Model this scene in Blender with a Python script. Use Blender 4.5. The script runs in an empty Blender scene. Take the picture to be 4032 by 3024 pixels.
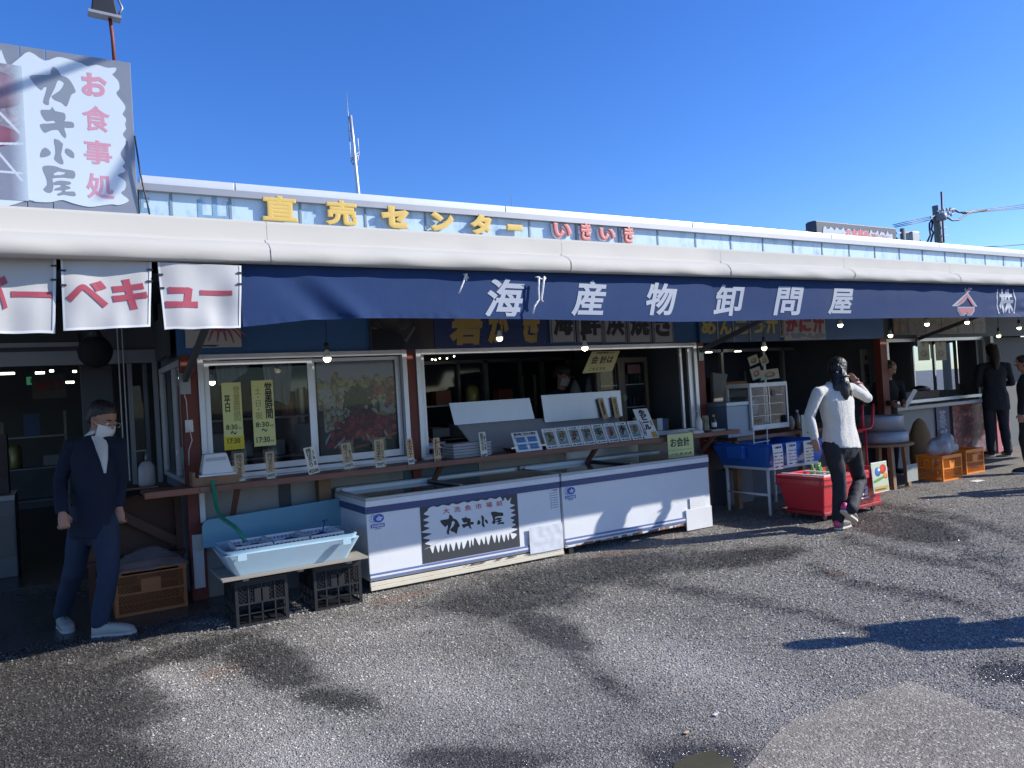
import bpy, bmesh, math, random
import numpy as np
from mathutils import Vector, Matrix, Euler, noise as mnoise
random.seed(7); rng = np.random.RandomState(7)
PI = math.pi; R = math.radians
scene = bpy.context.scene
C = scene.collection

# ---------------------------------------------------------------- camera
cam_d = bpy.data.cameras.new('camera'); cam = bpy.data.objects.new('camera', cam_d); C.objects.link(cam)
F = 1650.0*1.82278; CXP, CYP, CAMH = 2016.0, 1512.0, 1.52
_right = Vector((0.85775419, -0.51055966, -0.05988819)); _up = Vector((0.04546345, -0.04070068, 0.99813653)); _fwd = Vector((0.51204573, 0.85887851, 0.01169937))
_up = _right.cross(_fwd).normalized()
cam.matrix_world = Matrix(((_right.x, _up.x, -_fwd.x, 0), (_right.y, _up.y, -_fwd.y, 0), (_right.z, _up.z, -_fwd.z, CAMH), (0, 0, 0, 1)))
cam_d.sensor_width = 36; cam_d.lens = 36*F/4032.0; cam_d.clip_start = 0.05; cam_d.clip_end = 3000
scene.camera = cam

# ---------------------------------------------------------------- light
SUN_EL, SUN_AZ = R(29.5), R(117.8)
world = bpy.data.worlds.new('World'); scene.world = world; world.use_nodes = True
wn = world.node_tree; sky = wn.nodes.new('ShaderNodeTexSky'); sky.sky_type = 'NISHITA'; sky.sun_disc = False
sky.sun_elevation = SUN_EL; sky.sun_rotation = SUN_AZ; sky.air_density = 1.0; sky.dust_density = 0.3; sky.ozone_density = 6.0; sky.altitude = 0
hsv = wn.nodes.new('ShaderNodeHueSaturation'); hsv.inputs['Saturation'].default_value = 1.2; hsv.inputs['Hue'].default_value = .515; wn.links.new(sky.outputs[0], hsv.inputs['Color'])
wn.links.new(hsv.outputs[0], wn.nodes['Background'].inputs[0]); wn.nodes['Background'].inputs[1].default_value = 0.122
sun_d = bpy.data.lights.new('sun', 'SUN'); sun_d.energy = 3.9; sun_d.angle = R(0.53); sun_d.color = (1, .95, .88)
sun = bpy.data.objects.new('sun', sun_d); C.objects.link(sun)
_sd = Vector((-math.sin(SUN_AZ)*math.cos(SUN_EL), -math.cos(SUN_AZ)*math.cos(SUN_EL), -math.sin(SUN_EL)))
sun.rotation_euler = _sd.to_track_quat('-Z', 'Y').to_euler(); sun.location = (8, -4, 12)
scene.view_settings.view_transform = 'Standard'; scene.view_settings.look = 'None'
scene.view_settings.exposure = 0.82; scene.view_settings.gamma = 1.0; scene.view_settings.use_curve_mapping = False
scene.cycles.max_bounces = 6; scene.cycles.transparent_max_bounces = 10; scene.cycles.caustics_reflective = False; scene.cycles.caustics_refractive = False
scene.cycles.use_denoising = True

# ---------------------------------------------------------------- helpers
def ray(px, py): return _right*((px-CXP)/F) + _up*(-(py-CYP)/F) + _fwd
def P(px, py, Y):                     # the point of the plane y = Y seen at a position of the photograph
    d = ray(px, py); return Vector((0, 0, CAMH)) + d*(Y/d.y)
def PX(px, py, X):
    d = ray(px, py); return Vector((0, 0, CAMH)) + d*(X/d.x)
def G(px, py, z=0.0):
    d = ray(px, py); return Vector((0, 0, CAMH)) + d*((z-CAMH)/d.z)
def rect(xa, ya, xb, yb, Y):          # x0, x1, z0, z1 from top-left and bottom-right
    a = P(xa, ya, Y); b = P(xb, yb, Y); return a.x, b.x, b.z, a.z

_mats = {}
def mat(name, col, rough=.6, metal=0., var=.12, scale=6., bump=0., bscale=60., emit=0., alpha=1., spec=.5, coat=0., dirt=0., dirtcol=(.06, .05, .04), dscale=3., stretch=(1, 1, 1), sheen=0.):
    if name in _mats: return _mats[name]
    m = bpy.data.materials.new(name); m.use_nodes = True; nt = m.node_tree; N = nt.nodes; L = nt.links
    b = N['Principled BSDF']; b.inputs['Roughness'].default_value = rough; b.inputs['Metallic'].default_value = metal
    b.inputs['Specular IOR Level'].default_value = spec; b.inputs['Coat Weight'].default_value = coat
    if sheen: b.inputs['Sheen Weight'].default_value = sheen
    tc = N.new('ShaderNodeTexCoord'); mp = N.new('ShaderNodeMapping'); mp.inputs['Scale'].default_value = stretch
    L.new(tc.outputs['Object'], mp.inputs[0])
    n = N.new('ShaderNodeTexNoise'); n.inputs['Scale'].default_value = scale; n.inputs['Detail'].default_value = 6; n.inputs['Roughness'].default_value = .6
    L.new(mp.outputs[0], n.inputs['Vector'])
    mx = N.new('ShaderNodeMix'); mx.data_type = 'RGBA'
    c = Vector(col[:3]); mx.inputs[6].default_value = (*(c*(1-var)), 1); mx.inputs[7].default_value = (*[min(1, v) for v in c*(1+var)], 1)
    L.new(n.outputs['Fac'], mx.inputs[0]); out = mx.outputs[2]
    if dirt:
        n2 = N.new('ShaderNodeTexNoise'); n2.inputs['Scale'].default_value = dscale; n2.inputs['Detail'].default_value = 8; n2.inputs['Roughness'].default_value = .7
        L.new(mp.outputs[0], n2.inputs['Vector'])
        rp = N.new('ShaderNodeMapRange'); rp.inputs[1].default_value = .5; rp.inputs[2].default_value = .72; rp.inputs[4].default_value = dirt
        L.new(n2.outputs['Fac'], rp.inputs[0]); m2 = N.new('ShaderNodeMix'); m2.data_type = 'RGBA'; m2.inputs[7].default_value = (*dirtcol, 1)
        L.new(rp.outputs[0], m2.inputs[0]); L.new(out, m2.inputs[6]); out = m2.outputs[2]
    L.new(out, b.inputs['Base Color'])
    if bump:
        n3 = N.new('ShaderNodeTexNoise'); n3.inputs['Scale'].default_value = bscale; n3.inputs['Detail'].default_value = 4
        L.new(mp.outputs[0], n3.inputs['Vector']); bp = N.new('ShaderNodeBump'); bp.inputs['Strength'].default_value = bump; bp.inputs['Distance'].default_value = .01
        L.new(n3.outputs['Fac'], bp.inputs['Height']); L.new(bp.outputs[0], b.inputs['Normal'])
    if emit:
        b.inputs['Emission Color'].default_value = (*col[:3], 1); b.inputs['Emission Strength'].default_value = emit
    if alpha < 1: b.inputs['Alpha'].default_value = alpha
    _mats[name] = m; return m
def glass_mat(name, tint=(.8, .85, .88), clear=.75, rough=.02):
    m = bpy.data.materials.new(name); m.use_nodes = True; nt = m.node_tree; N = nt.nodes; L = nt.links
    for x in list(N):
        if x.type == 'BSDF_PRINCIPLED': N.remove(x)
    t = N.new('ShaderNodeBsdfTransparent'); t.inputs[0].default_value = (*[v*clear+.0 for v in tint], 1)
    g = N.new('ShaderNodeBsdfGlossy'); g.inputs['Roughness'].default_value = rough
    fr = N.new('ShaderNodeFresnel'); fr.inputs['IOR'].default_value = 1.24
    mx = N.new('ShaderNodeMixShader'); L.new(fr.outputs[0], mx.inputs[0]); L.new(t.outputs[0], mx.inputs[1]); L.new(g.outputs[0], mx.inputs[2])
    L.new(mx.outputs[0], N['Material Output'].inputs[0]); return m

class MB:
    def __init__(s): s.v = []; s.f = []; s.uv = {}; s.smooth = []
    def add(s, verts, faces, smooth=False):
        o = len(s.v); s.v += [tuple(v) for v in verts]; s.f += [tuple(i+o for i in f) for f in faces]; s.smooth += [smooth]*len(faces); return s
    def box(s, x0, x1, y0, y1, z0, z1):
        v = [(x, y, z) for x in (x0, x1) for y in (y0, y1) for z in (z0, z1)]
        return s.add(v, [(0, 1, 3, 2), (4, 6, 7, 5), (0, 4, 5, 1), (2, 3, 7, 6), (0, 2, 6, 4), (1, 5, 7, 3)])
    def hexa(s, b, t):                 # four bottom and four top corners, same order
        return s.add(list(b)+list(t), [(3, 2, 1, 0), (4, 5, 6, 7), (0, 1, 5, 4), (1, 2, 6, 5), (2, 3, 7, 6), (3, 0, 4, 7)])
    def bar(s, a, b, w, h=None, up=(0, 0, 1)):
        a = Vector(a); b = Vector(b); h = h or w; d = (b-a).normalized(); u = Vector(up)
        if abs(d.dot(u)) > .98: u = Vector((0, 1, 0))
        r = d.cross(u).normalized()*w/2; q = r.cross(d).normalized()*h/2
        return s.hexa([a-r-q, a+r-q, a+r+q, a-r+q], [b-r-q, b+r-q, b+r+q, b-r+q])
    def loft(s, rings, cap=True, smooth=True, closed=False):
        n = len(rings[0]); fs = []; m = len(rings)
        for i in range(m-1 if not closed else m):
            j = (i+1) % m
            for k in range(n): fs.append((i*n+k, i*n+(k+1) % n, j*n+(k+1) % n, j*n+k))
        s.add([p for r_ in rings for p in r_], fs, smooth)
        if cap and not closed:
            s.add(rings[0], [tuple(range(n))[::-1]]); s.add(rings[-1], [tuple(range(n))])
        return s
    def tube(s, pts, r, n=8, cap=True, smooth=True):
        pts = [Vector(p) for p in pts]; rr = r if isinstance(r, (list, tuple)) else [r]*len(pts); rings = []; prev = None
        for i, p in enumerate(pts):
            d = (pts[min(i+1, len(pts)-1)]-pts[max(i-1, 0)]).normalized()
            u = prev if prev is not None else (Vector((0, 0, 1)) if abs(d.z) < .9 else Vector((1, 0, 0)))
            a = (u-d*u.dot(d)).normalized(); prev = a; b = d.cross(a)
            rings.append([p+(a*math.cos(t)+b*math.sin(t))*rr[i] for t in [2*PI*k/n for k in range(n)]])
        return s.loft(rings, cap, smooth)
    def cyl(s, c, r, z0, z1, n=20, r2=None):
        c = Vector(c); return s.lathe(c, [(r, z0), (r2 if r2 is not None else r, z1)], n)
    def lathe(s, c, prof, n=20, cap=True, ry=1.0):
        c = Vector(c); rings = [[c+Vector((q*math.cos(2*PI*k/n), q*ry*math.sin(2*PI*k/n), z)) for k in range(n)] for q, z in prof]
        return s.loft(rings, cap, True)
    def prism(s, poly, y0, y1):        # outline in x, z extruded along y (front y0)
        n = len(poly); v = [(x, y0, z) for x, z in poly]+[(x, y1, z) for x, z in poly]
        return s.add(v, [tuple(range(n)), tuple(range(2*n-1, n-1, -1))]+[((k+1) % n, k, n+k, n+(k+1) % n) for k in range(n)])
    def ball(s, c, rx, ry=None, rz=None, n=12, m=8):
        ry = ry or rx; rz = rz or rx; c = Vector(c); rings = []
        for i in range(1, m):
            t = PI*i/m; rings.append([c+Vector((rx*math.sin(t)*math.cos(2*PI*k/n), ry*math.sin(t)*math.sin(2*PI*k/n), -rz*math.cos(t))) for k in range(n)])
        s.loft(rings, False); o = len(s.v)
        s.add([c-Vector((0, 0, rz))]+rings[0], [(0, (k+1) % n+1, k+1) for k in range(n)], True)
        s.add([c+Vector((0, 0, rz))]+rings[-1], [(0, k+1, (k+1) % n+1) for k in range(n)], True); return s
    def grid(s, fn, nu, nv, smooth=True):
        v = [fn(i/nu, j/nv) for j in range(nv+1) for i in range(nu+1)]
        return s.add(v, [(j*(nu+1)+i, j*(nu+1)+i+1, (j+1)*(nu+1)+i+1, (j+1)*(nu+1)+i) for j in range(nv) for i in range(nu)], smooth)
    def mesh(s, name):
        me = bpy.data.meshes.new(name); me.from_pydata(s.v, [], s.f)
        me.polygons.foreach_set('use_smooth', s.smooth); me.update(); return me
    def build(s, name, m, parent=None, label=None, cat=None, group=None, kind=None, bevel=0):
        me = s.mesh(name)
        if bevel or True:
            bm = bmesh.new(); bm.from_mesh(me); bmesh.ops.remove_doubles(bm, verts=bm.verts, dist=1e-5)
            bmesh.ops.recalc_face_normals(bm, faces=bm.faces)
            if bevel: bmesh.ops.bevel(bm, geom=[e for e in bm.edges if len(e.link_faces) == 2 and e.calc_face_angle(0) > .6], offset=bevel, segments=2, affect='EDGES', profile=.6)
            bm.to_mesh(me); bm.free()
        return link(name, me, m, parent, label, cat, group, kind)
def link(name, me, m, parent=None, label=None, cat=None, group=None, kind=None):
    o = bpy.data.objects.new(name, me); C.objects.link(o)
    if m is not None and not me.materials: me.materials.append(m)
    if parent is not None: o.parent = parent
    return tag(o, label, cat, group, kind)
def tag(o, label=None, cat=None, group=None, kind=None):
    if label: o['label'] = label
    if cat: o['category'] = cat
    if group: o['group'] = group
    if kind: o['kind'] = kind
    return o
def thing(name, label, cat, loc=(0, 0, 0), rot=(0, 0, 0), group=None):
    o = bpy.data.objects.new(name, None); C.objects.link(o); o.location = loc; o.rotation_euler = rot; o.empty_display_size = .1
    return tag(o, label, cat, group)
def copy_tree(o, loc=None, rot=None, label=None, parent=None):
    c = o.copy(); C.objects.link(c); c.parent = parent
    if loc is not None: c.location = loc
    if rot is not None: c.rotation_euler = rot
    if label: c['label'] = label
    for ch in [x for x in bpy.data.objects if x.parent == o]: copy_tree(ch, parent=c)
    return c
def text(s, x0, x1, z0, z1, y, m, parent, name='lettering', bold=0., shear=0., depth=.002, vert=False, res=2, label=None, cat=None):
    cu = bpy.data.curves.new(name, 'FONT'); cu.body = '\n'.join(s) if vert else s; cu.bevel_depth = bold; cu.bevel_resolution = 0; cu.extrude = .5; cu.resolution_u = res; cu.shear = shear
    if vert: cu.space_line = .82; cu.align_x = 'CENTER'
    o = bpy.data.objects.new(name, cu); me = bpy.data.meshes.new_from_object(o); bpy.data.objects.remove(o); bpy.data.curves.remove(cu)
    n = len(me.vertices); co = np.empty(n*3, np.float32); me.vertices.foreach_get('co', co); co = co.reshape(-1, 3)
    mn = co.min(0); mx = co.max(0); sz = np.maximum(mx-mn, 1e-6); u = (co-mn)/sz
    out = np.empty_like(co); out[:, 0] = x0+u[:, 0]*(x1-x0); out[:, 2] = z0+u[:, 1]*(z1-z0); hz = (co[:, 2]-(mn[2]+mx[2])/2); out[:, 1] = y-depth*np.where(hz > 0, .93+.07*(hz > .5+bold*.5), 0.)
    me.vertices.foreach_set('co', out.reshape(-1)); me.polygons.foreach_set('use_smooth', [False]*len(me.polygons)); me.update(); me.name = name
    me.materials.clear(); return link(name, me, m, parent, label, cat)

# painted prints -----------------------------------------------------------
class Img:
    def __init__(s, w, h, col): s.w, s.h = w, h; s.a = np.empty((h, w, 3)); s.a[:] = col; s.yy, s.xx = np.mgrid[0:h, 0:w]; s.yy = h-1-s.yy
    def ell(s, cx, cy, rx, ry, ang, col, shade=.5, edge=0., alpha=1.):   # 0..1 coordinates, y up
        m_ = max(rx, ry)*s.w+1; px, py = cx*s.w, s.h-1-cy*s.h
        i0, i1 = max(0, int(py-m_)), min(s.h, int(py+m_)+2); j0, j1 = max(0, int(px-m_)), min(s.w, int(px+m_)+2)
        if i0 >= i1 or j0 >= j1: return
        A = s.a[i0:i1, j0:j1]; x = s.xx[i0:i1, j0:j1]/s.w-cx; y = (s.yy[i0:i1, j0:j1]/s.h-cy)*s.h/s.w; c, q = math.cos(ang), math.sin(ang)
        u = (x*c+y*q)/rx; v = (-x*q+y*c)/ry; d = u*u+v*v; k = d < 1
        f = (1-shade*d+shade*.5*(v*c-u*q))[k][:, None]
        if edge: f = f*(1-edge*(d[k] > .8))[:, None]
        A[k] = A[k]*(1-alpha)+alpha*np.clip(np.array(col)*f, 0, 1)
    def line(s, x0, y0, x1, y1, w, col):
        n = int(max(abs(x1-x0), abs(y1-y0))*max(s.w, s.h)*1.5)+2
        for i in range(n):
            t = i/(n-1); s.ell(x0+(x1-x0)*t, y0+(y1-y0)*t, w, w, 0, col, 0)
    def box(s, x0, x1, y0, y1, col): s.a[(s.xx/s.w >= x0) & (s.xx/s.w < x1) & (s.yy/s.h >= y0) & (s.yy/s.h < y1)] = col
    def noise(s, amt): s.a = np.clip(s.a*(1+rng.normal(0, amt, (s.h, s.w, 1))), 0, 1)
    def mat(s, name, rough=.4, coat=0.):
        im = bpy.data.images.new(name, s.w, s.h); px = np.ones((s.h, s.w, 4), np.float32)
        px[:, :, :3] = s.a[::-1]; im.pixels.foreach_set(px.reshape(-1)); im.pack()
        m = bpy.data.materials.new(name); m.use_nodes = True; b = m.node_tree.nodes['Principled BSDF']; t = m.node_tree.nodes.new('ShaderNodeTexImage'); t.image = im
        m.node_tree.links.new(t.outputs[0], b.inputs['Base Color']); b.inputs['Roughness'].default_value = rough; b.inputs['Coat Weight'].default_value = coat
        return m
def densify(o, L=.04, it=4):            # split long edges so that flat lettering can follow cloth
    bm = bmesh.new(); bm.from_mesh(o.data); bmesh.ops.triangulate(bm, faces=bm.faces)
    for _ in range(it):
        es = [e for e in bm.edges if e.calc_length() > L]
        if not es: break
        bmesh.ops.subdivide_edges(bm, edges=es, cuts=1); bmesh.ops.triangulate(bm, faces=bm.faces)
    bm.to_mesh(o.data); bm.free(); return o
def picture(x0, x1, z0, z1, y, m, parent, name='printed_picture', corners=None, label=None, cat=None):
    me = bpy.data.meshes.new(name); v = corners or [(x0, y, z0), (x1, y, z0), (x1, y, z1), (x0, y, z1)]
    v = [Vector(p) for p in v]; nrm = (v[1]-v[0]).cross(v[3]-v[0]).normalized()*.003; bk = [p-nrm for p in v]
    me.from_pydata([tuple(p) for p in v+bk], [], [(0, 1, 2, 3), (7, 6, 5, 4), (0, 4, 5, 1), (1, 5, 6, 2), (2, 6, 7, 3), (3, 7, 4, 0)])
    uv = me.uv_layers.new(name='UVMap'); L = [(0, 0), (1, 0), (1, 1), (0, 1)]
    for p in me.polygons:
        for li in p.loop_indices: uv.data[li].uv = L[me.loops[li].vertex_index % 4]
    me.materials.append(m); return link(name, me, None, parent, label, cat)

# ---------------------------------------------------------------- materials
M_white = mat('white_painted_metal', (.72, .73, .74), .45, var=.06, dirt=.25, dirtcol=(.35, .32, .28))
M_alu = mat('aluminium_frame', (.58, .59, .62), .4, .55, var=.08, dirt=.25, dirtcol=(.22, .2, .18))
M_alud = mat('dull_aluminium', (.30, .31, .33), .5, .5, var=.12)
M_blue = mat('blue_facade_paint', (.035, .125, .30), .55, var=.18, scale=3, bump=.15, bscale=12, dirt=.25, dirtcol=(.03, .05, .08))
M_redpost = mat('red_brown_paint', (.16, .032, .022), .6, var=.25, scale=14, stretch=(1, 1, .2), bump=.3, dirt=.4, dirtcol=(.06, .03, .025))
M_wood = mat('reddish_wood', (.20, .085, .055), .55, var=.3, scale=18, stretch=(.15, 1, 1), bump=.3, bscale=40, dirt=.5, dirtcol=(.30, .22, .19), dscale=8)
M_woodr = mat('raw_timber', (.26, .15, .08), .7, var=.3, scale=16, stretch=(1, 1, .15), bump=.3)
M_dark = mat('dark_interior', (.045, .055, .09), .7, var=.3, scale=2)  # lens veil over the dark rooms is lifted into both interior colours
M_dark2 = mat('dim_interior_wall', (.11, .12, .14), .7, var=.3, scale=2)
M_black = mat('black_plastic', (.02, .021, .024), .45, var=.2)
M_steel = mat('stainless_steel', (.55, .56, .58), .28, .95, var=.08, scale=30, stretch=(.05, 1, 1), bump=.03, bscale=30)
M_galv = mat('galvanised_sheet', (.26, .25, .235), .5, .25, var=.3, scale=2.2, dirt=.7, dirtcol=(.09, .115, .15), dscale=2.2, bump=.1, bscale=4)
M_paint_black = mat('black_print', (.02, .02, .025), .5, var=.1)
M_ink = mat('marker_ink', (.012, .014, .02), .6, var=0.)
M_red = mat('red_print', (.45, .04, .05), .5, var=.1)
M_gold = mat('faded_gold_paint', (.58, .40, .10), .6, var=.12, scale=5, dirt=.2, dirtcol=(.4, .3, .1))
M_gold2 = mat('gold_print', (.42, .29, .08), .55, var=.15)
M_pink = mat('faded_red_letters', (.52, .17, .15), .5, var=.12)
M_paper = mat('white_paper', (.75, .75, .73), .7, var=.05)
M_yellow = mat('yellow_paper', (.74, .74, .33), .7, var=.08, scale=3)
M_yellow2 = mat('strong_yellow_paper', (.75, .62, .04), .7, var=.06)
M_kraft = mat('tan_card', (.64, .43, .25), .7, var=.08)
M_cream = mat('cream_card', (.72, .68, .56), .7, var=.06)
M_clear = glass_mat('clear_acrylic', (.97, .98, .99), .99)
M_glass = glass_mat('window_glass', (.90, .93, .95), .95)
M_blk_cord = mat('black_cable', (.015, .015, .017), .5)
M_bulb = mat('lit_bulb', (1., .93, .62), .4, emit=5.)
M_tube = mat('lit_tube', (.95, 1., .8), .4, emit=3.)
M_skin = mat('skin', (.38, .20, .14), .5, var=.1, scale=20)
M_hair = mat('black_hair', (.012, .011, .012), .42, var=.4, scale=60, stretch=(1, 1, .1), bump=.5, bscale=120)
# ================================================================ SETTING
def proj_np(x, y, z=0):
    q = np.stack([x, y, z*np.ones_like(x)-CAMH], -1); Mx = np.array([_right, _up, _fwd]); c = q@Mx.T
    d = np.maximum(c[..., 2], .05); return CXP+F*c[..., 0]/d, CYP-F*c[..., 1]/d, c[..., 2] > .2
xs = np.concatenate([[-500, -60, -15, -6], np.arange(-2.5, 16.001, .055), [20, 30, 60, 500]])
ys = np.concatenate([[-400, -50, -10, 0], np.arange(.9, 9.001, .055), [12, 20, 60, 600]])
gx, gy = np.meshgrid(xs, ys); u, v, ok = proj_np(gx, gy)
def ell(cx, cy, rx, ry, a=0, p=2.):
    c, s_ = math.cos(a), math.sin(a); X = (u-cx)*c+(v-cy)*s_; Y = -(u-cx)*s_+(v-cy)*c
    return np.exp(-((X/rx)**2+(Y/ry)**2)**(p/2)*1.2)
def streak(pts, w):
    m = np.zeros_like(u)
    for (a, b), (c, d) in zip(pts[:-1], pts[1:]):
        t = np.clip(((u-a)*(c-a)+(v-b)*(d-b))/((c-a)**2+(d-b)**2), 0, 1); D = np.hypot((u-a-t*(c-a)), (v-b-t*(d-b))*1.6); m = np.maximum(m, np.exp(-(D/(w*1.9))**2))
    return m
wet = np.zeros_like(u)
for e in [(120, 2760, 620, 190, .1), (150, 2480, 700, 190, -.12), (700, 2350, 500, 90, -.1), (250, 2980, 560, 190, .25), (1070, 2610, 260, 110, .35), (1330, 2760, 230, 55, .1), (620, 2600, 420, 45, -.25), (2180, 2490, 230, 70, .35), (2010, 2360, 330, 80, -.1), (2330, 2250, 500, 60, -.12),
          (2740, 2990, 260, 75, 0), (3560, 2080, 300, 60, .15), (1850, 3000, 400, 60, 0), (2900, 2200, 300, 40, -.1), (3980, 2650, 160, 50, 0)]:
    wet = np.maximum(wet, ell(*e, p=3.))
for e in [([(3430, 1985), (3750, 2040), (4060, 2120)], 26), ([(3330, 2120), (3560, 2190), (3800, 2230), (4060, 2330)], 24), ([(3200, 2240), (3400, 2310), (3700, 2350), (3950, 2450)], 22),
          ([(2500, 2290), (2800, 2345), (3200, 2430), (3400, 2480)], 26), ([(3800, 2200), (3950, 2210)], 30), ([(2150, 2480), (2320, 2640), (2480, 2760)], 35)]:
    wet = np.maximum(wet, .5*streak(*e))
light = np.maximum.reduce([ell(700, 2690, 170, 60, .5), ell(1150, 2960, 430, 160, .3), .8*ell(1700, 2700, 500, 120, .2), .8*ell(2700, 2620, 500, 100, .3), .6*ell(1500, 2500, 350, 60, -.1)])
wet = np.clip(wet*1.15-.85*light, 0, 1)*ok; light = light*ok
rust = np.maximum.reduce([ell(1590, 2350, 190, 22, -.18), ell(2430, 2180, 240, 14, -.16), ell(880, 2640, 200, 40, -.3)*.8, ell(3290, 2260, 50, 14), .8*ell(2650, 2110, 150, 12, -.15), .35*ell(1250, 3000, 300, 60)])*ok
me = bpy.data.meshes.new('ground'); ny, nx = gx.shape; idx = np.arange(nx*ny).reshape(ny, nx)
fz = np.stack([idx[:-1, :-1], idx[:-1, 1:], idx[1:, 1:], idx[1:, :-1]], -1).reshape(-1, 4)
me.from_pydata(np.stack([gx, gy, np.zeros_like(gx)], -1).reshape(-1, 3).tolist(), [], fz.tolist())
ca = me.color_attributes.new('stain', 'FLOAT_COLOR', 'POINT'); ca.data.foreach_set('color', np.stack([wet, light, rust, np.ones_like(wet)], -1).reshape(-1).astype(np.float32))
def asphalt(name, base, patch=False, dens=75.):
    m = bpy.data.materials.new(name); m.use_nodes = True; nt = m.node_tree; N = nt.nodes; L = nt.links; b = N['Principled BSDF']
    geo = N.new('ShaderNodeNewGeometry'); pos = geo.outputs['Position']
    def noise(sc, det=4, rough=.6, vec=pos):
        n = N.new('ShaderNodeTexNoise'); n.inputs['Scale'].default_value = sc; n.inputs['Detail'].default_value = det; n.inputs['Roughness'].default_value = rough; L.new(vec, n.inputs['Vector']); return n.outputs['Fac']
    def rng_(x, a, b_, c=0., d=1.):
        r = N.new('ShaderNodeMapRange'); r.inputs[1].default_value = a; r.inputs[2].default_value = b_; r.inputs[3].default_value = c; r.inputs[4].default_value = d; L.new(x, r.inputs[0]); return r.outputs[0]
    def mth(op, x, y):
        q = N.new('ShaderNodeMath'); q.operation = op
        for i, w in enumerate((x, y)):
            if isinstance(w, (int, float)): q.inputs[i].default_value = w
            else: L.new(w, q.inputs[i])
        return q.outputs[0]
    def mixc(f, a, c):
        q = N.new('ShaderNodeMix'); q.data_type = 'RGBA'
        if isinstance(f, (int, float)): q.inputs[0].default_value = f
        else: L.new(f, q.inputs[0])
        for i, w in ((6, a), (7, c)):
            if isinstance(w, tuple): q.inputs[i].default_value = (*w, 1)
            else: L.new(w, q.inputs[i])
        return q.outputs[2]
    vo = N.new('ShaderNodeTexVoronoi'); vo.inputs['Scale'].default_value = dens; L.new(pos, vo.inputs['Vector'])
    vo2 = N.new('ShaderNodeTexVoronoi'); vo2.inputs['Scale'].default_value = dens*2.3; L.new(pos, vo2.inputs['Vector'])
    sep = N.new('ShaderNodeSeparateColor'); L.new(vo.outputs['Color'], sep.inputs[0])
    at = N.new('ShaderNodeAttribute'); at.attribute_name = 'stain'; sa = N.new('ShaderNodeSeparateColor'); L.new(at.outputs['Color'], sa.inputs[0])
    big = noise(1.3, 5, .65); mid = noise(9, 5, .7); fine = noise(60, 3, .7)
    w = mth('ADD', sa.outputs[0], mth('MULTIPLY', mth('SUBTRACT', mid, .5), 1.5)); w = mth('ADD', w, mth('MULTIPLY', mth('SUBTRACT', big, .5), .7))
    wetf = rng_(w, .15, .75) if not patch else rng_(big, .9, 1.)
    k = mth('MULTIPLY', sep.outputs[0], sep.outputs[0])
    stone = mixc(k, tuple(c*.55 for c in base), tuple(min(1, c*1.9) for c in base))
    stone = mixc(rng_(vo.outputs['Distance'], .25, .62, 0, .75), stone, tuple(c*.32 for c in base))
    stone = mixc(mth('MULTIPLY', mid, .35), stone, tuple(c*1.1 for c in base))
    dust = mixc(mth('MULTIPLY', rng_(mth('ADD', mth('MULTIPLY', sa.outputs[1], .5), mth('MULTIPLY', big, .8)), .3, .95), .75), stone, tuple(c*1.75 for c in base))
    rst = mixc(mth('MULTIPLY', rng_(mth('ADD', sa.outputs[2], mth('MULTIPLY', mth('SUBTRACT', mid, .5), .8)), .3, .9), .55), dust, (.30, .13, .06))
    dk = mixc(1.0, rst, rst); mm = N.new('ShaderNodeMix'); mm.data_type = 'RGBA'; mm.blend_type = 'MULTIPLY'; mm.inputs[7].default_value = (.36, .36, .38, 1); L.new(rst, mm.inputs[6]); L.new(wetf, mm.inputs[0])
    L.new(mm.outputs[2], b.inputs['Base Color'])
    L.new(rng_(wetf, 0, 1, .78, .2), b.inputs['Roughness'])
    L.new(rng_(wetf, 0, 1, .35, .75), b.inputs['Specular IOR Level'])
    h = mth('ADD', mth('MULTIPLY', rng_(vo.outputs['Distance'], 0, .7, 1, 0), sep.outputs[1]), mth('MULTIPLY', rng_(vo2.outputs['Distance'], 0, .7, 1, 0), .35))
    h = mth('ADD', h, mth('MULTIPLY', fine, .3)); bp = N.new('ShaderNodeBump'); bp.inputs['Strength'].default_value = .9; bp.inputs['Distance'].default_value = .010 if not patch else .006
    L.new(h, bp.inputs['Height']); L.new(bp.outputs[0], b.inputs['Normal']); return m
link('ground', me, asphalt('asphalt', (.25, .235, .212)), kind='structure')
# pale worn repair patch and a shallow puddle in the foreground
pp = [G(3070, 2868), G(3240, 2790), G(3400, 2740), G(3583, 2688), G(3760, 2745), G(4040, 2850), G(4300, 2960), G(3800, 3100), G(2850, 3100), G(2970, 2990)]
def sheet(name, pts, z, m):
    b = MB(); n = 40*len(pts); out = []
    for i in range(n):
        t = i/40; a = pts[int(t) % len(pts)]; c = pts[(int(t)+1) % len(pts)]; p = a.lerp(c, t % 1); w = mnoise.noise(p*6)*.04+mnoise.noise(p*23)*.018
        out.append((p.x+w, p.y+w*.7, z))
    b.add(out, [tuple(range(n))]); o = b.build(name, m, kind='structure')
    if o.data.polygons[0].normal.z < 0: o.data.flip_normals()
    return o
sheet('repair_patch', pp, .004, asphalt('patch_asphalt', (.31, .28, .235), True, 70))
M_pud = mat('puddle_water', (.085, .08, .055), .10, var=.3, spec=.8)
sheet('puddle', [G(2660, 2998), G(2720, 2975), G(2800, 2972), G(2890, 3000), G(2910, 3080), G(2640, 3080)], .005, M_pud)

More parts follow.
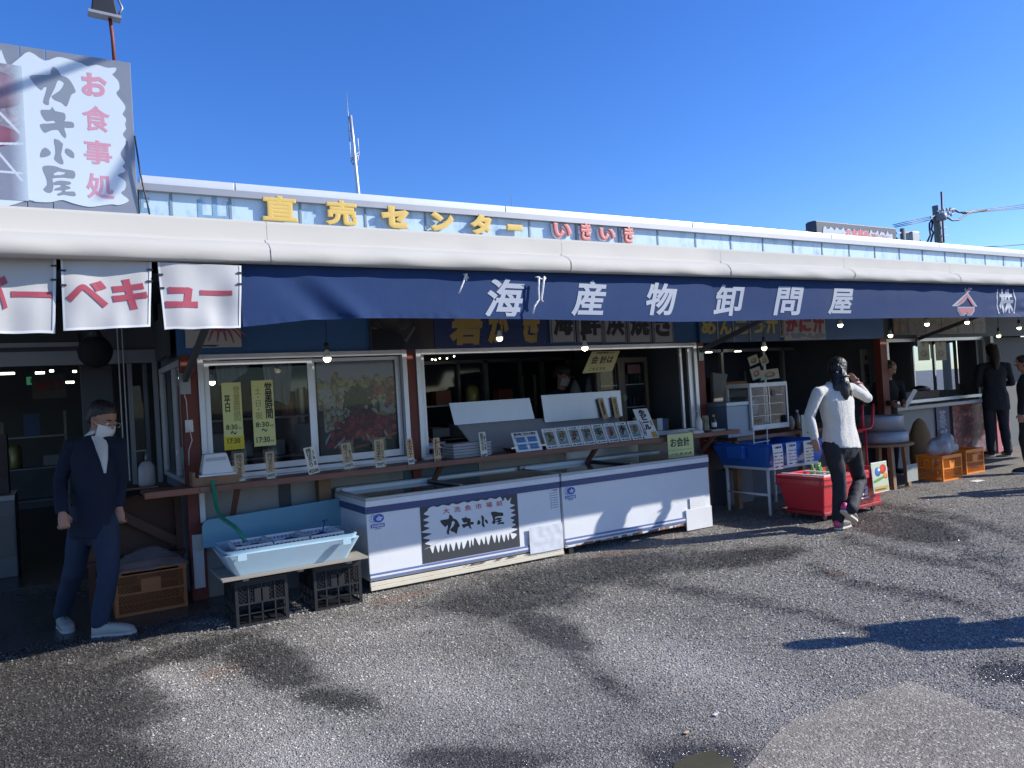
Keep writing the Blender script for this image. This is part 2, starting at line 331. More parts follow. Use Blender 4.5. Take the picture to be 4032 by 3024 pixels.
# loose aggregate standing proud of the asphalt near the camera
def gravel(n):
    m = bpy.data.materials.new('aggregate_chips'); m.use_nodes = True; nt = m.node_tree; b = nt.nodes['Principled BSDF']; a = nt.nodes.new('ShaderNodeAttribute'); a.attribute_name = 'tone'; nt.links.new(a.outputs['Color'], b.inputs['Base Color']); nt.links.new(a.outputs['Alpha'], b.inputs['Roughness'])
    g = np.random.RandomState(3); k = n*3; X = g.uniform(-1.6, 11, k); Y = g.uniform(1.2, 6.2, k); u1, v1, ok1 = proj_np(X, Y); inside = ok1 & (u1 > -60) & (u1 < 4090) & (v1 < 3090) & (v1 > 1700)
    D = np.hypot(X, Y); keep = inside & (g.rand(k) < np.clip((3.6/D)**1.6, .05, 1)); X, Y, D = X[keep][:n], Y[keep][:n], D[keep][:n]; c = len(X); u1, v1, _ = proj_np(X, Y)
    def samp(A):
        ix = np.clip(((X+2.5)/.055).astype(int)+4, 0, nx-1); iy = np.clip(((Y-.9)/.055).astype(int)+4, 0, ny-1); return A[iy, ix]
    nz = np.array([mnoise.noise(Vector((x*4.5, y*4.5, 0)))+.6*mnoise.noise(Vector((x*1.1, y*1.1, 5))) for x, y in zip(X.tolist(), Y.tolist())])
    W = np.clip((samp(wet)+nz*.55-.1)/.55, 0, 1); Lt = samp(light)
    s_ = g.uniform(.0018, .0048, c)*np.clip(D/3.2, .9, 1.9); base = np.array([(1, 0, 0), (0, 1, 0), (-1, 0, 0), (0, -1, 0), (0, 0, 1), (0, 0, -1.)]); rot = g.uniform(0, 6.28, c); tl = g.uniform(-.6, .6, (c, 2)); J_ = g.uniform(.6, 1.3, (c, 6, 3)); V = base[None]*J_; V = V+g.normal(0, .15, V.shape)
    cs, sn = np.cos(rot)[:, None], np.sin(rot)[:, None]; x_, y_ = V[..., 0]*cs-V[..., 1]*sn, V[..., 0]*sn+V[..., 1]*cs; z_ = V[..., 2]*.6+x_*tl[:, :1]+y_*tl[:, 1:]
    co = np.stack([x_*s_[:, None]+X[:, None], y_*s_[:, None]+Y[:, None], z_*s_[:, None]+s_[:, None]*.25], -1).reshape(-1, 3)
    F_ = np.array([(0, 1, 4), (1, 2, 4), (2, 3, 4), (3, 0, 4)]); fa = (F_[None]+6*np.arange(c)[:, None, None]).reshape(-1, 3)
    me = bpy.data.meshes.new('aggregate_chips'); me.vertices.add(len(co)); me.vertices.foreach_set('co', co.astype(np.float32).reshape(-1)); me.loops.add(len(fa)*3); me.loops.foreach_set('vertex_index', fa.astype(np.int32).reshape(-1)); me.polygons.add(len(fa)); me.polygons.foreach_set('loop_start', np.arange(0, len(fa)*3, 3, dtype=np.int32)); me.update(calc_edges=True)
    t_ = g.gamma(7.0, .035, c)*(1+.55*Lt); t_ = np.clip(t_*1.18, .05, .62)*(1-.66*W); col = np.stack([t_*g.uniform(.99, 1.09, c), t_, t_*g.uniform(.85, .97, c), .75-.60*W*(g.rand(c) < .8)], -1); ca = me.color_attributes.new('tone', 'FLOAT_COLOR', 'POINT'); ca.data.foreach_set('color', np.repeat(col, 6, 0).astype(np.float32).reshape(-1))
    link('aggregate_chips', me, m, kind='stuff')
gravel(170000)

# ================================================================ MARKET BUILDING
YW = 6.7
bld = thing('market_building', 'long low seafood market building with blue painted front and serving windows under the awning', 'building', (3, YW, 0))
bld_o = Vector((3, YW, 0))
class WB(MB):                          # mesh for the building: world coordinates, stored relative to its base
    def build(s, name, m, parent=None, **k):
        if parent is bld: s.v = [(v[0]-3, v[1]-YW, v[2]) for v in s.v]
        return MB.build(s, name, m, parent, **k)
def bpart(name, m, *boxes, parent=None, **k):
    b = WB()
    for q in boxes: b.box(*q)
    return b.build(name, m, parent or bld, **k)
bpart('roof', M_alud, (-8, 10.4, 5.95, 16, 3.12, 3.17), (10.4, 15.6, 5.95, 10.6, 3.12, 3.17), (15.6, 40, 5.95, 7.5, 3.12, 3.17))
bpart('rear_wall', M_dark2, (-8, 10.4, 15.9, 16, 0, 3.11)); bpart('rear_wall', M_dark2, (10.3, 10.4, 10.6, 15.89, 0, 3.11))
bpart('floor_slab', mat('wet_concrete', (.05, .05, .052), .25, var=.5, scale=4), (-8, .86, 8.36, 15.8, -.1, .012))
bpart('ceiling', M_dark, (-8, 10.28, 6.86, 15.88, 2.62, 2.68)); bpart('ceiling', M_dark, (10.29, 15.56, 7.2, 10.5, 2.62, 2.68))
# upper facade in four butted boards
for a, c in ((.86, 2.9), (2.902, 6.6), (6.602, 10.28)):
    bpart('facade_board', M_blue, (a, c, YW, YW+.08, 1.985, 2.95))
bpart('facade_board', mat('dark_facade', (.03, .045, .06), .6), (10.285, 40, 7.1, 7.18, 2.0, 2.95))
bpart('side_wall', M_dark2, (.90, .96, 6.79, 8.28, 0, .93)); bpart('side_wall', M_dark2, (.90, .96, 6.79, 8.28, 1.97, 2.6))
bpart('side_wall', M_dark2, (10.3, 10.36, 6.79, 10.5, 0, 2.6))
bpart('partition_wall', M_dark2, (6.6, 6.66, 6.86, 9.2, 0, 2.6))
def post(px, y=YW, w=.11, z1=1.985, x=None):
    bpart('post', M_redpost, ((x or px)-w/2, (x or px)+w/2, y-.03, y+.08, 0, z1))
for x, w in ((.93, .12), (2.882, .085), (6.61, .12)): post(x, w=w)
post(10.21, w=.15)
bpart('corner_trim', mat('peeling_white_foam', (.62, .62, .6), .9, var=.15, scale=20, bump=.8, bscale=30), (.885, .965, YW-.055, YW-.032, .1, .53))
bpart('corner_trim', M_white, (.955, .995, YW-.05, YW-.032, .62, .90))
# lower front: separate sheets
lw = [(.90, 1.92, M_galv), (1.925, 2.75, M_galv), (2.755, 3.55, mat('blue_grey_sheet', (.07, .12, .17), .5, .2, var=.25, scale=3, dirt=.4)), (3.555, 4.6, M_galv), (4.605, 5.6, mat('dull_steel_sheet', (.30, .34, .38), .4, .6, var=.2, scale=2)), (5.605, 6.6, M_galv)]
for a, c, m in lw: bpart('lower_panel', m, (a, c, YW, YW+.03, .0, .925))
bpart('prop_timber', M_woodr, (1.925, 2.03, YW-.09, YW-.004, .0, .875))
bpart('lower_panel', mat('dark_sheet', (.03, .035, .045), .5), (1.60, 1.70, YW-.012, YW-.002, .45, .88))
# --- window one (two sliding sashes)
def frame(x0, x1, z0, z1, y, t, dep, m, parent, name):
    b = WB() if parent is bld else MB()
    b.box(x0, x0+t, y, y+dep, z0, z1).box(x1-t, x1, y, y+dep, z0, z1).box(x0+t, x1-t, y, y+dep, z0, z0+t).box(x0+t, x1-t, y, y+dep, z1-t, z1)
    return b.build(name, m, parent, bevel=.003)
w1 = frame(.995, 2.835, .945, 1.985, YW-.045, .045, .12, M_alu, bld, 'window')
def off(o):    # children of building parts use building-relative coordinates
    return lambda x: x
def wchild(name, m, parent, *boxes, **k):
    b = MB()
    for q in boxes: b.box(q[0]-3, q[1]-3, q[2]-YW, q[3]-YW, q[4], q[5])
    return b.build(name, m, parent, **k)
wchild('sash', M_alu, w1, (1.045, 1.085, YW-.02, YW+.01, 1.0, 1.93), (1.90, 1.945, YW-.02, YW+.01, 1.0, 1.93), (1.085, 1.90, YW-.02, YW+.01, 1.0, 1.05), (1.085, 1.90, YW-.02, YW+.01, 1.895, 1.93))
wchild('sash', M_alu, w1, (1.946, 1.975, YW+.02, YW+.05, 1.0, 1.93), (2.74, 2.785, YW+.02, YW+.05, 1.0, 1.93), (1.975, 2.74, YW+.02, YW+.05, 1.0, 1.06), (1.975, 2.74, YW+.02, YW+.05, 1.90, 1.93))
wchild('pane', M_glass, w1, (1.085, 1.90, YW-.008, YW-.003, 1.05, 1.895)); wchild('pane', M_glass, w1, (1.975, 2.74, YW+.033, YW+.038, 1.06, 1.90))
wchild('sill', M_white, w1, (.99, 2.84, YW-.13, YW-.047, .915, .955))
# --- window two (open serving hatch)
w2 = frame(2.93, 6.545, .93, 1.985, YW-.045, .05, .12, M_alu, bld, 'window')
for q_ in ((2.985, 3.02, YW-.02, YW+.01, .985, 1.93), (6.42, 6.49, YW-.02, YW+.01, .985, 1.93), (6.33, 6.36, YW+.02, YW+.05, .985, 1.93)): wchild('sash_edge', M_alu, w2, q_)
wchild('sill', M_white, w2, (2.93, 3.35, YW-.10, YW-.047, .925, .965), (5.0, 6.5, YW-.10, YW-.047, .925, .96))
# --- room behind the hatch: rear glazing, walls
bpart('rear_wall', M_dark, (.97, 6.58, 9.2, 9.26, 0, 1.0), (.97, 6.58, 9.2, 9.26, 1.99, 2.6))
rw = bpart('rear_window', M_alud, *[(x, x+w, 9.14, 9.19, 1.0, 1.99) for x, w in ((3.98, .09), (4.62, .03), (5.02, .06), (5.6, .03), (5.95, .05), (6.4, .05), (3.1, .05))], (2.9, 6.5, 9.14, 9.19, 1.955, 2.0))
wchild('pane', mat('dark_glass', (.02, .03, .045), .08, var=.2, spec=.6), rw, (.97, 6.58, 9.2, 9.21, 1.0, 1.99))
# --- side window of the stall facing the entrance
b = MB(); sx = .885-3
for (a, c, z0, z1) in ((6.81, 6.86, .93, 1.96), (7.28, 7.33, .93, 1.96), (8.2, 8.26, .93, 1.96), (6.86, 7.28, 1.91, 1.96), (7.33, 8.2, 1.91, 1.96), (6.86, 7.28, .93, .97), (7.33, 8.2, .93, .97)): b.box(sx-.01, sx+.05, a-YW, c-YW, z0, z1)
sw = b.build('side_window', M_alu, bld)
wchild('pane', M_glass, sw, (.90, .905, 6.86, 7.28, .97, 1.91)); wchild('pane', M_glass, sw, (.90, .905, 7.33, 8.2, .97, 1.91))
# --- entrance hall at the left
bpart('entrance_header', M_dark2, (-8, .86, 8.3, 8.4, 2.03, 2.62)); bpart('entrance_beam', M_alud, (-8, .86, 8.24, 8.298, 2.03, 2.16))
hw = bpart('transom_window', M_alud, (-1.5, .2, 8.22, 8.235, 2.2, 2.24), (-.55, -.5, 8.22, 8.235, 2.24, 2.58)); wchild('pane', mat('murky_glass', (.04, .05, .05), .15), hw, (-1.5, .2, 8.238, 8.242, 2.24, 2.6))
dr = bpart('sliding_door', M_alud, *[(x, x+w, y, y+.04, .03, 2.03) for x, w, y in ((.60, .04, 8.3), (.74, .035, 8.34), (.82, .04, 8.25))], (.60, .84, 8.3, 8.335, .03, .12)); wchild('pane', M_glass, dr, (.64, .82, 8.315, 8.32, .12, 2.03))
bpart('pillar', M_dark2, (.22, .50, 8.9, 9.2, .02, 2.6))
bpart('cable', M_white, (.52, .53, 8.2, 8.21, .9, 2.5), (.56, .57, 8.2, 8.21, .9, 2.5))
# --- stall two: recess with rear wall, posters and dark cupboards
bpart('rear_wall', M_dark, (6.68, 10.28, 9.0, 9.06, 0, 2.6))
bpart('mullion', M_alud, *[(x, x+.05, 8.2, 8.26, 0, 1.985) for x in (7.3, 8.55, 9.9)], (6.7, 10.2, 8.2, 8.26, 1.94, 1.985))
bpart('post', M_alud, (8.02, 8.06, YW+.25, YW+.29, 0, 1.985))
# --- stall three
bpart('lower_panel', mat('pale_stall_front', (.30, .29, .29), .6, var=.1), (10.42, 13.6, 7.1, 7.13, 0, .88)); 
w3 = frame(10.95, 13.7, .98, 2.0, 7.1, .05, .08, M_alu, bld, 'window')
bpart('counter', mat('pale_counter', (.35, .35, .36), .4), (10.42, 13.75, 6.9, 7.09, .90, .95))
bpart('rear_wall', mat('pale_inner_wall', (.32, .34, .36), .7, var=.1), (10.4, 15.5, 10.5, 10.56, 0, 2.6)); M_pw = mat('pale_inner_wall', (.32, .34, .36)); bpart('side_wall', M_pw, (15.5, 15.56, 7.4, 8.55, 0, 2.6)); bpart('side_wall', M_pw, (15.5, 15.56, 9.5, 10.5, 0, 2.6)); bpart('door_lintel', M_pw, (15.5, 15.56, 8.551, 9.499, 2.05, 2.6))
idr = bpart('inner_door', M_white, (15.45, 15.49, 8.56, 8.61, .02, 2.05), (15.45, 15.49, 9.0, 9.05, .02, 2.05), (15.45, 15.49, 9.44, 9.49, .02, 2.05), (15.45, 15.49, 8.61, 9.0, 1.0, 1.06), (15.45, 15.49, 9.05, 9.44, 1.0, 1.06), (15.45, 15.49, 8.61, 9.44, 2.0, 2.05)); M_dg = glass_mat('door_glass', (.9, .95, 1.), .9); wchild('pane', M_dg, idr, (15.465, 15.47, 8.61, 9.0, 1.06, 2.0)); wchild('pane', M_dg, idr, (15.465, 15.47, 9.05, 9.44, 1.06, 2.0)); wchild('lower_board', M_white, idr, (15.46, 15.475, 8.61, 9.0, .02, 1.0)); wchild('lower_board', M_white, idr, (15.46, 15.475, 9.05, 9.44, .02, 1.0))
bpart('wall', mat('far_wall', (.10, .11, .12), .7), (13.82, 40, 7.3, 7.36, 0, 1.99))
bpart('post', M_alud, (13.72, 13.81, 7.0, 7.095, 0, 2.0))

# ================================================================ ROOFTOP LIGHTBOX SIGN BAND
YF = 6.0
M_fpanel = mat('weathered_pale_blue_panel', (.43, .57, .69), .4, var=.14, scale=1.5, dirt=.85, dirtcol=(.11, .22, .36), dscale=6, stretch=(1, 1, .5))
M_cop = mat('coping_metal', (.62, .64, .67), .4, .3, var=.06, dirt=.2, dirtcol=(.3, .3, .3), dscale=2)
M_seam = mat('seam_strip', (.16, .22, .27), .6, var=.4, scale=20)
band = thing('rooftop_sign_band', 'long pale blue rooftop sign band with raised yellow letters and faded red letters', 'sign', (0.4, YF, 2.7))
def bb(name, m, parent=band, bevel=0, **k):
    b = MB(); b.box(k['x0']-.4, k['x1']-.4, k['y0']-YF, k['y1']-YF, k['z0']-2.7, k['z1']-2.7); return b.build(name, m, parent, bevel=bevel)
ZB0, ZB1 = 2.74, 3.168
dv = [545, 672, 905, 1181, 1437, 1673, 1887, 2084, 2266, 2434, 2589, 2738, 2877, 3004, 3123, 3237, 3344, 3445, 3542, 3633, 3722, 3802, 3880, 3952, 4023]
dvx = [P(x, 790+.085*(x-900), YF).x for x in dv]+[13.5+.62*i for i in range(8)]
for a, c in zip(dvx[:-1], dvx[1:]):
    pn = bb('panel', M_fpanel, x0=a+.004, x1=c-.004, y0=YF, y1=YF+.03, z0=ZB0, z1=ZB1)
    bb('seam', M_seam, x0=c-.009, x1=c+.009, y0=YF-.006, y1=YF-.001, z0=ZB0, z1=ZB1)
cj = [545, 920, 1981, 2716, 3263, 3687, 4010]; cjx = [P(x, 720+.085*(x-900), YF).x for x in cj]+[15.5, 18]
for a, c in zip(cjx[:-1], cjx[1:]): bb('coping', M_cop, bevel=.004, x0=a+.004, x1=c-.004, y0=YF-.035, y1=YF+.08, z0=ZB1+.001, z1=ZB1+.062)
bb('backing', M_alud, x0=.5, x1=17, y0=YF+.031, y1=YF+.09, z0=ZB0, z1=ZB1)
def bandletter(ch, xa, ya, xb, yb, m, bold=.05, backing=None):
    xc = (xa+xb)/2; zt = P(xc, ya, YF).z; zb = P(xc, yb, YF).z; x0 = P(xa, (ya+yb)/2, YF).x; x1 = P(xb, (ya+yb)/2, YF).x
    o = text(ch, x0-.4, x1-.4, zb-2.7, zt-2.7, -.03, m, band, 'letter', bold=bold, depth=.025, res=6)
    if backing: text(ch, x0-.412, x1-.408, zb-2.712, zt-2.708, -.012, backing, o, 'letter_backing', bold=bold+.01, depth=.018, res=4)
for a in (('直', 1027, 777, 1164, 876), ('売', 1273, 795, 1398, 893), ('セ', 1493, 817, 1602, 903), ('ン', 1685, 840, 1777, 915), ('タ', 1841, 848, 1927, 929), ('ー', 1987, 888, 2046, 912)):
    bandletter(*a, M_gold, .042 if a[0] in '直売' else .075)
for a in (('い', 2169, 884, 2239, 938), ('き', 2276, 882, 2317, 951), ('い', 2349, 903, 2411, 948), ('き', 2446, 897, 2483, 960)): bandletter(*a, M_pink, .05, M_white)
M_ghost = mat('ghost_of_removed_letters', (.17, .30, .42), .5, var=.5, scale=14)
for ch, xa, ya, xb, yb in (('山', 780, 775, 910, 865), ('E', 556, 740, 586, 835)):
    a, c = P(xa, yb, YF), P(xb, ya, YF); text(ch, a.x-.4, c.x-.4, a.z-2.7, c.z-2.7, -.002, M_ghost, band, 'stain', bold=.02, depth=.001)

# ================================================================ BIG LEFT SIGN
YS = 5.9
M_splate = mat('bleached_glare_grey_sign', (.19, .215, .26), .3, var=.07, scale=2, dirt=.15)  # blackish plate, sun glare greyed into its base colour
M_swhite = mat('sun_bleached_white', (.50, .57, .62), .35, var=.04, scale=3)
M_sgrey = mat('bleached_glare_grey_letters', (.20, .23, .27), .35, var=.1)  # dark brush strokes, the same glare mixed into their grey
M_sred = mat('bleached_red_letters', (.50, .25, .32), .4, var=.08)
sg = thing('oyster_hut_sign', 'large bleached, glare-greyed and white billboard on the roof edge with brush lettering and oyster picture', 'sign', (.5, YS, 2.6))
def sgl(x, y): p = P(x, y, YS); return (p.x-.5, p.z-2.6)
xr = P(528, 500, YS).x-.5; ztop = P(515, 247, YS).z-2.6
edges = [xr, P(193, 500, YS).x-.5, P(92, 500, YS).x-.5, P(-160, 500, YS).x-.5, P(-400, 500, YS).x-.5]
for a, c in zip(edges[1:], edges[:-1]): MB().box(a+.002, c-.002, 0, .06, 0, ztop).build('plate', M_splate, sg, bevel=.003)
wz = [(-10, 225), (30, 260), (70, 235), (115, 205), (175, 240), (225, 226), (262, 232), (320, 250), (345, 262), (380, 256), (420, 268), (456, 268), (452, 285), (442, 295), (465, 320), (470, 350), (458, 370), (488, 410), (493, 430), (482, 450), (496, 470), (492, 490), (496, 510), (483, 530), (498, 560), (474, 605), (492, 640), (482, 655), (494, 675), (462, 690), (494, 715), (492, 745), (476, 762), (508, 790), (470, 808), (440, 805), (400, 810), (350, 815), (290, 802), (245, 788), (200, 797), (140, 795), (110, 788), (-60, 780)]
def smooth_poly(pts, k=3):
    n = len(pts); out = []
    for i in range(n):
        p0, p1, p2, p3 = [pts[(i+j-1) % n] for j in range(4)]
        for t in [q/k for q in range(k)]:
            out.append(tuple(.5*((2*b_)+(-a_+c_)*t+(2*a_-5*b_+4*c_-d_)*t*t+(-a_+3*b_-3*c_+d_)*t**3) for a_, b_, c_, d_ in zip(p0, p1, p2, p3)))
    return out
MB().prism([sgl(x, y) for x, y in smooth_poly([(x, y) for x, y in wz])], -.006, -.001).build('white_field', M_swhite, sg)
ST = 2.37
BR = {'カ': [[(278, 332), (350, 322), (425, 325), (470, 318), (475, 290), (498, 246), (545, 285), (572, 330), (620, 345), (665, 390), (705, 470), (698, 490), (665, 510), (635, 595), (615, 617), (575, 580), (520, 560), (485, 520), (560, 470), (600, 405), (578, 380), (540, 375), (515, 440), (480, 510), (458, 560), (455, 605), (405, 580), (425, 500), (440, 438), (410, 440), (390, 465), (345, 430), (300, 380)]],
      'キ': [[(388, 648), (470, 650), (488, 620), (515, 660), (590, 675), (612, 700), (610, 740), (600, 755), (640, 758), (680, 765), (692, 790), (685, 815), (620, 815), (600, 820), (618, 880), (612, 912), (575, 880), (545, 835), (480, 840), (430, 862), (400, 845), (375, 785), (440, 778), (520, 770), (500, 748), (440, 755), (405, 720), (385, 680)]],
      '小': [[(508, 918), (588, 965), (570, 1060), (592, 1130), (585, 1158), (540, 1140), (508, 1105), (520, 1050), (515, 990)], [(425, 1000), (475, 1045), (455, 1078), (380, 1090), (388, 1030)], [(618, 1008), (665, 1025), (692, 1060), (690, 1098), (650, 1085), (608, 1045)]],
      '屋': [[(400, 1180), (450, 1168), (530, 1178), (585, 1200), (680, 1215), (702, 1240), (700, 1275), (680, 1290), (600, 1280), (505, 1285), (490, 1300), (500, 1340), (490, 1410), (450, 1422), (405, 1390), (440, 1350), (435, 1290), (410, 1230)],
             [(505, 1325), (560, 1308), (655, 1320), (655, 1345), (600, 1350), (650, 1365), (655, 1385), (610, 1395), (620, 1412), (690, 1410), (708, 1440), (690, 1455), (600, 1440), (545, 1450), (540, 1430), (575, 1415), (575, 1398), (510, 1400), (520, 1380), (570, 1365), (560, 1348), (510, 1350)]]}
for ch, polys in BR.items():
    b = MB()
    for pl in polys: b.prism([sgl(x/ST, 160+y/ST) for x, y in smooth_poly(pl, 2)], -.0075, -.0062)
    b.build('letter', M_sgrey, sg)
    if ch == '屋': MB().prism([sgl(x/ST, 160+y/ST) for x, y in [(500, 1245), (540, 1225), (608, 1235), (600, 1248), (560, 1258), (505, 1260)]], -.0085, -.0077).build('letter_gap', M_swhite, sg)
for ch, xa, ya, xb, yb in (('お', 762, 310, 1000, 525), ('食', 768, 612, 1028, 852), ('事', 785, 935, 1045, 1158), ('処', 805, 1245, 1068, 1480)):
    xc = (xa+xb)/2/ST; p0 = sgl(xa/ST, 160+(ya+yb)/2/ST); p1 = sgl(xb/ST, 160+(ya+yb)/2/ST); zt = sgl(xc, 160+ya/ST)[1]; zb = sgl(xc, 160+yb/ST)[1]
    text(ch, p0[0], p1[0], zb, zt, -.0062, M_sred, sg, 'letter', bold=(.022 if ch in '食事処' else .045), depth=.0012, res=5)
im = Img(120, 300, (.46, .48, .54))
for i in range(60): im.ell(rng.rand()*.9, .55+rng.rand()*.5, .1+.12*rng.rand(), .05+.05*rng.rand(), rng.rand()*3, (.55+.1*rng.rand(), .56, .60), .25, alpha=.6)
im.ell(.1, 1.6, .5, .6, .3, (.66, .68, .72), .3); im.ell(.75, 1.9, .2, .35, .5, (.42, .36, .42), .4, alpha=.7); im.ell(.6, 1.3, .35, .2, .8, (.30, .30, .36), .3)
im.ell(.5, .8, .55, .35, 0, (.54, .44, .50), .3, alpha=.8); im.ell(.3, .45, .6, .22, .1, (.56, .30, .38), .3, alpha=.8)
for a in ((0, .62, .9, .15), (0, .38, .95, .42), (.2, .8, .9, .5), (0, .2, .9, .2)): im.line(a[0], a[1], a[2], a[3], .022, (.72, .74, .78))
for i in range(120):
    k = im.xx >= i
    pass
fade = np.clip((im.xx/120-.72)/.28, 0, 1)[..., None]; im.a = im.a*(1-fade)+np.array((.66, .72, .76))*fade; im.noise(.03)
a = sgl(-160, 235); c = sgl(112, 770); picture(a[0], c[0], sgl(0, 785)[1], sgl(0, 250)[1], -.009, im.mat('oyster_print'), sg, 'oyster_picture')
# cable that crosses in front of the sign and drops down
cb = thing('sign_cable', 'thin black cable hanging down the right edge of the large billboard', 'cable', (P(530, 530, YS-.03)))
q0 = P(530, 530, YS-.03); MB().tube([P(x, y, YS-.03)-q0 for x, y in ((530, 535), (540, 600), (552, 680), (565, 740), (580, 800), (590, 850))], .006, 6).build('cable', M_blk_cord, cb)
fl = thing('floodlight', 'black floodlight on a thin rusty pole above the large billboard', 'floodlight', P(452, 250, 6.15))
q0 = P(452, 250, 6.15); pt = P(430, 50, 6.15)-q0
MB().tube([(0, 0, -.1), pt*.5+Vector((.004, 0, 0)), pt], .013, 8).build('pole', M_redpost, fl)
b = MB(); h0 = P(412, 20, 6.15)-q0
b.hexa([h0+Vector(v) for v in ((-.09, -.05, -.075), (.08, -.05, -.085), (.08, .07, -.06), (-.09, .07, -.05))], [h0+Vector(v) for v in ((-.075, -.02, .07), (.06, -.02, .07), (.06, .08, .07), (-.075, .08, .07))]).build('lamp_head', M_black, fl, bevel=.008)
MB().hexa([h0+Vector(v) for v in ((-.11, -.075, -.10), (.10, -.075, -.11), (.10, .07, -.085), (-.11, .07, -.075))], [h0+Vector(v) for v in ((-.11, -.07, -.078), (.10, -.07, -.088), (.10, .075, -.063), (-.11, .075, -.052))]).build('lens_frame', M_alud, fl)
MB().tube([h0+Vector((.09, 0, -.05)), h0+Vector((.115, 0, .0)), h0+Vector((.09, 0, .06))], .008, 6).build('bracket', M_alud, fl)

# ================================================================ AWNING
M_vinyl = mat('white_vinyl_cover', (.46, .45, .41), .85, spec=.2, var=.05, scale=2, dirt=.30, dirtcol=(.45, .42, .38), dscale=1.6, stretch=(1, 1, 3), bump=.15, bscale=3)
M_canvas = mat('grey_white_canvas', (.6, .6, .58), .7, var=.05)
def yv(x): return 4.44-.10*max(0, 4.6-x)
def zbot(x): return CAMH+yv(x)*(.186+.00125*max(-1.8, x))
def ztop(x): return CAMH+(yv(x)+.08)*(.2376+.0004*x)
aw = thing('shop_awning', 'long retractable awning with rolled white cover and grey arms along the whole shop front', 'awning', (5, 4.5, 2.0))
AO = Vector((5, 4.5, 2.0))
segs = [-1.8, 1.0, 3.05, 4.75, 6.35, 8.1, 9.9, 11.9, 14.2, 17]
prof = [(.10, .265), (.075, .272), (.07, .255), (.07, .15), (.060, .132), (.03, .120), (-.005, .098), (-.030, .065), (-.040, .03), (-.035, -.005), (-.02, -.018), (.05, -.012), (.10, 0.)]
def cov(x, k):
    y, z = prof[k]; bulge = .5+.5*mnoise.noise(Vector((x*1.1, k*.35, 0))); fold = mnoise.noise(Vector((x*3.2, k*.8, 3.)))
    if 3 <= k <= 10: f2 = mnoise.noise(Vector((x*7., k*1.3, 8.))); y += -.014*bulge*(1 if k > 4 else .3)+(.014*fold+.006*f2)*(k > 3); z += .011*fold*(k in (3, 4, 5, 6))
    zb = zbot(x); sc = (ztop(x)-zb)/.27
    return Vector((x, yv(x)-.02+y, zb+z*sc))-AO
for a, c in zip(segs[:-1], segs[1:]):
    n = max(8, int((c-a)/.07)); MB().grid(lambda s_, t, a=a, c=c: cov(a+(c-a)*s_, 0)*1 if 0 else cov(a+.001+(c-a-.002)*s_, min(12, int(round(t*12)))), n, 12).build('rolled_cover', M_vinyl, aw)
    sb = MB(); sb.grid(lambda s_, t, c=c: cov(c-.012+.018*s_, 3+int(round(t*7)))+Vector((0, -.004, 0)), 1, 7).build('cover_seam', M_vinyl, aw)
n = 40
MB().grid(lambda s_, t: Vector((-1.8+18.8*s_, (yv(-1.8+18.8*s_)+.06)*(1-t)+5.93*t, (ztop(-1.8+18.8*s_)-.02)*(1-t)+2.80*t-.03*math.sin(PI*t)))-AO, n, 4).build('canvas', M_canvas, aw)
MB().tube([Vector((x_, yv(x_)+.05, zbot(x_)+.03))-AO for x_ in (-1.8, 4.6, 10, 17)], .03, 8).build('front_bar', M_alud, aw)
M_arm = mat('dark_grey_arm', (.10, .105, .115), .5, .2)
for px, py, w in ((2754, 1381, YW), (727, 1494, YW), (3611, 1335, 7.1), (3240, 1400, 0)):
    if not w: continue
    wp = P(px, py, w-.03)+Vector((0, -.02, 0)); tp = Vector((wp.x, yv(wp.x)+.12, wp.z+(wp.y-yv(wp.x)-.12)*.272))
    o = MB().bar(wp-AO, tp-AO, .035, .05).build('arm', M_arm, aw); MB().box(wp.x-.04-AO.x, wp.x+.04-AO.x, wp.y-AO.y-.005, wp.y+.03-AO.y, wp.z-.12-AO.z, wp.z+.05-AO.z).build('bracket', M_alud, o)
    MB().tube([wp+Vector((.03, 0, .02))-AO, (wp+tp)/2+Vector((.03, 0, .03))-AO], .010, 6).build('spring_tube', M_alud, o)
# blue valance
vl = thing('blue_valance', 'blue canvas valance with large white lettering hanging below the awning cover', 'valance', (5, 4.5, 2.0))
M_valb = mat('blue_canvas', (.016, .040, .118), .8, spec=.15, var=.10, scale=2.5, bump=.12, bscale=20, dirt=.15, dirtcol=(.07, .09, .14), dscale=1.5)
XV0 = P(948, 1150, yv(1)).x; 
botpx = [(948, 1284), (1050, 1279), (1200, 1266), (1500, 1264), (2000, 1266), (2640, 1267), (2900, 1260), (3190, 1254), (3450, 1251), (3700, 1248), (4032, 1247)]
bot = [P(x, y, yv(1+i*.9)) for i, (x, y) in enumerate(botpx)]
bx = [p.x for p in bot]; bz = [p.z for p in bot]
def vbot(x): return float(np.interp(x, bx, bz))
def vsurf(x, t):                        # t 0 top .. 1 bottom
    zt = zbot(x)+.03; zb = vbot(x); w = 0
    w += .008*mnoise.noise(Vector((x*1.1, 0, t*1.5)))*t
    if x < 2.0: w += .03*t*math.exp(-((x-XV0-.14-.35*t)/.10)**2)-.02*t*math.exp(-((x-XV0-.3-.35*t)/.09)**2)
    if x > 8.6: k = min(1, (x-8.6)/1.5); w += k*(.045*mnoise.noise(Vector((x*.9, 2, t*5)))+.022*mnoise.noise(Vector((x*3.5, 5, t*5))))*(.2+t)-k*.07*t*t
    if t > .9: w += .006*math.sin(x*60+3*math.sin(x*7))*(x > 8.8 or x < 2.2)
    return Vector((x, yv(x)+.01+w, zt*(1-t)+zb*t))-AO
MB().grid(lambda s_, t: vsurf(XV0+(15.5-XV0)*s_, t), 420, 18).build('valance_cloth', M_valb, vl)
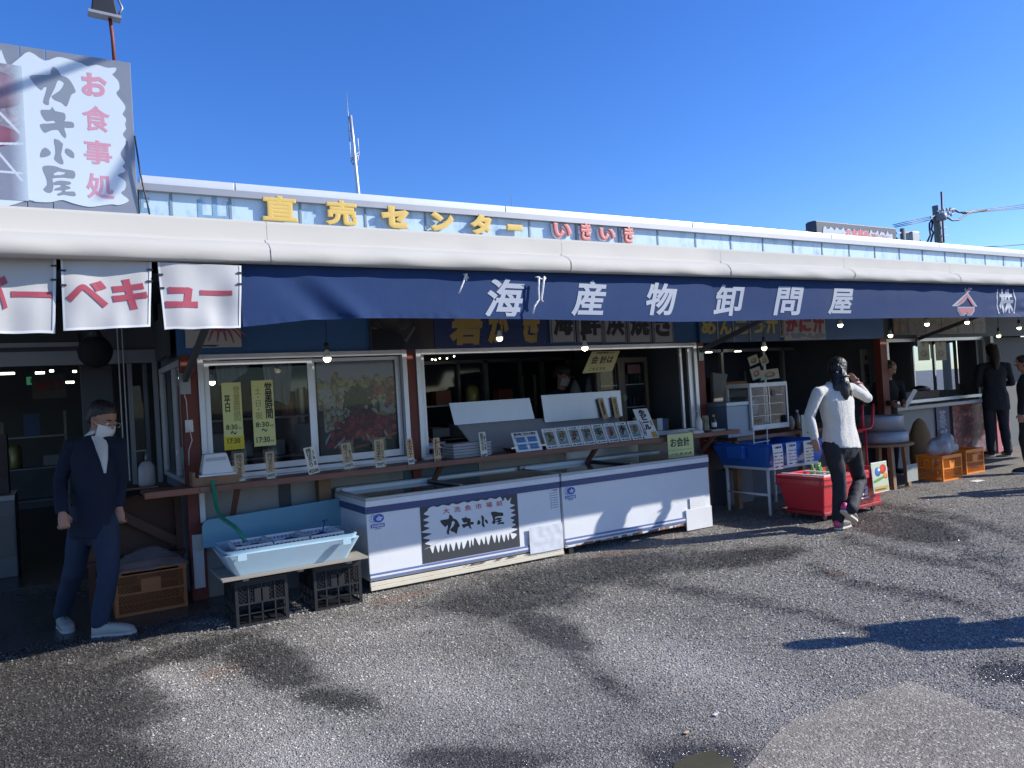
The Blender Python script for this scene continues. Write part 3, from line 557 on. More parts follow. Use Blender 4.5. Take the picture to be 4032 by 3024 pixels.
b = MB().grid(lambda s_, t: vsurf(XV0+(15.5-XV0)*s_, .965+.05*t)+Vector((0, -.005, 0)), 420, 1); b.build('hem', M_valb, vl)
M_vlet = mat('faded_white_canvas_print', (.26, .30, .37), .6, var=.06)
def onsurf(o, surf):                    # lay flat lettering onto the cloth
    o.data.polygons.foreach_set('use_smooth', [False]*len(o.data.polygons))
    densify(o, .03, 5)
    for v_ in o.data.vertices:
        x = v_.co.x+AO.x; zt = zbot(x)+.03; zb = vbot(x); t = (zt-(v_.co.z+AO.z))/(zt-zb); v_.co.y = surf(x, max(0, min(1, t))).y-.0025-(0.001 if v_.co.y < -.001 else 0)
def vtext(ch, xa, ya, xb, yb, m, bold=.04, shear=.25, name='letter'):
    y = yv(P((xa+xb)/2, ya, 4.3).x); a = P(xa, yb, y); c = P(xb, ya, y); xc = (xa+xb)/2
    o = text(ch, a.x-AO.x, c.x-AO.x, P(xc, yb, y).z-AO.z, P(xc, ya, y).z-AO.z, 0, m, vl, name, bold=bold, shear=shear, depth=.002, res=5); onsurf(o, vsurf); return o
for a in (('海', 1906, 1096, 2070, 1250), ('産', 2247, 1102, 2395, 1245), ('物', 2546, 1112, 2676, 1241), ('卸', 2812, 1120, 2935, 1243), ('問', 3048, 1128, 3168, 1241), ('屋', 3262, 1136, 3362, 1238)): vtext(*a, M_vlet, .026)
M_ered = mat('faded_red_emblem', (.30, .07, .10), .6)
def vpoly(pts, m, name, dy=0):
    out = []
    y = yv(12); pr = [P(x, yy, y) for x, yy in pts]; b = MB().prism([(p.x-AO.x, p.z-AO.z) for p in pr], -.001-.002, 0); o = b.build(name, m, vl); onsurf(o, lambda x, t: vsurf(x, t)+Vector((0, -dy, 0)))
vpoly([(3812, 1150), (3850, 1207), (3835, 1206), (3822, 1185), (3812, 1172), (3795, 1192), (3772, 1206), (3750, 1205)], M_vlet, 'emblem', 0)
vpoly([(3811, 1157), (3841, 1203), (3830, 1202), (3811, 1170), (3790, 1192), (3765, 1203)], M_ered, 'emblem', .003)
for s_ in (-1, 1):
    c_ = 3793 if s_ < 0 else 3820
    vpoly([(c_-20, 1208), (c_+19, 1208), (c_+18, 1225), (c_+6, 1242), (c_-10, 1242), (c_-20, 1225)], M_vlet, 'emblem')
    vpoly([(c_-16, 1211), (c_+15, 1211), (c_+14, 1224), (c_+4, 1238), (c_-8, 1238), (c_-16, 1224)], M_ered, 'emblem', .003)
vpoly([(3803, 1133), (3811, 1140), (3820, 1132), (3832, 1136), (3815, 1152), (3806, 1152), (3800, 1138)], M_vlet, 'emblem'); vpoly([(3806, 1137), (3811, 1144), (3820, 1136), (3825, 1139), (3814, 1149), (3808, 1149)], M_ered, 'emblem', .003)
vtext('株', 3938, 1138, 3984, 1235, M_vlet, .03, .1)
for s_ in (-1, 1):
    pts = [(3961+s_*(30+6*math.cos(t)), 1187-50*math.sin(t)) for t in [-1.3+.26*i for i in range(11)]]; pts += [(x-s_*4, y) for x, y in pts[::-1]]
    vpoly(pts, M_vlet, 'bracket_mark')
# overhead service cables (above the frame) whose shadows cross the billboard
_sv = Vector((math.sin(SUN_AZ)*math.cos(SUN_EL), math.cos(SUN_AZ)*math.cos(SUN_EL), math.sin(SUN_EL)))
for lab, (xa, ya), (xb, yb), ea, eb, dd_ in (('black overhead service cable above the frame, shading the billboard top', (0, 365), (380, 228), 1.5, 9., 4.2), ('second overhead cable above the frame, shading the billboard corner', (382, 832), (532, 597), -.15, 7., 4.8)):
    a_, b_ = P(xa, ya, YS-.01), P(xb, yb, YS-.01); d_ = (b_-a_).normalized(); q_ = a_+_sv*dd_-d_*ea; e_ = b_+_sv*dd_+d_*eb
    tt_ = thing('overhead_cable', lab, 'cable', q_); MB().tube([(0, 0, 0), (e_-q_)*.5, e_-q_], .032, 8).build('cable', M_blk_cord, tt_)
# frayed strings tied to the cover
M_str = mat('frayed_white_string', (.75, .75, .72), .9, bump=.5)
def string(pts, lab, r=.0075):
    q = P(*pts[0], 4.21); t = thing('frayed_string', lab, 'string', q)
    pp_ = [P(x, y, 4.21)-q for x, y in pts]; b = MB().tube(pp_, r, 5)
    for i in range(9):
        a = pp_[0].lerp(pp_[min(1, len(pp_)-1)], .3*rng.rand()); b.tube([a, a+Vector((rng.normal(0, .015), 0, rng.normal(-.01, .015)))], r*.5, 4)
    b.build('cord', M_str, t)
    return t
string([(1835, 1078), (1828, 1100), (1818, 1125), (1805, 1158)], 'short frayed white string knotted at the cover, left of the lettering')
string([(2123, 1090), (2120, 1135), (2122, 1180), (2115, 1190), (2105, 1205), (2098, 1235)], 'longer white string dangling over the valance between first and second character')
string([(2143, 1088), (2139, 1130), (2132, 1178), (2137, 1188)], 'white string just right of the longer dangling one, knotted at its end')
# three white banners at the left
M_ban = mat('white_banner_vinyl', (.48, .48, .475), .5, var=.05, scale=2.5, bump=.2, bscale=6, dirt=.2, dirtcol=(.4, .38, .34))
M_bred = mat('red_banner_print', (.36, .06, .09), .5, var=.08)
M_hem = mat('banner_hem', (.66, .67, .68), .5)
def banner(corners, lab, glyphs, seed):
    YB = 4.05-.015*seed; tl, tr, br, bl = [P(x, y, YB) for x, y in corners]; o_ = tl.copy(); t = thing('banner', lab, 'banner', o_, group='white barbecue banners')
    def s_(u_, v_):
        p = tl.lerp(tr, u_).lerp(bl.lerp(br, u_), v_)-o_; p.y += .014*mnoise.noise(Vector((u_*2.2+seed*7, v_*1.8, seed)))+.02*v_*mnoise.noise(Vector((u_*3.5, seed*3, 0)))
        if v_ > .95: p.z += .004*mnoise.noise(Vector((u_*4, seed, 9)))
        return p
    MB().grid(s_, 24, 20).build('cloth', M_ban, t)
    for (u0, v0, u1, v1) in ((0, 0, .025, 1), (.975, 0, 1, 1), (0, .965, 1, 1)):
        MB().grid(lambda a, c_: s_(u0+(u1-u0)*a, v0+(v1-v0)*c_)+Vector((0, -.003, 0)), 14 if u1-u0 > .5 else 1, 14 if v1-v0 > .5 else 1).build('hem', M_hem, t)
    for ch, xa, ya, xb, yb, bold in glyphs:
        xc = (xa+xb)/2; a = P(xa, (ya+yb)/2, YB)-o_; c_ = P(xb, (ya+yb)/2, YB)-o_; zt = (P(xc, ya, YB)-o_).z; zb = (P(xc, yb, YB)-o_).z
        g = text(ch, a.x, c_.x, zb, zt, 0, M_bred, t, 'letter', bold=bold, depth=.002, res=6)
        w_ = (tr-tl).x; h_ = (tl-bl).z; densify(g, .03, 5)
        for vv in g.data.vertices: fr = vv.co.y < -.001; vv.co.y = s_(max(0, min(1, vv.co.x/w_)), max(0, min(1, -vv.co.z/h_))).y-.002-(.001 if fr else 0)
    for u_, v_ in ((.98, .12), (.98, .3), (.02, .18), (.02, .38)):
        q = s_(u_, v_); MB().box(q.x-.012, q.x+.012, q.y-.008, q.y-.002, q.z-.004, q.z+.004).build('tie', M_black, t)
banner([(-260, 990), (222, 1012), (217, 1313), (-260, 1313)], 'leftmost white banner cut by the frame, ending in a long red dash', [('バ', -75, 1085, 33, 1218, .03), ('ー', 45, 1147, 205, 1171, .03)], 1)
banner([(238, 1014), (597, 1032), (592, 1286), (250, 1303)], 'middle white banner with two red characters, sagging at its bottom hem', [('ベ', 258, 1104, 425, 1212, .035), ('キ', 441, 1098, 582, 1220, .05)], 2)
banner([(620, 1033), (950, 1046), (948, 1290), (648, 1298)], 'rightmost white banner beside the blue valance', [('ュ', 650, 1130, 778, 1212, .05), ('ー', 788, 1143, 914, 1163, .04)], 3)
# ================================================================ SIGNS UNDER THE AWNING
def wallsign(name, lab, xa, xb, yb, m, Y=YW-.04, z1=2.42, th=.025, cat='sign', ya=None):
    """board fixed flat on the facade; bottom edge follows the position yb, top hidden by the valance"""
    x0 = P(xa, yb, Y).x; x1 = P(xb, yb, Y).x; z0 = P((xa+xb)/2, yb, Y).z
    t = thing(name, lab, cat, (x0, Y, z0)); MB().box(0, x1-x0, 0, th, 0, z1-z0).build('board', m, t, bevel=.002)
    return t, x1-x0, z1-z0
M_dkblue = mat('deep_blue_print', (.015, .035, .13), .45, var=.4, scale=6, stretch=(1, 1, 3))
# octopus poster
t, w, h = wallsign('octopus_poster', 'cream poster of a red octopus with spread arms, upper left of the blue facade', 733, 952, 1368, mat('cream_board', (.50, .48, .43), .5, var=.04), z1=2.36)
M_oct = mat('octopus_red_print', (.36, .035, .05), .5, var=.3, scale=20); M_octa = mat('octopus_arm_print', (.34, .10, .16), .5, var=.35, scale=25)
def disc(cx, cz, rx, rz, n=24): return [(cx+rx*math.cos(2*PI*k/n), cz+rz*math.sin(2*PI*k/n)) for k in range(n)]
MB().prism(disc(.27, .26, .13, .13), -.004, -.001).build('printed_head', M_oct, t)
b = MB()
for k, (ex, ez) in enumerate(((.06, .135), (.10, .07), (.17, .05), (.24, .045), (.31, .05), (.37, .035), (.43, .07), (.47, .09))):
    sx0 = .17+.028*k; pts = [(sx0, .17), ((sx0+ex)/2+.01, .12-.02*abs(k-3.5)*-.4), (ex, ez)]
    L_ = []; R_ = []
    for i in range(9):
        q = i/8; x = (1-q)**2*pts[0][0]+2*q*(1-q)*pts[1][0]+q*q*pts[2][0]; z = (1-q)**2*pts[0][1]+2*q*(1-q)*pts[1][1]+q*q*pts[2][1]; ww = .015*(1-.7*q)
        L_.append((x-ww, z)); R_.append((x+ww, z))
    b.prism(L_+R_[::-1], -.007-.0004*k, -.0045)
b.build('printed_arms', M_octa, t)
for x in (.235, .305): MB().prism(disc(x, .215, .017, .017, 14), -.0075, -.0045).build('printed_eye', M_paper, t); MB().prism(disc(x, .212, .008, .008, 10), -.010, -.0078).build('printed_pupil', M_paint_black, t)
MB().prism(disc(.27, .165, .014, .012, 14), -.0125, -.0108).build('printed_mouth', M_octa, t)
MB().prism([(.04, .012), (.22, .006), (.26, .02), (.1, .022)], -.004, -.001).build('printed_shadow', M_dkblue, t)
# oyster picture
im = Img(300, 160, (.10, .11, .14))
im.ell(.35, .75, .33, .30, -.15, (.30, .27, .27), .35); im.ell(.33, .8, .26, .2, -.15, (.36, .33, .31), .5); im.ell(.5, .6, .1, .08, .2, (.2, .18, .2), -.5)
for i in range(40): im.ell(.05+.6*rng.rand(), .55+.4*rng.rand(), .02+.05*rng.rand(), .01+.02*rng.rand(), rng.rand()*3, (.34, .30, .29), .5, alpha=.35)
im.line(.02, .5, .3, .38, .008, (.45, .42, .4)); im.line(.3, .38, .55, .2, .01, (.45, .42, .4)); im.line(.55, .2, .75, .6, .02, (.38, .35, .34)); im.ell(.9, .6, .2, .6, .4, (.26, .23, .22), .4)
im.ell(.22, .22, .3, .14, -.1, (.02, .025, .06), 0); im.noise(.08)
t, w, h = wallsign('oyster_picture_sign', 'dark framed photograph of a large raw oyster under the valance', 1462, 1712, 1382, mat('dark_frame', (.06, .045, .045), .5), z1=2.40)
picture(.012, w-.012, .012, h, -.003, im.mat('raw_oyster_print', .35), t)
# blue sign with gold brush characters
t, w, h = wallsign('rock_oyster_sign', 'deep blue sign with big gold brush characters, next to the oyster photograph', 1714, 2158, 1376, M_dkblue, z1=2.42)
def onboard(t, chs, m, **k):
    L0 = t.location
    for ch, xa, ya, xb, yb in chs:
        xc = (xa+xb)/2; a = P(xa, yb, L0.y); c_ = P(xb, yb, L0.y); zb = P(xc, yb, L0.y).z; zt = P(xc, ya, L0.y).z
        text(ch, a.x-L0.x, c_.x-L0.x, zb-L0.z, zt-L0.z, -.0012, m, t, 'letter', depth=.004, **k)
onboard(t, [('岩', 1772, 1215, 1905, 1358), ('が', 1922, 1205, 2012, 1352), ('き', 2062, 1205, 2130, 1350)], M_gold2, bold=.06, shear=.15)
b = MB()
for i in range(14):
    x0 = .1+w*rng.rand()*.8; z0 = .03+.18*rng.rand(); r = .04+.1*rng.rand(); b.tube([(x0+r*1.8*math.cos(q), -.0005, z0+r*.35*math.sin(q)) for q in [.3+.25*j for j in range(10)]], .0022, 3)
b.build('wave_lines', mat('pale_wave_print', (.05, .09, .24), .5), t)
# five white panels with black characters
M_rough = mat('rough_white_panel', (.42, .40, .38), .6, var=.08); 
for ch, xa, xb in (('海', 2177, 2260), ('鮮', 2283, 2368), ('浜', 2386, 2462), ('焼', 2482, 2560), ('き', 2581, 2648)):
    t, w, h = wallsign('character_panel', {'海': 'first', '鮮': 'second', '浜': 'third', '焼': 'fourth', 'き': 'last'}[ch]+' of five upright white panels under the valance, bearing the black character '+ch, xa-3, xb+3, 1350, M_blue, z1=2.42)
    poly = []; n = 22
    for i in range(n+1): poly.append((.006+.006*rng.rand(), .01+(h-.01)*i/n))
    for i in range(n+1): poly.append((w-.006-.006*rng.rand(), h-(h-.01)*i/n))
    MB().prism(poly, -.004, -.0005).build('white_face', M_rough, t)
    text(ch, .014, w-.014, .075, .39, -.0045, M_paint_black, t, 'letter', bold=.045, depth=.004, res=4)
    for x in (-.012, w+.006): MB().box(x, x+.006, -.004, .02, .0, h).build('side_strip', M_rough, t)
    tag(t, group='grilled seafood character panels')
# soup signs over stall two
M_bsky = mat('blue_wave_board', (.035, .10, .20), .45, var=.5, scale=5, stretch=(1, 1, 4)); M_gold3 = mat('yellow_print', (.50, .40, .10), .5, var=.08)
t, w, h = wallsign('anglerfish_soup_sign', 'blue board with yellow characters and white seams above the second stall', 2757, 3070, 1346, M_bsky, z1=2.42)
onboard(t, [('ん', 2832, 1262, 2882, 1318), ('こ', 2895, 1258, 2945, 1316), ('う', 2958, 1255, 3012, 1313), ('汁', 3015, 1235, 3064, 1314)], M_gold3, bold=.05)
onboard(t, [('め', 2762, 1262, 2820, 1318)], M_gold3, bold=.05)
for x in (2824, 2887, 2951): a = P(x, 1300, YW-.04).x-t.location.x; MB().box(a-.008, a+.008, -.008, -.0055, 0, h).build('seam_strip', M_rough, t)
t, w, h = wallsign('supplier_plate', 'narrow white vertical plate between the yellow and red soup signs', 3073, 3087, 1328, M_rough, z1=2.42)
text('屋水産', .008, w-.008, .02, .25, -.0012, M_ink, t, vert=True, bold=.02)
t, w, h = wallsign('crab_soup_sign', 'pale board with large red characters and blue wave border', 3090, 3253, 1338, M_rough, z1=2.42)
onboard(t, [('か', 3094, 1250, 3142, 1308), ('に', 3148, 1250, 3196, 1308), ('汁', 3203, 1235, 3247, 1310)], mat('red_sign_print', (.30, .03, .06), .5), bold=.06, shear=.1)
b = MB()
for i in range(26): b.prism(disc(.02+w*.96*rng.rand(), .03+.05*rng.rand(), .03+.03*rng.rand(), .02, 10), -.0008-.0001*i, -.0002)
b.build('wave_border', mat('grey_blue_print', (.16, .24, .30), .5), t)
# menu strip over stall three
im = Img(600, 140, (.42, .38, .24))
for i in range(150): im.ell(rng.rand(), .25*rng.rand(), .015+.05*rng.rand(), .02+.03*rng.rand(), rng.rand()*3, ((.40, .28, .34), (.48, .44, .30), (.36, .22, .16), (.44, .36, .40))[i % 4], .3, alpha=.6)
im.ell(.03, .1, .05, .09, .5, (.50, .36, .06), .3); im.ell(.06, .12, .02, .09, -.3, (.35, .08, .05), .3)
t, w, h = wallsign('menu_strip_sign', 'row of faded yellow menu panels with brushed purple letters over the last stall', 3518, 3882, 1316, mat('menu_backing', (.1, .1, .11), .5), Y=7.06, z1=2.55)
im.noise(.05); mm_ = im.mat('menu_strip_print', .5)
xs_ = [P(x, 1300, 7.06).x-t.location.x for x in (3518, 3574, 3641, 3707, 3770, 3830, 3882)]
for k, (a, c) in enumerate(zip(xs_[:-1], xs_[1:])):
    o = picture(a+.012, c-.012, .02, h, -.004, mm_, t, 'menu_panel')
    for l_ in o.data.uv_layers[0].data: l_.uv = (k/6+l_.uv[0]/6, l_.uv[1])
# --- seafood poster inside window one
im = Img(420, 460, (.30, .29, .30))
im.a[:] = np.array((.34, .33, .35))*(1-.35*(1-im.yy/460))[..., None]
im.box(0, 1, 0, .60, (.03, .03, .035)); im.ell(.5, .05, .75, .12, .1, (.02, .06, .03), .2)
for i in range(26): im.line(.02+.5*rng.rand(), .6, rng.rand(), .72+.12*rng.rand(), .006, (.05, .11, .06))
for (cx, cy, rx, ry, col, n, s_) in ((.22, .72, .22, .08, (.62, .48, .28), 40, .06), (.70, .74, .25, .07, (.60, .48, .28), 40, .06), (.80, .66, .2, .1, (.52, .28, .24), 50, .05), (.2, .58, .22, .14, (.58, .55, .45), 70, .07), (.3, .48, .25, .1, (.60, .57, .47), 60, .07),
                                  (.85, .5, .14, .12, (.60, .56, .40), 40, .06), (.16, .38, .16, .08, (.55, .5, .40), 40, .05), (.5, .62, .14, .1, (.12, .17, .08), 26, .06), (.55, .42, .16, .12, (.30, .05, .08), 60, .05), (.62, .33, .26, .07, (.42, .10, .12), 60, .05), (.35, .22, .22, .1, (.33, .08, .10), 60, .05), (.72, .24, .2, .06, (.48, .18, .16), 50, .05), (.93, .62, .06, .12, (.35, .2, .2), 30, .03)):
    for i in range(n):
        g = rng.normal(0, .5, 2); c_ = np.array(col)*(0.55+.7*rng.rand()); im.ell(cx+g[0]*rx, cy+g[1]*ry, 1.35*s_*(.5+.7*rng.rand()), 1.35*s_*(.25+.35*rng.rand()), rng.rand()*3.1, c_*(1, .95, .85), .5, .25)
for i in range(14): im.ell(.55+.12*rng.normal(), .57+.08*rng.normal(), .07, .018, rng.rand()*3, (.06, .12, .05), .5)
for a in ((.12, .25, .03, .12), (.3, .2, .18, .12), (.6, .22, .66, .12), (.84, .24, .88, .17)): im.line(*a, .012, (.55, .5, .35))
for i in range(20): im.ell(.45+.3*(i/20), .10+.05*(i/20)**1.5, .05, .014, .25, (.36, .24, .12), .5)
for i in range(16): im.ell(.72+.28*(i/16), .14+.08*(i/16), .03, .013, .4, (.40, .26, .12), .5)
im.box(0, .06, 0, .5, (.02, .03, .03)); im.noise(.06); im.a = np.clip(im.a*np.array((2.2, 2.05, 2.05)), 0, .7)
t = thing('seafood_poster', 'large poster of a heaped seafood platter behind the right window pane', 'poster', (2.0, 6.745, 1.02))
picture(0, .73, 0, .88, 0, im.mat('seafood_platter_print', .35), t); MB().box(-.01, .74, .004, .012, -.01, .89).build('backing', M_black, t)
# --- opening-hours notices on the left pane
def notice(lab, px0, px1, py0, py1, m, rot):
    x0, x1, z0, z1 = rect(px0, py0, px1, py1, 6.68); t = thing('opening_hours_notice', lab, 'notice', ((x0+x1)/2, 6.684, (z0+z1)/2), (0, rot, 0)); w, h = x1-x0, z1-z0
    MB().box(-w/2, w/2, 0, .002, -h/2, h/2).build('paper', m, t); return t, w, h
M_fade = mat('faded_marker', (.42, .38, .14), .6)
t, w, h = notice('yellow opening-hours notice for weekdays with brighter yellow bottom strip', 871, 962, 1508, 1762, M_yellow, -.0)
MB().box(-w/2-.002, w/2+.003, -.003, -.0005, -h/2-.01, -h/2+.10).build('closing_strip', M_yellow2, t)
text('営業時間', .06*w, w*.42, -.05, h/2-.03, -.0005, M_fade, t, vert=True, bold=.015); text('平日', -.40*w, -.08*w, .03, .17, -.0005, M_ink, t, vert=True, bold=.02)
text('8:30', -w/2+.02, w/2-.045, -.118, -.075, -.0005, M_ink, t, bold=.012); text('分', w/2-.04, w/2-.012, -.118, -.1, -.0005, M_ink, t); text('〜', -.025, .025, -.160, -.130, -.0005, M_ink, t, vert=True, bold=.01)
text('17:30', -w/2+.025, w/2-.03, -h/2+.04, -h/2+.085, -.0035, M_ink, t, bold=.012); text('オーダーストップ', -w/2+.02, w/2-.02, -h/2+.0, -h/2+.025, -.0035, M_fade, t)
t, w, h = notice('plain yellow opening-hours notice for weekends, right of the other one', 988, 1088, 1499, 1752, M_yellow, -.0)
text('営業時間', .08*w, w*.45, -.05, h/2-.02, -.0005, M_ink, t, vert=True, bold=.022); text('土・日・祝', -.38*w, -.06*w, -.05, h/2-.06, -.0005, M_fade, t, vert=True, bold=.015)
text('8:30', -w/2+.02, w/2-.05, -.118, -.075, -.0005, M_ink, t, bold=.012); text('分', w/2-.045, w/2-.012, -.118, -.1, -.0005, M_ink, t); text('〜', -.025, .025, -.160, -.130, -.0005, M_ink, t, vert=True, bold=.01)
text('17:30', -w/2+.02, w/2-.05, -h/2+.03, -h/2+.08, -.0005, M_ink, t, bold=.012); text('分', w/2-.045, w/2-.012, -h/2+.03, -h/2+.05, -.0005, M_ink, t)
# white towels hanging inside window one
M_towel = mat('hanging_white_towel', (.42, .43, .45), .9, bump=.3, bscale=10)
def towel(lab, x0, x1, z0, z1, y, sl=0):
    t = thing('hanging_towel', lab, 'towel', ((x0+x1)/2, y, z1)); w = x1-x0; h = z1-z0
    MB().grid(lambda u_, v_: Vector(((u_-.5)*w*(1-.12*v_)+.03*v_*math.sin(u_*5), .018*math.sin(u_*16)*v_+.01*math.sin(u_*37), -v_*(h+sl*(u_-.5)))), 28, 10).build('cloth', M_towel, t); return t
towel('white towel hanging behind the pane right of the yellow notices', 1.58, 1.84, 1.56, 1.93, 6.95, .06)
towel('crumpled white plastic sheet hanging inside at the top left of the window', 1.18, 1.48, 1.78, 1.95, 6.95, -.1)

# ================================================================ COUNTER AND WHAT STANDS ON IT
ZC = .945
ct = thing('serving_counter', 'weathered reddish wooden plank counter along the serving windows', 'counter', (.5, 6.5, ZC))
for a, c, m in ((.52, .90, mat('smooth_red_board', (.22, .085, .05), .5, var=.2, scale=8, stretch=(.2, 1, 1))), (.902, 2.60, M_wood), (2.602, 4.35, M_wood), (4.352, 6.72, M_wood)):
    z = -.0; MB().box(a-.5, c-.5, 6.24-6.5, 6.565-6.5, -.028, z).build('plank', m, ct, bevel=.004)
    MB().box(a-.5, c-.5, 6.226-6.5, 6.2385-6.5, -.045, .003).build('edge_strip', m, ct, bevel=.003)
for x in (1.2, 2.98, 4.75, 6.45): MB().hexa([(x-.5-.02, .02, -.07), (x-.5+.02, .02, -.07), (x-.5+.02, -.2, -.032), (x-.5-.02, -.2, -.032)][0:4] and [(x-.52, .195, -.34), (x-.48, .195, -.34), (x-.48, .165, -.34), (x-.52, .165, -.34)], [(x-.52, -.13, -.03), (x-.48, -.13, -.03), (x-.48, -.19, -.03), (x-.52, -.19, -.03)]).build('bracket', M_wood, ct)
YC = 6.255
# white pump box with green hose
pb = thing('white_pump_box', 'white plastic pump box on a wooden cradle with a green hose below', 'pump', (P(858, 1885, YC).x, YC+.06, ZC+.004))
MB().hexa([(-.115, -.055, .085), (.12, -.055, .085), (.12, .085, .085), (-.115, .085, .085)], [(-.085, -.03, .24), (.08, -.03, .24), (.08, .07, .24), (-.085, .07, .24)]).build('housing', M_white, pb, bevel=.01)
MB().box(-.135, .135, -.07, .1, .07, .0845).build('rim', M_white, pb, bevel=.003); MB().box(-.075, .07, -.047, -.043, .185, .21).build('label_strip', mat('grey_label', (.45, .46, .48), .5), pb)
MB().box(-.17, .16, -.055, -.035, 0, .065).box(-.18, -.16, -.05, .12, 0, .11).box(.16, .18, -.05, .12, 0, .10).build('wood_cradle', M_woodr, pb)
hs = thing('green_hose', 'green hose running from the pump box down into the blue tub', 'hose', P(835, 1895, YC-.03))
q = P(835, 1895, YC-.035); pts = [P(x, y, Y_) for x, y, Y_ in ((835, 1892, YC-.03), (843, 1930, YC-.06), (850, 1985, YC-.12), (866, 2030, YC-.22), (895, 2055, YC-.35), (925, 2075, YC-.45), (950, 2105, YC-.5), (970, 2140, YC-.52))]
pp_ = []
for i in range(len(pts)-1):
    a, b_, c_, d_ = pts[max(i-1, 0)], pts[i], pts[i+1], pts[min(i+2, len(pts)-1)]
    for j in range(4): s_ = j/4; pp_.append(.5*((2*b_)+(c_-a)*s_+(2*a-5*b_+4*c_-d_)*s_*s_+(3*b_-a-3*c_+d_)*s_**3)-q)
MB().tube(pp_, .015, 10).build('hose', mat('green_rubber', (.015, .22, .13), .35, var=.1), hs); hs.location = q
# price cards on little stands
def price_card(lab, px0, py0, px1, py1, main, price, m, lean=0., clear=True, second=None, Y=YC+.01, pm=None):
    x0, x1, z0, z1 = rect(px0, py0, px1, py1, Y); w = (x1-x0); h = z1-z0; base = Vector(((x0+x1)/2, Y, z0-.03))
    t = thing('price_card', lab, 'price card', base, (-.05, lean, 0), 'handwritten price cards along the counter')
    MB().box(-w/2, w/2, 0, .003, .03, .03+h).build('card', m, t)
    text(main, -w*.34, w*(.12 if second else .34), .03+h*.27, .03+h*.96, -.0005, M_ink, t, vert=True, bold=.012)
    if second: text(second, w*.16, w*.42, .03+h*.3, .03+h*.85, -.0005, M_ink, t, 'small_lettering', vert=True, bold=.01)
    s_ = MB().box(-w*.5, w*.5, -.003, -.0005, .03, .03+h*.22).build('price_slip', pm or M_paper, t); text(price, -w*.42, w*.42, .03+h*.05, .03+h*.18, -.0035, M_ink, s_, bold=.02)
    if clear: MB().box(-w/2-.02, w/2+.02, -.006, -.005, .01, .05+h).build('clear_sleeve', M_clear, t)
    MB().box(-.012, .012, -.012, .012, 0, .03).box(-.02, .02, -.016, .016, -.006, 0).build('stand_foot', M_clear, t); return t
price_card('tan card in a clear sleeve priced 600, just right of the pump box', 922, 1786, 966, 1892, '焼さざえ', '600円', M_kraft)
price_card('tan card in a clear sleeve priced 500, left of the prop timber', 1046, 1780, 1085, 1882, '焼はまぐり', '500円', M_kraft)
price_card('tilted cream card priced 2200 below the middle of the window', 1212, 1760, 1262, 1862, '焼はまぐり', '¥2200', M_cream, -.14, False, '1kg', pm=M_cream)
price_card('darker tan card priced 550 under the poster, slightly tilted', 1352, 1745, 1396, 1842, '焼イカ', '550円', M_kraft, -.08, True, '大')
price_card('tan two-column card in a clear sleeve priced 700', 1474, 1732, 1518, 1838, '海老', '700円', M_kraft, 0, True, 'ジャンボ一本')
price_card('tan card priced 350 leaning on the red post between the windows', 1603, 1728, 1634, 1826, 'ホタテ', '350円', M_kraft, -.03, False)
price_card('tan card priced 550 in front of the red hose', 1707, 1725, 1738, 1822, 'あわび', '¥550', M_kraft, 0, False, '一コ', pm=M_kraft)
price_card('cream two-column card priced 500 beside the clear container', 1890, 1702, 1922, 1802, '殻付カキ', '500円', M_cream, -.03, False, '蒸して生味', Y=YC+.01)
def tilted(name, lab, cat, pxc, py, w, h, lean=.35, Y=YC+.02, m=M_paper, roll=0., group=None):
    p = P(pxc, py, Y); t = thing(name, lab, cat, (p.x, Y, ZC+.004), (-lean, roll, 0), group); MB().box(-w/2, w/2, 0, .006, 0, h).build('board', m, t, bevel=.001); return t
bd = tilted('order_instruction_board', 'white ordering board with four blue boxes leaning at the counter edge', 'board', 2086, 1765, .30, .205, .45)
text('焼き物ご注文の場合', -.125, .125, .17, .197, -.0005, M_ink, bd, bold=.03); MB().box(-.125, .125, -.0015, -.0005, .163, .166).build('red_rule', M_red, bd)
M_lblue = mat('light_blue_print', (.12, .32, .60), .5)
for i, (x, z) in enumerate(((-.065, .095), (.065, .095), (-.065, .02), (.065, .02))):
    bx_ = MB().box(x-.052, x+.055, -.0015, -.0005, z, z+.058).build('blue_box', M_lblue, bd); text(str(i+1), x-.063, x-.055, z+.045, z+.062, -.0005, M_red, bd, 'number')
    for k in range(3): text(('ご注文の品と数を', '係の者へお伝え', 'くださいませ')[k], x-.045, x+.04, z+.041-.017*k, z+.051-.017*k, -.002, M_ink, bx_, res=1)
foods = ['ミックス', 'ほたて', 'いか焼', 'さざえ', '海老串', 'たこ', 'つぶ貝', 'とうもろこし']
fx = [2168, 2222, 2270, 2330, 2375, 2420, 2465, 2505]; cols = [(.35, .25, .12), (.45, .34, .16), (.36, .18, .14), (.30, .26, .14), (.26, .22, .14), (.40, .20, .12), (.22, .15, .13), (.38, .30, .12)]
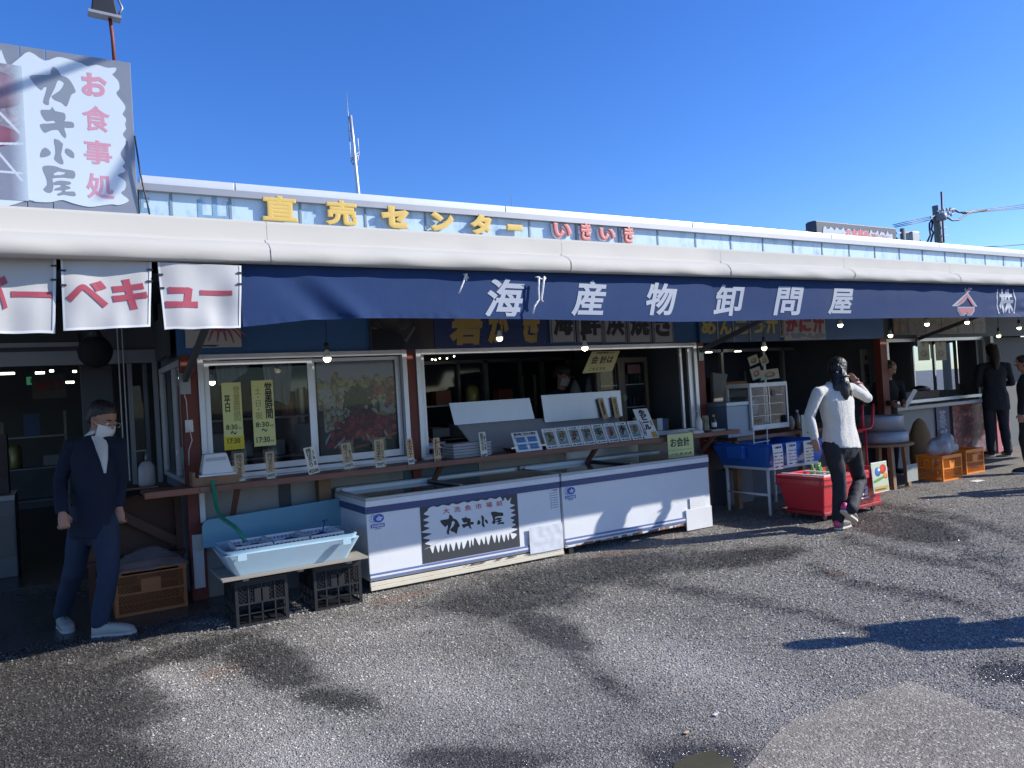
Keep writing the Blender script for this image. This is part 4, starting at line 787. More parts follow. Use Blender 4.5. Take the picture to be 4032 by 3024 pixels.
for i, fo in enumerate(foods):
    pr = ('500', '600', '600', '500', '300', '550', '650', '350')[i]
    t = tilted('menu_photo_card', ('first', 'second', 'third', 'fourth', 'fifth', 'sixth', 'seventh', 'last')[i]+' white photo card from the left in the row of grilled seafood cards, priced '+pr, 'menu card', [2177, 2226, 2275, 2323, 2371, 2418, 2465, 2512][i], 1750-7*i, .143, .215, .42, group='row of photo menu cards')
    im = Img(40, 50, (.50, .56, .58)); im.ell(.5, .3, .45, .3, 0, (.62, .68, .68), .2)
    for k in range(22): im.ell(.5+.16*rng.normal(), .62+.18*rng.normal(), .10+.1*rng.rand(), .05, rng.rand()*3, np.array(cols[i])*(.9+1.3*rng.rand()), .6)
    for k in range(4): im.line(.3, .2, .18+.08*k, .34, .012, (.05, .14, .06))
    im.noise(.07); picture(-.056, .056, .035, .178, -.0022, im.mat('food_print', .3), t); text(fo, -.045, .045, .185, .203, -.0005, M_ink, t, bold=.02, res=1); text('1本 '+pr+'円', -.055, .055, .008, .026, -.0005, M_ink, t, bold=.03, res=1)
bd = tilted('beer_board', 'taller white board with black brush lettering and beer picture, right of the cards', 'board', 2568, 1722, .20, .36, .5)
text('生ビール', -.045, .05, .10, .345, -.0005, M_ink, bd, vert=True, bold=.06); text('550円', -.085, -.06, .03, .22, -.0005, M_ink, bd, vert=True, bold=.03); MB().box(-.057, -.048, -.002, -.0005, .05, .2).build('red_stripe', M_pink, bd)
MB().box(.015, .085, -.003, -.0005, .01, .075).build('beer_picture', mat('beer_print', (.55, .33, .05), .5), bd); MB().box(.06, .085, -.003, -.0005, .15, .21).build('beer_label', M_gold, bd)
# grill hoods
M_stl2 = mat('brushed_grill_hood', (.36, .38, .42), .4, .9, var=.06, scale=14, stretch=(1, 1, .2), bump=.03, bscale=20)
gl = thing('grill_hood', 'long stainless grill lid leaning open above the grill, left of two', 'grill', (4.0, 6.75, ZC+.01))
MB().hexa([(-.42, .0, 0), (.52, .0, 0), (.52, .025, 0), (-.42, .025, 0)], [(-.52, .22, .27), (.52, .22, .27), (.52, .245, .27), (-.52, .245, .27)]).build('lower_plate', mat('dull_grill_plate', (.45, .46, .50), .5, .4, var=.08), gl)
MB().hexa([(-.56, .20, .275), (.40, .20, .275), (.40, .215, .275), (-.56, .215, .275)], [(-.60, .215, .50), (.36, .215, .50), (.36, .23, .50), (-.60, .23, .50)]).build('upper_plate', M_stl2, gl)
gl = thing('grill_hood', 'shorter stainless grill lid with a bright ring reflection, right of two', 'grill', (4.98, 6.75, ZC+.01))
MB().hexa([(-.50, .0, 0), (.56, .0, 0), (.56, .025, 0), (-.50, .025, 0)], [(-.50, .22, .22), (.56, .22, .22), (.56, .245, .22), (-.50, .245, .22)]).build('lower_plate', mat('dull_grill_plate', (.34, .35, .38), .4, .7), gl)
MB().hexa([(-.47, .17, .225), (.60, .17, .225), (.60, .185, .225), (-.47, .185, .225)], [(-.49, .185, .52), (.60, .185, .52), (.60, .20, .52), (-.49, .20, .52)]).build('upper_plate', M_stl2, gl)
for x, lab, tx in ((.33, 'slanted tan card clipped to the right grill lid, rounded top', '赤貝'), (.50, 'upright tan card clipped at the far end of the right grill lid', '白ハマグリ')):
    t = thing('clipped_card', lab, 'price card', (4.98+x, 6.885, ZC+.22), (-.1, -.2 if x < .4 else -.1, 0)); MB().box(-.038, .038, -.004, 0, 0, .24).build('card', M_kraft, t); text(tx, -.018, .02, .04, .22, -.0045, M_ink, t, vert=True, bold=.03); MB().box(-.015, .015, -.01, .01, -.05, .01).build('clip', M_clear, t)
# clear stacked trays, foil tray
t = thing('clear_tray_stack', 'stack of clear plastic food trays on the counter', 'trays', (3.30, 6.43, ZC+.002))
M_cl2 = mat('milky_clear_plastic', (.62, .65, .70), .2, var=.1, alpha=.75)
for i in range(5): MB().hexa([(-.19, -.10, .027*i), (.19, -.10, .027*i), (.19, .10, .027*i), (-.19, .10, .027*i)], [(-.21, -.12, .027*i+.024), (.21, -.12, .027*i+.024), (.21, .12, .027*i+.024), (-.21, .12, .027*i+.024)]).build('tray', M_cl2, t, bevel=.003)
t = thing('steel_tray', 'shallow stainless tray behind the cream card', 'tray', (3.93, 6.42, ZC+.002)); MB().hexa([(-.17, -.08, .004), (.17, -.08, .004), (.17, .08, .004), (-.17, .08, .004)], [(-.21, -.11, .045), (.21, -.11, .045), (.21, .11, .045), (-.21, .11, .045)]).build('dish', M_steel, t, bevel=.003); MB().box(-.225, .225, -.125, -.112, .04, .05).build('rim', M_steel, t)
t = thing('red_hose', 'thin red hose hanging inside the serving hatch', 'hose', (3.0, 6.78, 1.2)); MB().tube([(0, 0, .02), (.02, 0, -.03), (.12, -.02, -.12), (.24, -.04, -.17), (.36, -.06, -.2)], .010, 8).build('hose', mat('red_rubber', (.40, .03, .03), .4), t)
t = thing('grill_stove', 'dark cast grill stove with steel frame inside the hatch, at its left end', 'stove', (3.28, 7.15, .45))
MB().box(-.28, .1, -.1, .3, 0, .62).build('body', M_alud, t, bevel=.01); MB().box(-.05, .15, -.12, .2, .66, .76).build('cast_top', M_black, t, bevel=.01); MB().box(-.3, .22, -.16, -.13, .56, .59).box(.20, .22, -.16, -.13, .35, .56).build('rail', M_alu, t)
for k in range(7): MB().box(-.28+.05*k, -.265+.05*k, -.125, -.105, .45, .58).build('grate_bar', M_black, t)
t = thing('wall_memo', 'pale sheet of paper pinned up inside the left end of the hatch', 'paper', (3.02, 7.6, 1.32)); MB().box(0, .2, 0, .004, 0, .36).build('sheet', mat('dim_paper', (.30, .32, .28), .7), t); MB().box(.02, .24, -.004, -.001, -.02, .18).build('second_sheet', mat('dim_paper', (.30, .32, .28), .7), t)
# hanging yellow payment sign
t = thing('payment_sign', 'tilted yellow card with black writing hanging at the top of the hatch', 'sign', (5.28, 6.90, 1.76), (0, 0, 0))
MB().prism([(-.25, -.07), (.17, -.06), (.30, .17), (-.10, .17)], -.004, .002).build('card', mat('dull_yellow_card', (.60, .54, .28), .7), t)
text('会 計は', -.12, .20, .03, .12, -.0045, M_ink, t, shear=.5, bold=.02); text('こちらです', -.16, .08, -.045, -.01, -.0045, M_ink, t, shear=.4, bold=.01); text('焼物の', -.05, .22, .14, .165, -.0045, M_ink, t, shear=.4, bold=.01)
# yellow pay-here notice below the counter
x0, x1, z0, z1 = rect(2630, 1720, 2737, 1812, 6.18)
t = thing('pay_here_notice', 'bright yellow handwritten notice hanging below the right end of the counter', 'notice', ((x0+x1)/2, 6.19, z0-.0)); w = x1-x0; h = z1-z0
MB().box(-w/2, w/2, 0, .002, 0, h+.02).build('paper', M_yellow, t); text('お会計', -w*.4, w*.35, h*.58, h*.93, -.0005, M_ink, t, bold=.02); text('こちらです', -w*.4, w*.42, h*.06, h*.36, -.0005, M_ink, t, bold=.015); 
for k in range(9): MB().box(-w*.45+w*.1*k, -w*.45+w*.1*k+w*.06, -.0015, -.0004, h*.46, h*.475).build('dash', M_ink, t)
MB().box(-w/2, w/2, .002, .006, h, h+.05).build('tape', M_clear, t)
# fridge with glass doors
fr = thing('display_fridge', 'brown glass-door display fridge with bottles at the right end of the hatch', 'fridge', (5.95, 7.35, .45))
M_fr = mat('brown_fridge_frame', (.20, .16, .12), .5, var=.1)
MB().box(-.38, .42, .05, .6, 0, 1.43).build('cabinet', mat('fridge_dark_inside', (.03, .032, .04), .5), fr)
for a, c in ((-.38, .0), (.002, .42)): 
    d = MB().box(a, a+.05, 0, .04, .5, 1.42).box(c-.05, c, 0, .04, .5, 1.42).box(a+.05, c-.05, 0, .04, .5, .55).box(a+.05, c-.05, 0, .04, 1.36, 1.42).build('door', M_fr, fr, bevel=.004); MB().box(a+.05, c-.05, .012, .018, .55, 1.36).build('pane', M_glass, d)
MB().box(-.38, .42, -.002, .04, 0, .49).build('lower_door', M_fr, fr)
for z in (.80, 1.08): MB().box(-.33, .37, .022, .048, z, z+.012).build('shelf', M_white, fr)
for i in range(9):
    z = (.81, 1.09)[i % 2]; x = .07+.034*i; MB().lathe((x, .034, 0), [(.011, z), (.011, z+.09), (.004, z+.12), (.004, z+.15)], 8).build('bottle', mat('dim_bottle%d' % (i % 3), ((.10, .05, .03), (.16, .18, .2), (.05, .1, .06))[i % 3], .2), fr)
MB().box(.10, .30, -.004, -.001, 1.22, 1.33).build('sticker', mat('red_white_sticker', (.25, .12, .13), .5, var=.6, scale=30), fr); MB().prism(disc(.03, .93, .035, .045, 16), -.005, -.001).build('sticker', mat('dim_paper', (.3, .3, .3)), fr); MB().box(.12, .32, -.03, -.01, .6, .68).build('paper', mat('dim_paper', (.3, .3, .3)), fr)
# carrier bags inside, carton, book block
for lab, x, z, s_ in (('milky plastic bag hanging inside left of the fridge', 5.35, 1.55, 1.), ('second, smaller plastic bag hanging close to the fridge', 5.58, 1.6, .9)):
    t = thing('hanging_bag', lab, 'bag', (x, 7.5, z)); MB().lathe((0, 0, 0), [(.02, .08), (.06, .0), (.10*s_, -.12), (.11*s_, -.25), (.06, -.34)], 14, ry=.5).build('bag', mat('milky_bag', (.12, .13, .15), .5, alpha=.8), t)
t = thing('counter_carton', 'brown carton with blue and white packs behind the counter, left of the dispenser', 'carton', (6.12, 6.9, ZC)); MB().box(-.16, .14, 0, .2, 0, .16).build('carton', mat('dim_carton', (.22, .17, .12), .7), t); MB().box(-.05, .03, -.012, -.001, 0, .17).build('white_pack', M_paper, t); MB().box(.035, .075, -.012, -.001, 0, .16).build('blue_pack', mat('blue_pack', (.04, .12, .4)), t)
# things on the right end of the counter
xe = P(2757, 1690, YC+.08).x
t = thing('pump_bottle', 'white pump dispenser bottle near the right end of the counter', 'dispenser', (xe, YC+.1, ZC+.012))
M_pl = mat('white_plastic', (.62, .60, .60), .35, var=.04)
MB().lathe((0, 0, 0), [(.038, 0), (.042, .01), (.042, .12), (.03, .155), (.014, .17), (.014, .185)], 20).build('bottle', M_pl, t); MB().cyl((0, 0, 0), .012, .186, .21, 12).tube([(0, 0, .21), (0, 0, .238), (-.05, -.02, .236), (-.055, -.022, .222)], .005, 6).build('pump', M_pl, t)
t = thing('chopstick_jar', 'clear jar packed with wooden chopsticks beside the dispenser', 'jar', (xe+.13, YC+.12, ZC+.012))
MB().lathe((0, 0, 0), [(.040, 0), (.042, .005), (.042, .13)], 18).build('jar', M_clear, t)
for i in range(26):
    a = rng.rand()*6.3; r = .033*math.sqrt(rng.rand()); MB().box(r*math.cos(a)-.003, r*math.cos(a)+.003, r*math.sin(a)-.003, r*math.sin(a)+.003, .004, .165+.01*rng.rand()).build('chopstick', mat('pale_wood', (.50, .42, .30), .7), t)
t = thing('sauce_bottle', 'dark green sauce bottle with yellow cap on the small tray', 'bottle', (xe+.24, YC+.1, ZC+.02))
MB().lathe((0, 0, 0), [(.026, 0), (.03, .01), (.03, .09), (.014, .125), (.012, .145)], 16).build('bottle', mat('green_sauce_glass', (.03, .06, .02), .1), t); MB().cyl((0, 0, 0), .014, .1455, .168, 12).build('cap', M_yellow2, t); MB().lathe((0, 0, 0), [(.0305, .03), (.0305, .08)], 16, cap=False).build('paper_label', M_paper, t)
t = thing('white_tray', 'small white tray under the sauce bottle at the counter end', 'tray', (xe+.23, YC+.09, ZC+.002)); MB().hexa([(-.09, -.06, 0), (.09, -.06, 0), (.09, .06, 0), (-.09, .06, 0)], [(-.11, -.075, .02), (.11, -.075, .02), (.11, .075, .02), (-.11, .075, .02)]).build('tray', M_pl, t)
t = thing('napkin_holder', 'white wedge shaped box in front of the dispenser', 'box', (xe-.1, YC+.05, ZC+.002)); MB().hexa([(-.08, -.05, 0), (.08, -.05, 0), (.08, .04, 0), (-.08, .04, 0)], [(-.07, -.04, .03), (.08, -.045, .022), (.08, .03, .04), (-.07, .03, .05)]).build('box', M_pl, t, bevel=.003)
t = thing('power_outlet', 'white wall outlet with plug on the red post', 'outlet', (P(742, 1675, YW).x, YW-.045, P(742, 1675, YW).z)); MB().box(-.03, .03, 0, .012, -.055, .045).build('plate', M_white, t, bevel=.003); MB().box(-.012, .012, -.018, -.0005, -.035, -.01).build('plug', M_white, t)
MB().tube([(0, -.012, -.035), (.012, -.02, -.12), (-.015, -.015, -.2), (-.02, -.01, -.32)], .004, 6).tube([(-.01, .0, .045), (-.012, .0, .2), (-.03, 0, .28)], .004, 6).build('cord', M_pl, t)
# sink shelf at the far left of the counter
t = thing('hand_wash_sink', 'black basin with curved chrome tap on a shelf left of the counter', 'sink', (.42, 6.95, ZC-.06))
MB().hexa([(-.28, -.2, 0), (.30, -.2, 0), (.30, .25, 0), (-.28, .25, 0)], [(-.34, -.26, .05), (.36, -.26, .05), (.36, .3, .05), (-.34, .3, .05)]).build('basin', M_black, t, bevel=.01)
MB().tube([(-.02, .22, .04), (-.02, .22, .26), (-.06, .18, .33), (-.14, .12, .33), (-.18, .1, .25)], .010, 8).build('tap', M_steel, t); MB().box(-.22, .24, -.23, -.2, .052, .064).build('board_edge', M_wood, t)
t = thing('soap_dispenser', 'round-shouldered white soap dispenser beside the chrome tap', 'dispenser', (.60, 6.88, ZC)); MB().lathe((0, 0, 0), [(.06, 0), (.065, .02), (.062, .15), (.04, .19), (.018, .2)], 20).build('bottle', mat('grey_white_plastic', (.40, .38, .38), .4), t); MB().cyl((0, 0, 0), .010, .2005, .25, 10).tube([(0, 0, .25), (0, 0, .29), (-.10, -.03, .285)], .006, 6).build('pump', M_alud, t)
t = thing('wooden_cabinet', 'dark brown plywood cabinet and legs under the sink shelf', 'cabinet', (.5, 7.05, 0))
M_ply = mat('dark_plywood', (.09, .035, .02), .6, var=.4, scale=6, stretch=(.3, 1, 1))
MB().box(-.15, .36, 0, .03, 0, .85).build('panel', M_ply, t); MB().box(-.35, -.30, -.15, -.1, 0, .88).build('leg', M_ply, t); MB().box(.30, .35, -.15, -.1, 0, .88).build('leg', M_ply, t); MB().bar((-.28, -.12, .85), (.31, -.12, .45), .02, .07).build('brace', M_ply, t); MB().box(-.4, .36, -.2, -.02, .36, .39).build('shelf', M_ply, t)

# ================================================================ CRATES, TUB, FREEZERS
def lattice_crate(name, lab, cat, loc, w, d, h, m, rot=0, group=None, cell=.028, panel=True, big=False):
    t = thing(name, lab, cat, loc, (0, 0, rot), group)
    def side(nm, ax):
        b = MB(); L_ = w if ax == 0 else d; n = max(4, int(L_/cell)); mz = max(3, int(h*.8/cell)); T = .008
        def bx3(a0, a1, z0, z1, dd=0):
            if nm in ('front', 'back'): y = (-d/2 if nm == 'front' else d/2-T); b.box(a0, a1, y-dd*(nm == 'front'), y+T+dd*(nm == 'back'), z0, z1)
            else: x = (-w/2 if nm == 'left' else w/2-T); b.box(x-dd*(nm == 'left'), x+T+dd*(nm == 'right'), a0, a1, z0, z1)
        bx3(-L_/2, L_/2, h*.88, h, .008); bx3(-L_/2, L_/2, 0, h*.06, .004); bx3(-L_/2, -L_/2+.02, h*.06, h*.88, .004); bx3(L_/2-.02, L_/2, h*.06, h*.88, .004); bx3(-L_/2+.02, L_/2-.02, h*.46, h*.50, .003)
        if panel: bx3(-L_*.14, L_*.14, h*.5, h*.78, .004)
        if big:
            for q in (-.25, .25, 0): bx3(L_*q-.005, L_*q+.005, h*.06, h*.88, .004)
            bx3(-L_/2+.02, L_/2-.02, h*.25, h*.27, .004)
        for zone in ((h*.06, h*.46), (h*.50, h*.88)):
            zz0, zz1 = zone
            if big and zz0 < h*.3: continue
            for i in range(-6, n+1):
                for s_ in (1, -1):
                    a0 = -L_/2+.02+i*cell; a1 = a0+s_*(zz1-zz0)
                    p0, p1 = (a0, zz0), (a1, zz1); lo, hi = -L_/2+.02, L_/2-.02
                    if s_ < 0: p0 = (a0+(zz1-zz0), zz0); p1 = (a0, zz1)
                    # clip to the frame
                    def cl(p, q_):
                        (x0, z0), (x1, z1) = p, q_
                        ts = [0, 1]
                        if x1 != x0:
                            ta, tb = sorted(((lo-x0)/(x1-x0), (hi-x0)/(x1-x0))); ts = [max(0, ta), min(1, tb)]
                        return None if ts[0] >= ts[1] else ((x0+(x1-x0)*ts[0], z0+(z1-z0)*ts[0]), (x0+(x1-x0)*ts[1], z0+(z1-z0)*ts[1]))
                    r = cl(p0, p1)
                    if not r: continue
                    (x0, z0), (x1, z1) = r
                    if nm in ('front', 'back'): y = (-d/2+.003 if nm == 'front' else d/2-.004); b.bar((x0, y, z0), (x1, y, z1), .004, .004, up=(0, 1, 0))
                    else: x = (-w/2+.003 if nm == 'left' else w/2-.004); b.bar((x, x0, z0), (x, x1, z1), .004, .004, up=(1, 0, 0))
        return b.build('side_panel', m, t)
    for nm, ax in (('front', 0), ('back', 0), ('left', 1), ('right', 1)): side(nm, ax)
    MB().box(-w/2+.009, w/2-.009, -d/2+.009, d/2-.009, .004, .012).build('bottom', m, t)
    return t
M_orange = mat('orange_plastic', (.44, .15, .045), .5, var=.12, scale=8, dirt=.2, dirtcol=(.2, .08, .04)); M_orange2 = mat('sun_glow_orange_plastic', (.85, .25, .02), .45, var=.1)  # second orange carries the sunlit glow of the crates in its colour
t = lattice_crate('orange_crate', 'dusty orange lattice crate covered with clear sheet behind the standing man', 'crate', (.56, 6.72, 0), .50, .34, .34, M_orange)
MB().box(-.2, .2, -.178, -.174, .31, .325).build('hand_grip', M_woodr, t)
ps = thing('plastic_sheet', 'crumpled clear plastic sheet heaped on the orange crate', 'sheet', (.56, 6.72, .34))
MB().grid(lambda u_, v_: Vector(((u_-.5)*.56, (v_-.5)*.40, .12*math.sin(PI*u_)*math.sin(PI*v_)+.03*mnoise.noise(Vector((u_*5, v_*5, 2)))-.05*max(abs(u_-.5), abs(v_-.5))+.02)), 20, 16).build('sheet', mat('clear_film', (.35, .30, .30), .25, alpha=.45), ps)
c1 = lattice_crate('black_crate', 'black lattice crate under the left half of the tub board', 'crate', (1.18, 5.80, 0), .36, .40, .325, mat('crate_black', (.008, .009, .012), .6, var=.2), big=True, group='black crates carrying the tub')
c2 = copy_tree(c1, loc=(1.74, 5.83, 0), label='black lattice crate under the right half of the tub board, next to the freezer')
bd = thing('tub_board', 'thin weathered plywood board across the two black crates', 'board', (1.43, 5.78, .327)); MB().box(-.52, .52, -.26, .24, .022, .036).build('sheet', M_woodr if 0 else mat('grey_plywood', (.30, .27, .23), .7, var=.2, scale=8, stretch=(.2, 1, 1)), bd)
for x in (-.36, .02, .38): MB().box(x-.02, x+.02, -.23, .23, 0, .0215).build('batten', mat('grey_plywood', (.30, .27, .23)), bd)
M_tub = mat('pale_blue_tub_plastic', (.40, .56, .66), .45, var=.08, scale=3, dirt=.45, dirtcol=(.46, .46, .46), dscale=5)
def hollow_tub(t, w0, d0, w1, d1, h, th, m, rim=.02, name='shell'):
    b = MB(); B = [(-w0/2, -d0/2), (w0/2, -d0/2), (w0/2, d0/2), (-w0/2, d0/2)]; T = [(-w1/2, -d1/2), (w1/2, -d1/2), (w1/2, d1/2), (-w1/2, d1/2)]
    def rr(pts, r, z, n=4):
        out = []
        cs = [(1, 1), (-1, 1), (-1, -1), (1, -1)]
        for (x, y), (sx_, sy_), a0 in zip(pts, cs, (PI, 1.5*PI, 0, .5*PI)):
            cx_, cy_ = x+sx_*r, y+sy_*r
            for i in range(n+1): a = a0+.5*PI*i/n; out.append(Vector((cx_+r*math.cos(a), cy_+r*math.sin(a), z)))
        return out
    def off_(pts, e): return [(x-math.copysign(e, x), y-math.copysign(e, y)) for x, y in pts]
    rings = [rr(B, .03, 0), rr(T, .04, h-.03), rr(off_(T, -rim), .05, h-.03), rr(off_(T, -rim), .05, h), rr(off_(T, th), .035, h), rr(off_(B, th), .025, th)]
    b.loft(rings, cap=True, smooth=False); return b.build(name, m, t)
tb = thing('blue_fish_tub', 'dirty pale blue rectangular plastic tub with baskets on the plywood board', 'tub', (1.41, 5.76, .364))
hollow_tub(tb, .80, .36, .97, .50, .185, .012, M_tub, .022)
for x in (-.37, .37): MB().box(x-.03, x+.03, -.282, -.27, .12, .165).build('handle', M_tub, tb)
for x in (-.475, .475): MB().lathe((0, 0, 0), [(.008, 0), (.008, .004)], 10).build('rim_hole', M_black, tb).matrix_local = Matrix.Translation((x, -.2725, .175)) @ Matrix.Rotation(PI/2, 4, 'X')
MB().box(-.41, .41, -.2, .2, .10, .104).build('water', mat('tub_water', (.03, .05, .055), .05, spec=.7), tb)
M_bask = mat('white_basket_plastic', (.66, .68, .70), .4)
M_shell = mat('dark_clams', (.09, .085, .08), .4, var=.7, scale=60)
for i, x in enumerate((-.26, .0, .265)):
    bk = thing('shell_basket', ('left white perforated basket of clams in the tub, where the hose ends', 'middle white perforated basket of clams in the tub', 'right white basket in the tub holding dark shells and a blue net')[i], 'basket', (1.41+x, 5.76+.01*i, .50), (0, 0, .02*i), 'baskets in the fish tub')
    b = MB()
    for (a0, a1, y0, y1) in ((-.125, .125, -.165, -.158), (-.125, .125, .158, .165), (-.125, -.118, -.158, .158), (.118, .125, -.158, .158)): b.box(a0, a1, y0, y1, .0, .028); b.box(a0, a1, y0, y1, .046, .062)
    for k in range(9):
        for y0 in (-.165, .158): b.box(-.125+.03*k, -.125+.03*k+.010, y0, y0+.007, .028, .046)
        for x0 in (-.125, .118): b.box(x0, x0+.007, -.158+.037*k, -.158+.037*k+.012, .028, .046)
    b.build('rim', M_bask, bk); MB().box(-.117, .117, -.157, .157, .0, .004).build('floor', M_bask, bk)
    for k in range(26): MB().ball((rng.uniform(-.1, .1), rng.uniform(-.135, .135), .016+.006*rng.rand()), .022, .017, .011, 8, 5).build('clam', M_shell, bk)
    if i == 2: MB().tube([(.02, .05, .02), (.05, .06, .09), (.06, .065, .12)], .006, 6).tube([(.04, .065, .12), (.085, .065, .125)], .007, 6).tube([(-.05, 0, .03), (.0, -.02, .055), (.04, .02, .04)], .006, 6).build('blue_net_handle', mat('blue_plastic', (.02, .05, .22), .4), bk)
ld = thing('tub_lid_board', 'pale blue plastic lid board leaning behind the tub with one rounded corner', 'board', (1.5, 6.50, 0))
p_ = [(-.56, .44)]+[(-.56+.06-.06*math.cos(a), .60+.06*math.sin(a)) for a in [PI/2*i/6 for i in range(7)]]+[(.6, .70), (.6, .44)]
MB().prism(p_, -.012, .012).build('lid', mat('lid_blue_plastic', (.16, .36, .46), .45, var=.15, scale=3), ld)
MB().box(-.1, .5, -.01, .01, 0, .4399).build('lower_part', M_dark2, ld)

M_frw = mat('freezer_white_enamel', (.74, .76, .78), .3, var=.04, scale=2, dirt=.18, dirtcol=(.5, .47, .42), coat=.2)
M_frb = mat('freezer_blue_stripe', (.045, .07, .19), .35, var=.1); M_frgl = mat('freezer_sliding_glass', (.06, .07, .085), .06, var=.3, scale=3, spec=.7, dirt=.25, dirtcol=(.16, .16, .17), dscale=6)
M_trim = mat('freezer_grey_trim', (.46, .45, .42), .45, var=.1, dirt=.4, dirtcol=(.3, .27, .22)); M_rust = mat('rust_stain', (.26, .13, .07), .8, var=.5, scale=40)
def freezer(lab, x0, first):
    W = 1.855; D = .78; H = .735; t = thing('chest_freezer', lab, 'freezer', (x0, 5.838, .015), (0, 0, 0), 'glass topped chest freezers')
    if first: MB().box(0, W, .004, D, .075, .665).build('body', M_frw, t, bevel=.006)
    else: MB().box(0, W, .004, D, .05, .665).build('body', M_frw, t, bevel=.006)
    MB().box(-.004, W+.004, -.006, D, .665+.001, H-.02).build('rim', M_trim if 0 else M_frw, t, bevel=.006)
    b = MB(); b.box(.0, W, -.004, .03, H-.019, H+.004).box(.0, .045, .031, D-.05, H-.019, H+.004).box(W-.045, W, .031, D-.05, H-.019, H+.004).box(0, W, D-.049, D, H-.019, H+.03).build('top_trim', M_trim, t, bevel=.002)
    MB().box(.046, W-.046, D-.075, D-.05, H-.018, H+.022).build('rear_rail', M_frw, t)
    MB().box(.046, W*.54, .031, D-.08, H-.018, H-.008).build('sliding_lid', M_frgl, t); l2 = MB().box(W*.46, W-.046, .031, D-.08, H-.003, H+.008).build('sliding_lid', M_frgl, t)
    MB().box(W*.46, W*.46+.03, .031, D-.08, H+.0085, H+.014).build('lid_frame', M_alud, l2)
    for k in range(3): MB().box(0, W, -.008+.001*k, .003, .612+.018*k, .612+.018*k+.0172).build('blue_stripe', M_frb, t); MB().box(-.008, -.0005, .01, D, .612+.018*k, .612+.018*k+.0172).build('side_stripe', M_frb, t)
    xe_ = 1.495 if first else 1.488
    for k in range(3): MB().box(0, xe_, -.010, .003, .088+.017*k, .088+.017*k+.0155).build('lower_stripe', mat('lower_stripe_blue', (.15, .19, .36), .35) if k != 1 else M_frw, t, bevel=.002)
    if first:
        for k in range(2): MB().box(0, W, -.006-.008*(1-k), .02, .005+.032*k, .035+.032*k).build('plinth', mat('cream_plinth', (.66, .62, .50), .5, dirt=.3, dirtcol=(.5, .3, .12)), t, bevel=.003)
        b = MB()
        for i in range(30): x = W*(.3+.7*rng.rand()**.6); b.box(x, x+.02+.08*rng.rand(), -.0155, -.0145, .065-.001*rng.rand(), .07+.003*rng.rand())
        b.build('rust', M_rust, t, kind='stuff')
    else:
        b = MB()
        for i in range(60): x = .1+W*.8*rng.rand(); b.box(x, x+.02+.05*rng.rand(), .0012-.0001*(i % 9), .003, .052, .058+.018*rng.rand())
        b.build('rust', M_rust, t, kind='stuff')
        for x in (.05, W-.08): MB().box(x, x+.05, .02, .07, -.01, .05).build('foot', M_black, t)
    # maker's badge: globe and initials
    M_nb = mat('badge_blue', (.03, .09, .42), .4)
    cx = .088; bg = MB().box(cx-.062, cx+.068, .001, .0035, .478, .606).build('badge', M_frw, t)
    MB().prism(disc(cx+.012, .568, .046, .034), -.001, .0005).build('badge_oval', M_nb, bg); text('dr', cx-.008, cx+.048, .550, .588, -.0012, M_paper, bg, bold=.03)
    b = MB()
    for k in range(-2, 3): b.tube([(cx-.026+.009*k*math.cos(a)*2-.004, -.0002, .568+.034*math.sin(a)) for a in [-PI/2+PI*i/8 for i in range(9)]], .0011, 4)
    for k in (-.5, 0, .5): b.box(cx-.058, cx-.02, -.0008, .0004, .568+.034*k-.001, .568+.034*k+.001)
    b.build('badge_globe', M_nb, bg)
    MB().box(cx-.058, cx+.060, -.001, .0005, .496, .526).build('badge_bar', M_nb, bg); text('DAIREI', cx-.048, cx+.050, .502, .520, -.0012, M_paper, bg, bold=.03); text('GTXS-76', cx-.025, cx+.028, .482, .491, .0008, M_ink, bg, bold=.02, res=1)
    return t
f1 = freezer('left chest freezer with a black and white brush lettered sign on its front', 2.065, True)
f2 = freezer('right chest freezer with plain white front and peeling rusty base', 3.948, False)
# sign on the left freezer
sp = MB().box(.462, 1.40, .0005, .0035, .143, .6105).build('sign_plate', mat('charcoal_plate', (.045, .048, .055), .5, var=.1), f1)
def zigzag():
    out = []; x0, x1, z0, z1 = .515, 1.345, .245, .585
    def run(a, b_, n, inward, amp):
        for i in range(n):
            q = (i+.5)/n; base = Vector((a[0]+(b_[0]-a[0])*q, a[1]+(b_[1]-a[1])*q)); s_ = (1 if i % 2 else -1)*amp*(.7+.6*rng.rand()); out.append((base.x+inward[0]*s_+.006*rng.normal(), base.y+inward[1]*s_))
    run((x0, z0), (x0, z1), 14, (1, 0), .028); run((x0, z1+.012), (x1-.1, z1+.012), 16, (0, 1), .006); run((x1-.1, z1), (x1, z1-.02), 4, (0, 1), .018); run((x1, z1-.04), (x1, z0), 14, (1, 0), .026); run((x1, z0), (x0, z0), 34, (0, 1), .034)
    return out
MB().prism(smooth_poly(zigzag(), 4), -.0015, .0002).build('sign_field', M_frw, sp)
for i, ch in enumerate('大洗魚市場前'): a = .667+.103*i; text(ch, a, a+.062, .525, .572, -.0018, M_red, sp, 'letter', bold=.012, depth=.0015)
def brush(parent, ch, x0, x1, z0, z1, y0, y1, m):
    allp = [p for pl in BR[ch] for p in pl]; ax, bx2 = min(p[0] for p in allp), max(p[0] for p in allp); az, bz2 = min(p[1] for p in allp), max(p[1] for p in allp); b = MB()
    for pl in BR[ch]: b.prism([(x0+(x-ax)/(bx2-ax)*(x1-x0), z1-(y-az)/(bz2-az)*(z1-z0)) for x, y in smooth_poly(pl, 2)], y0, y1)
    return b.build('letter', m, parent)
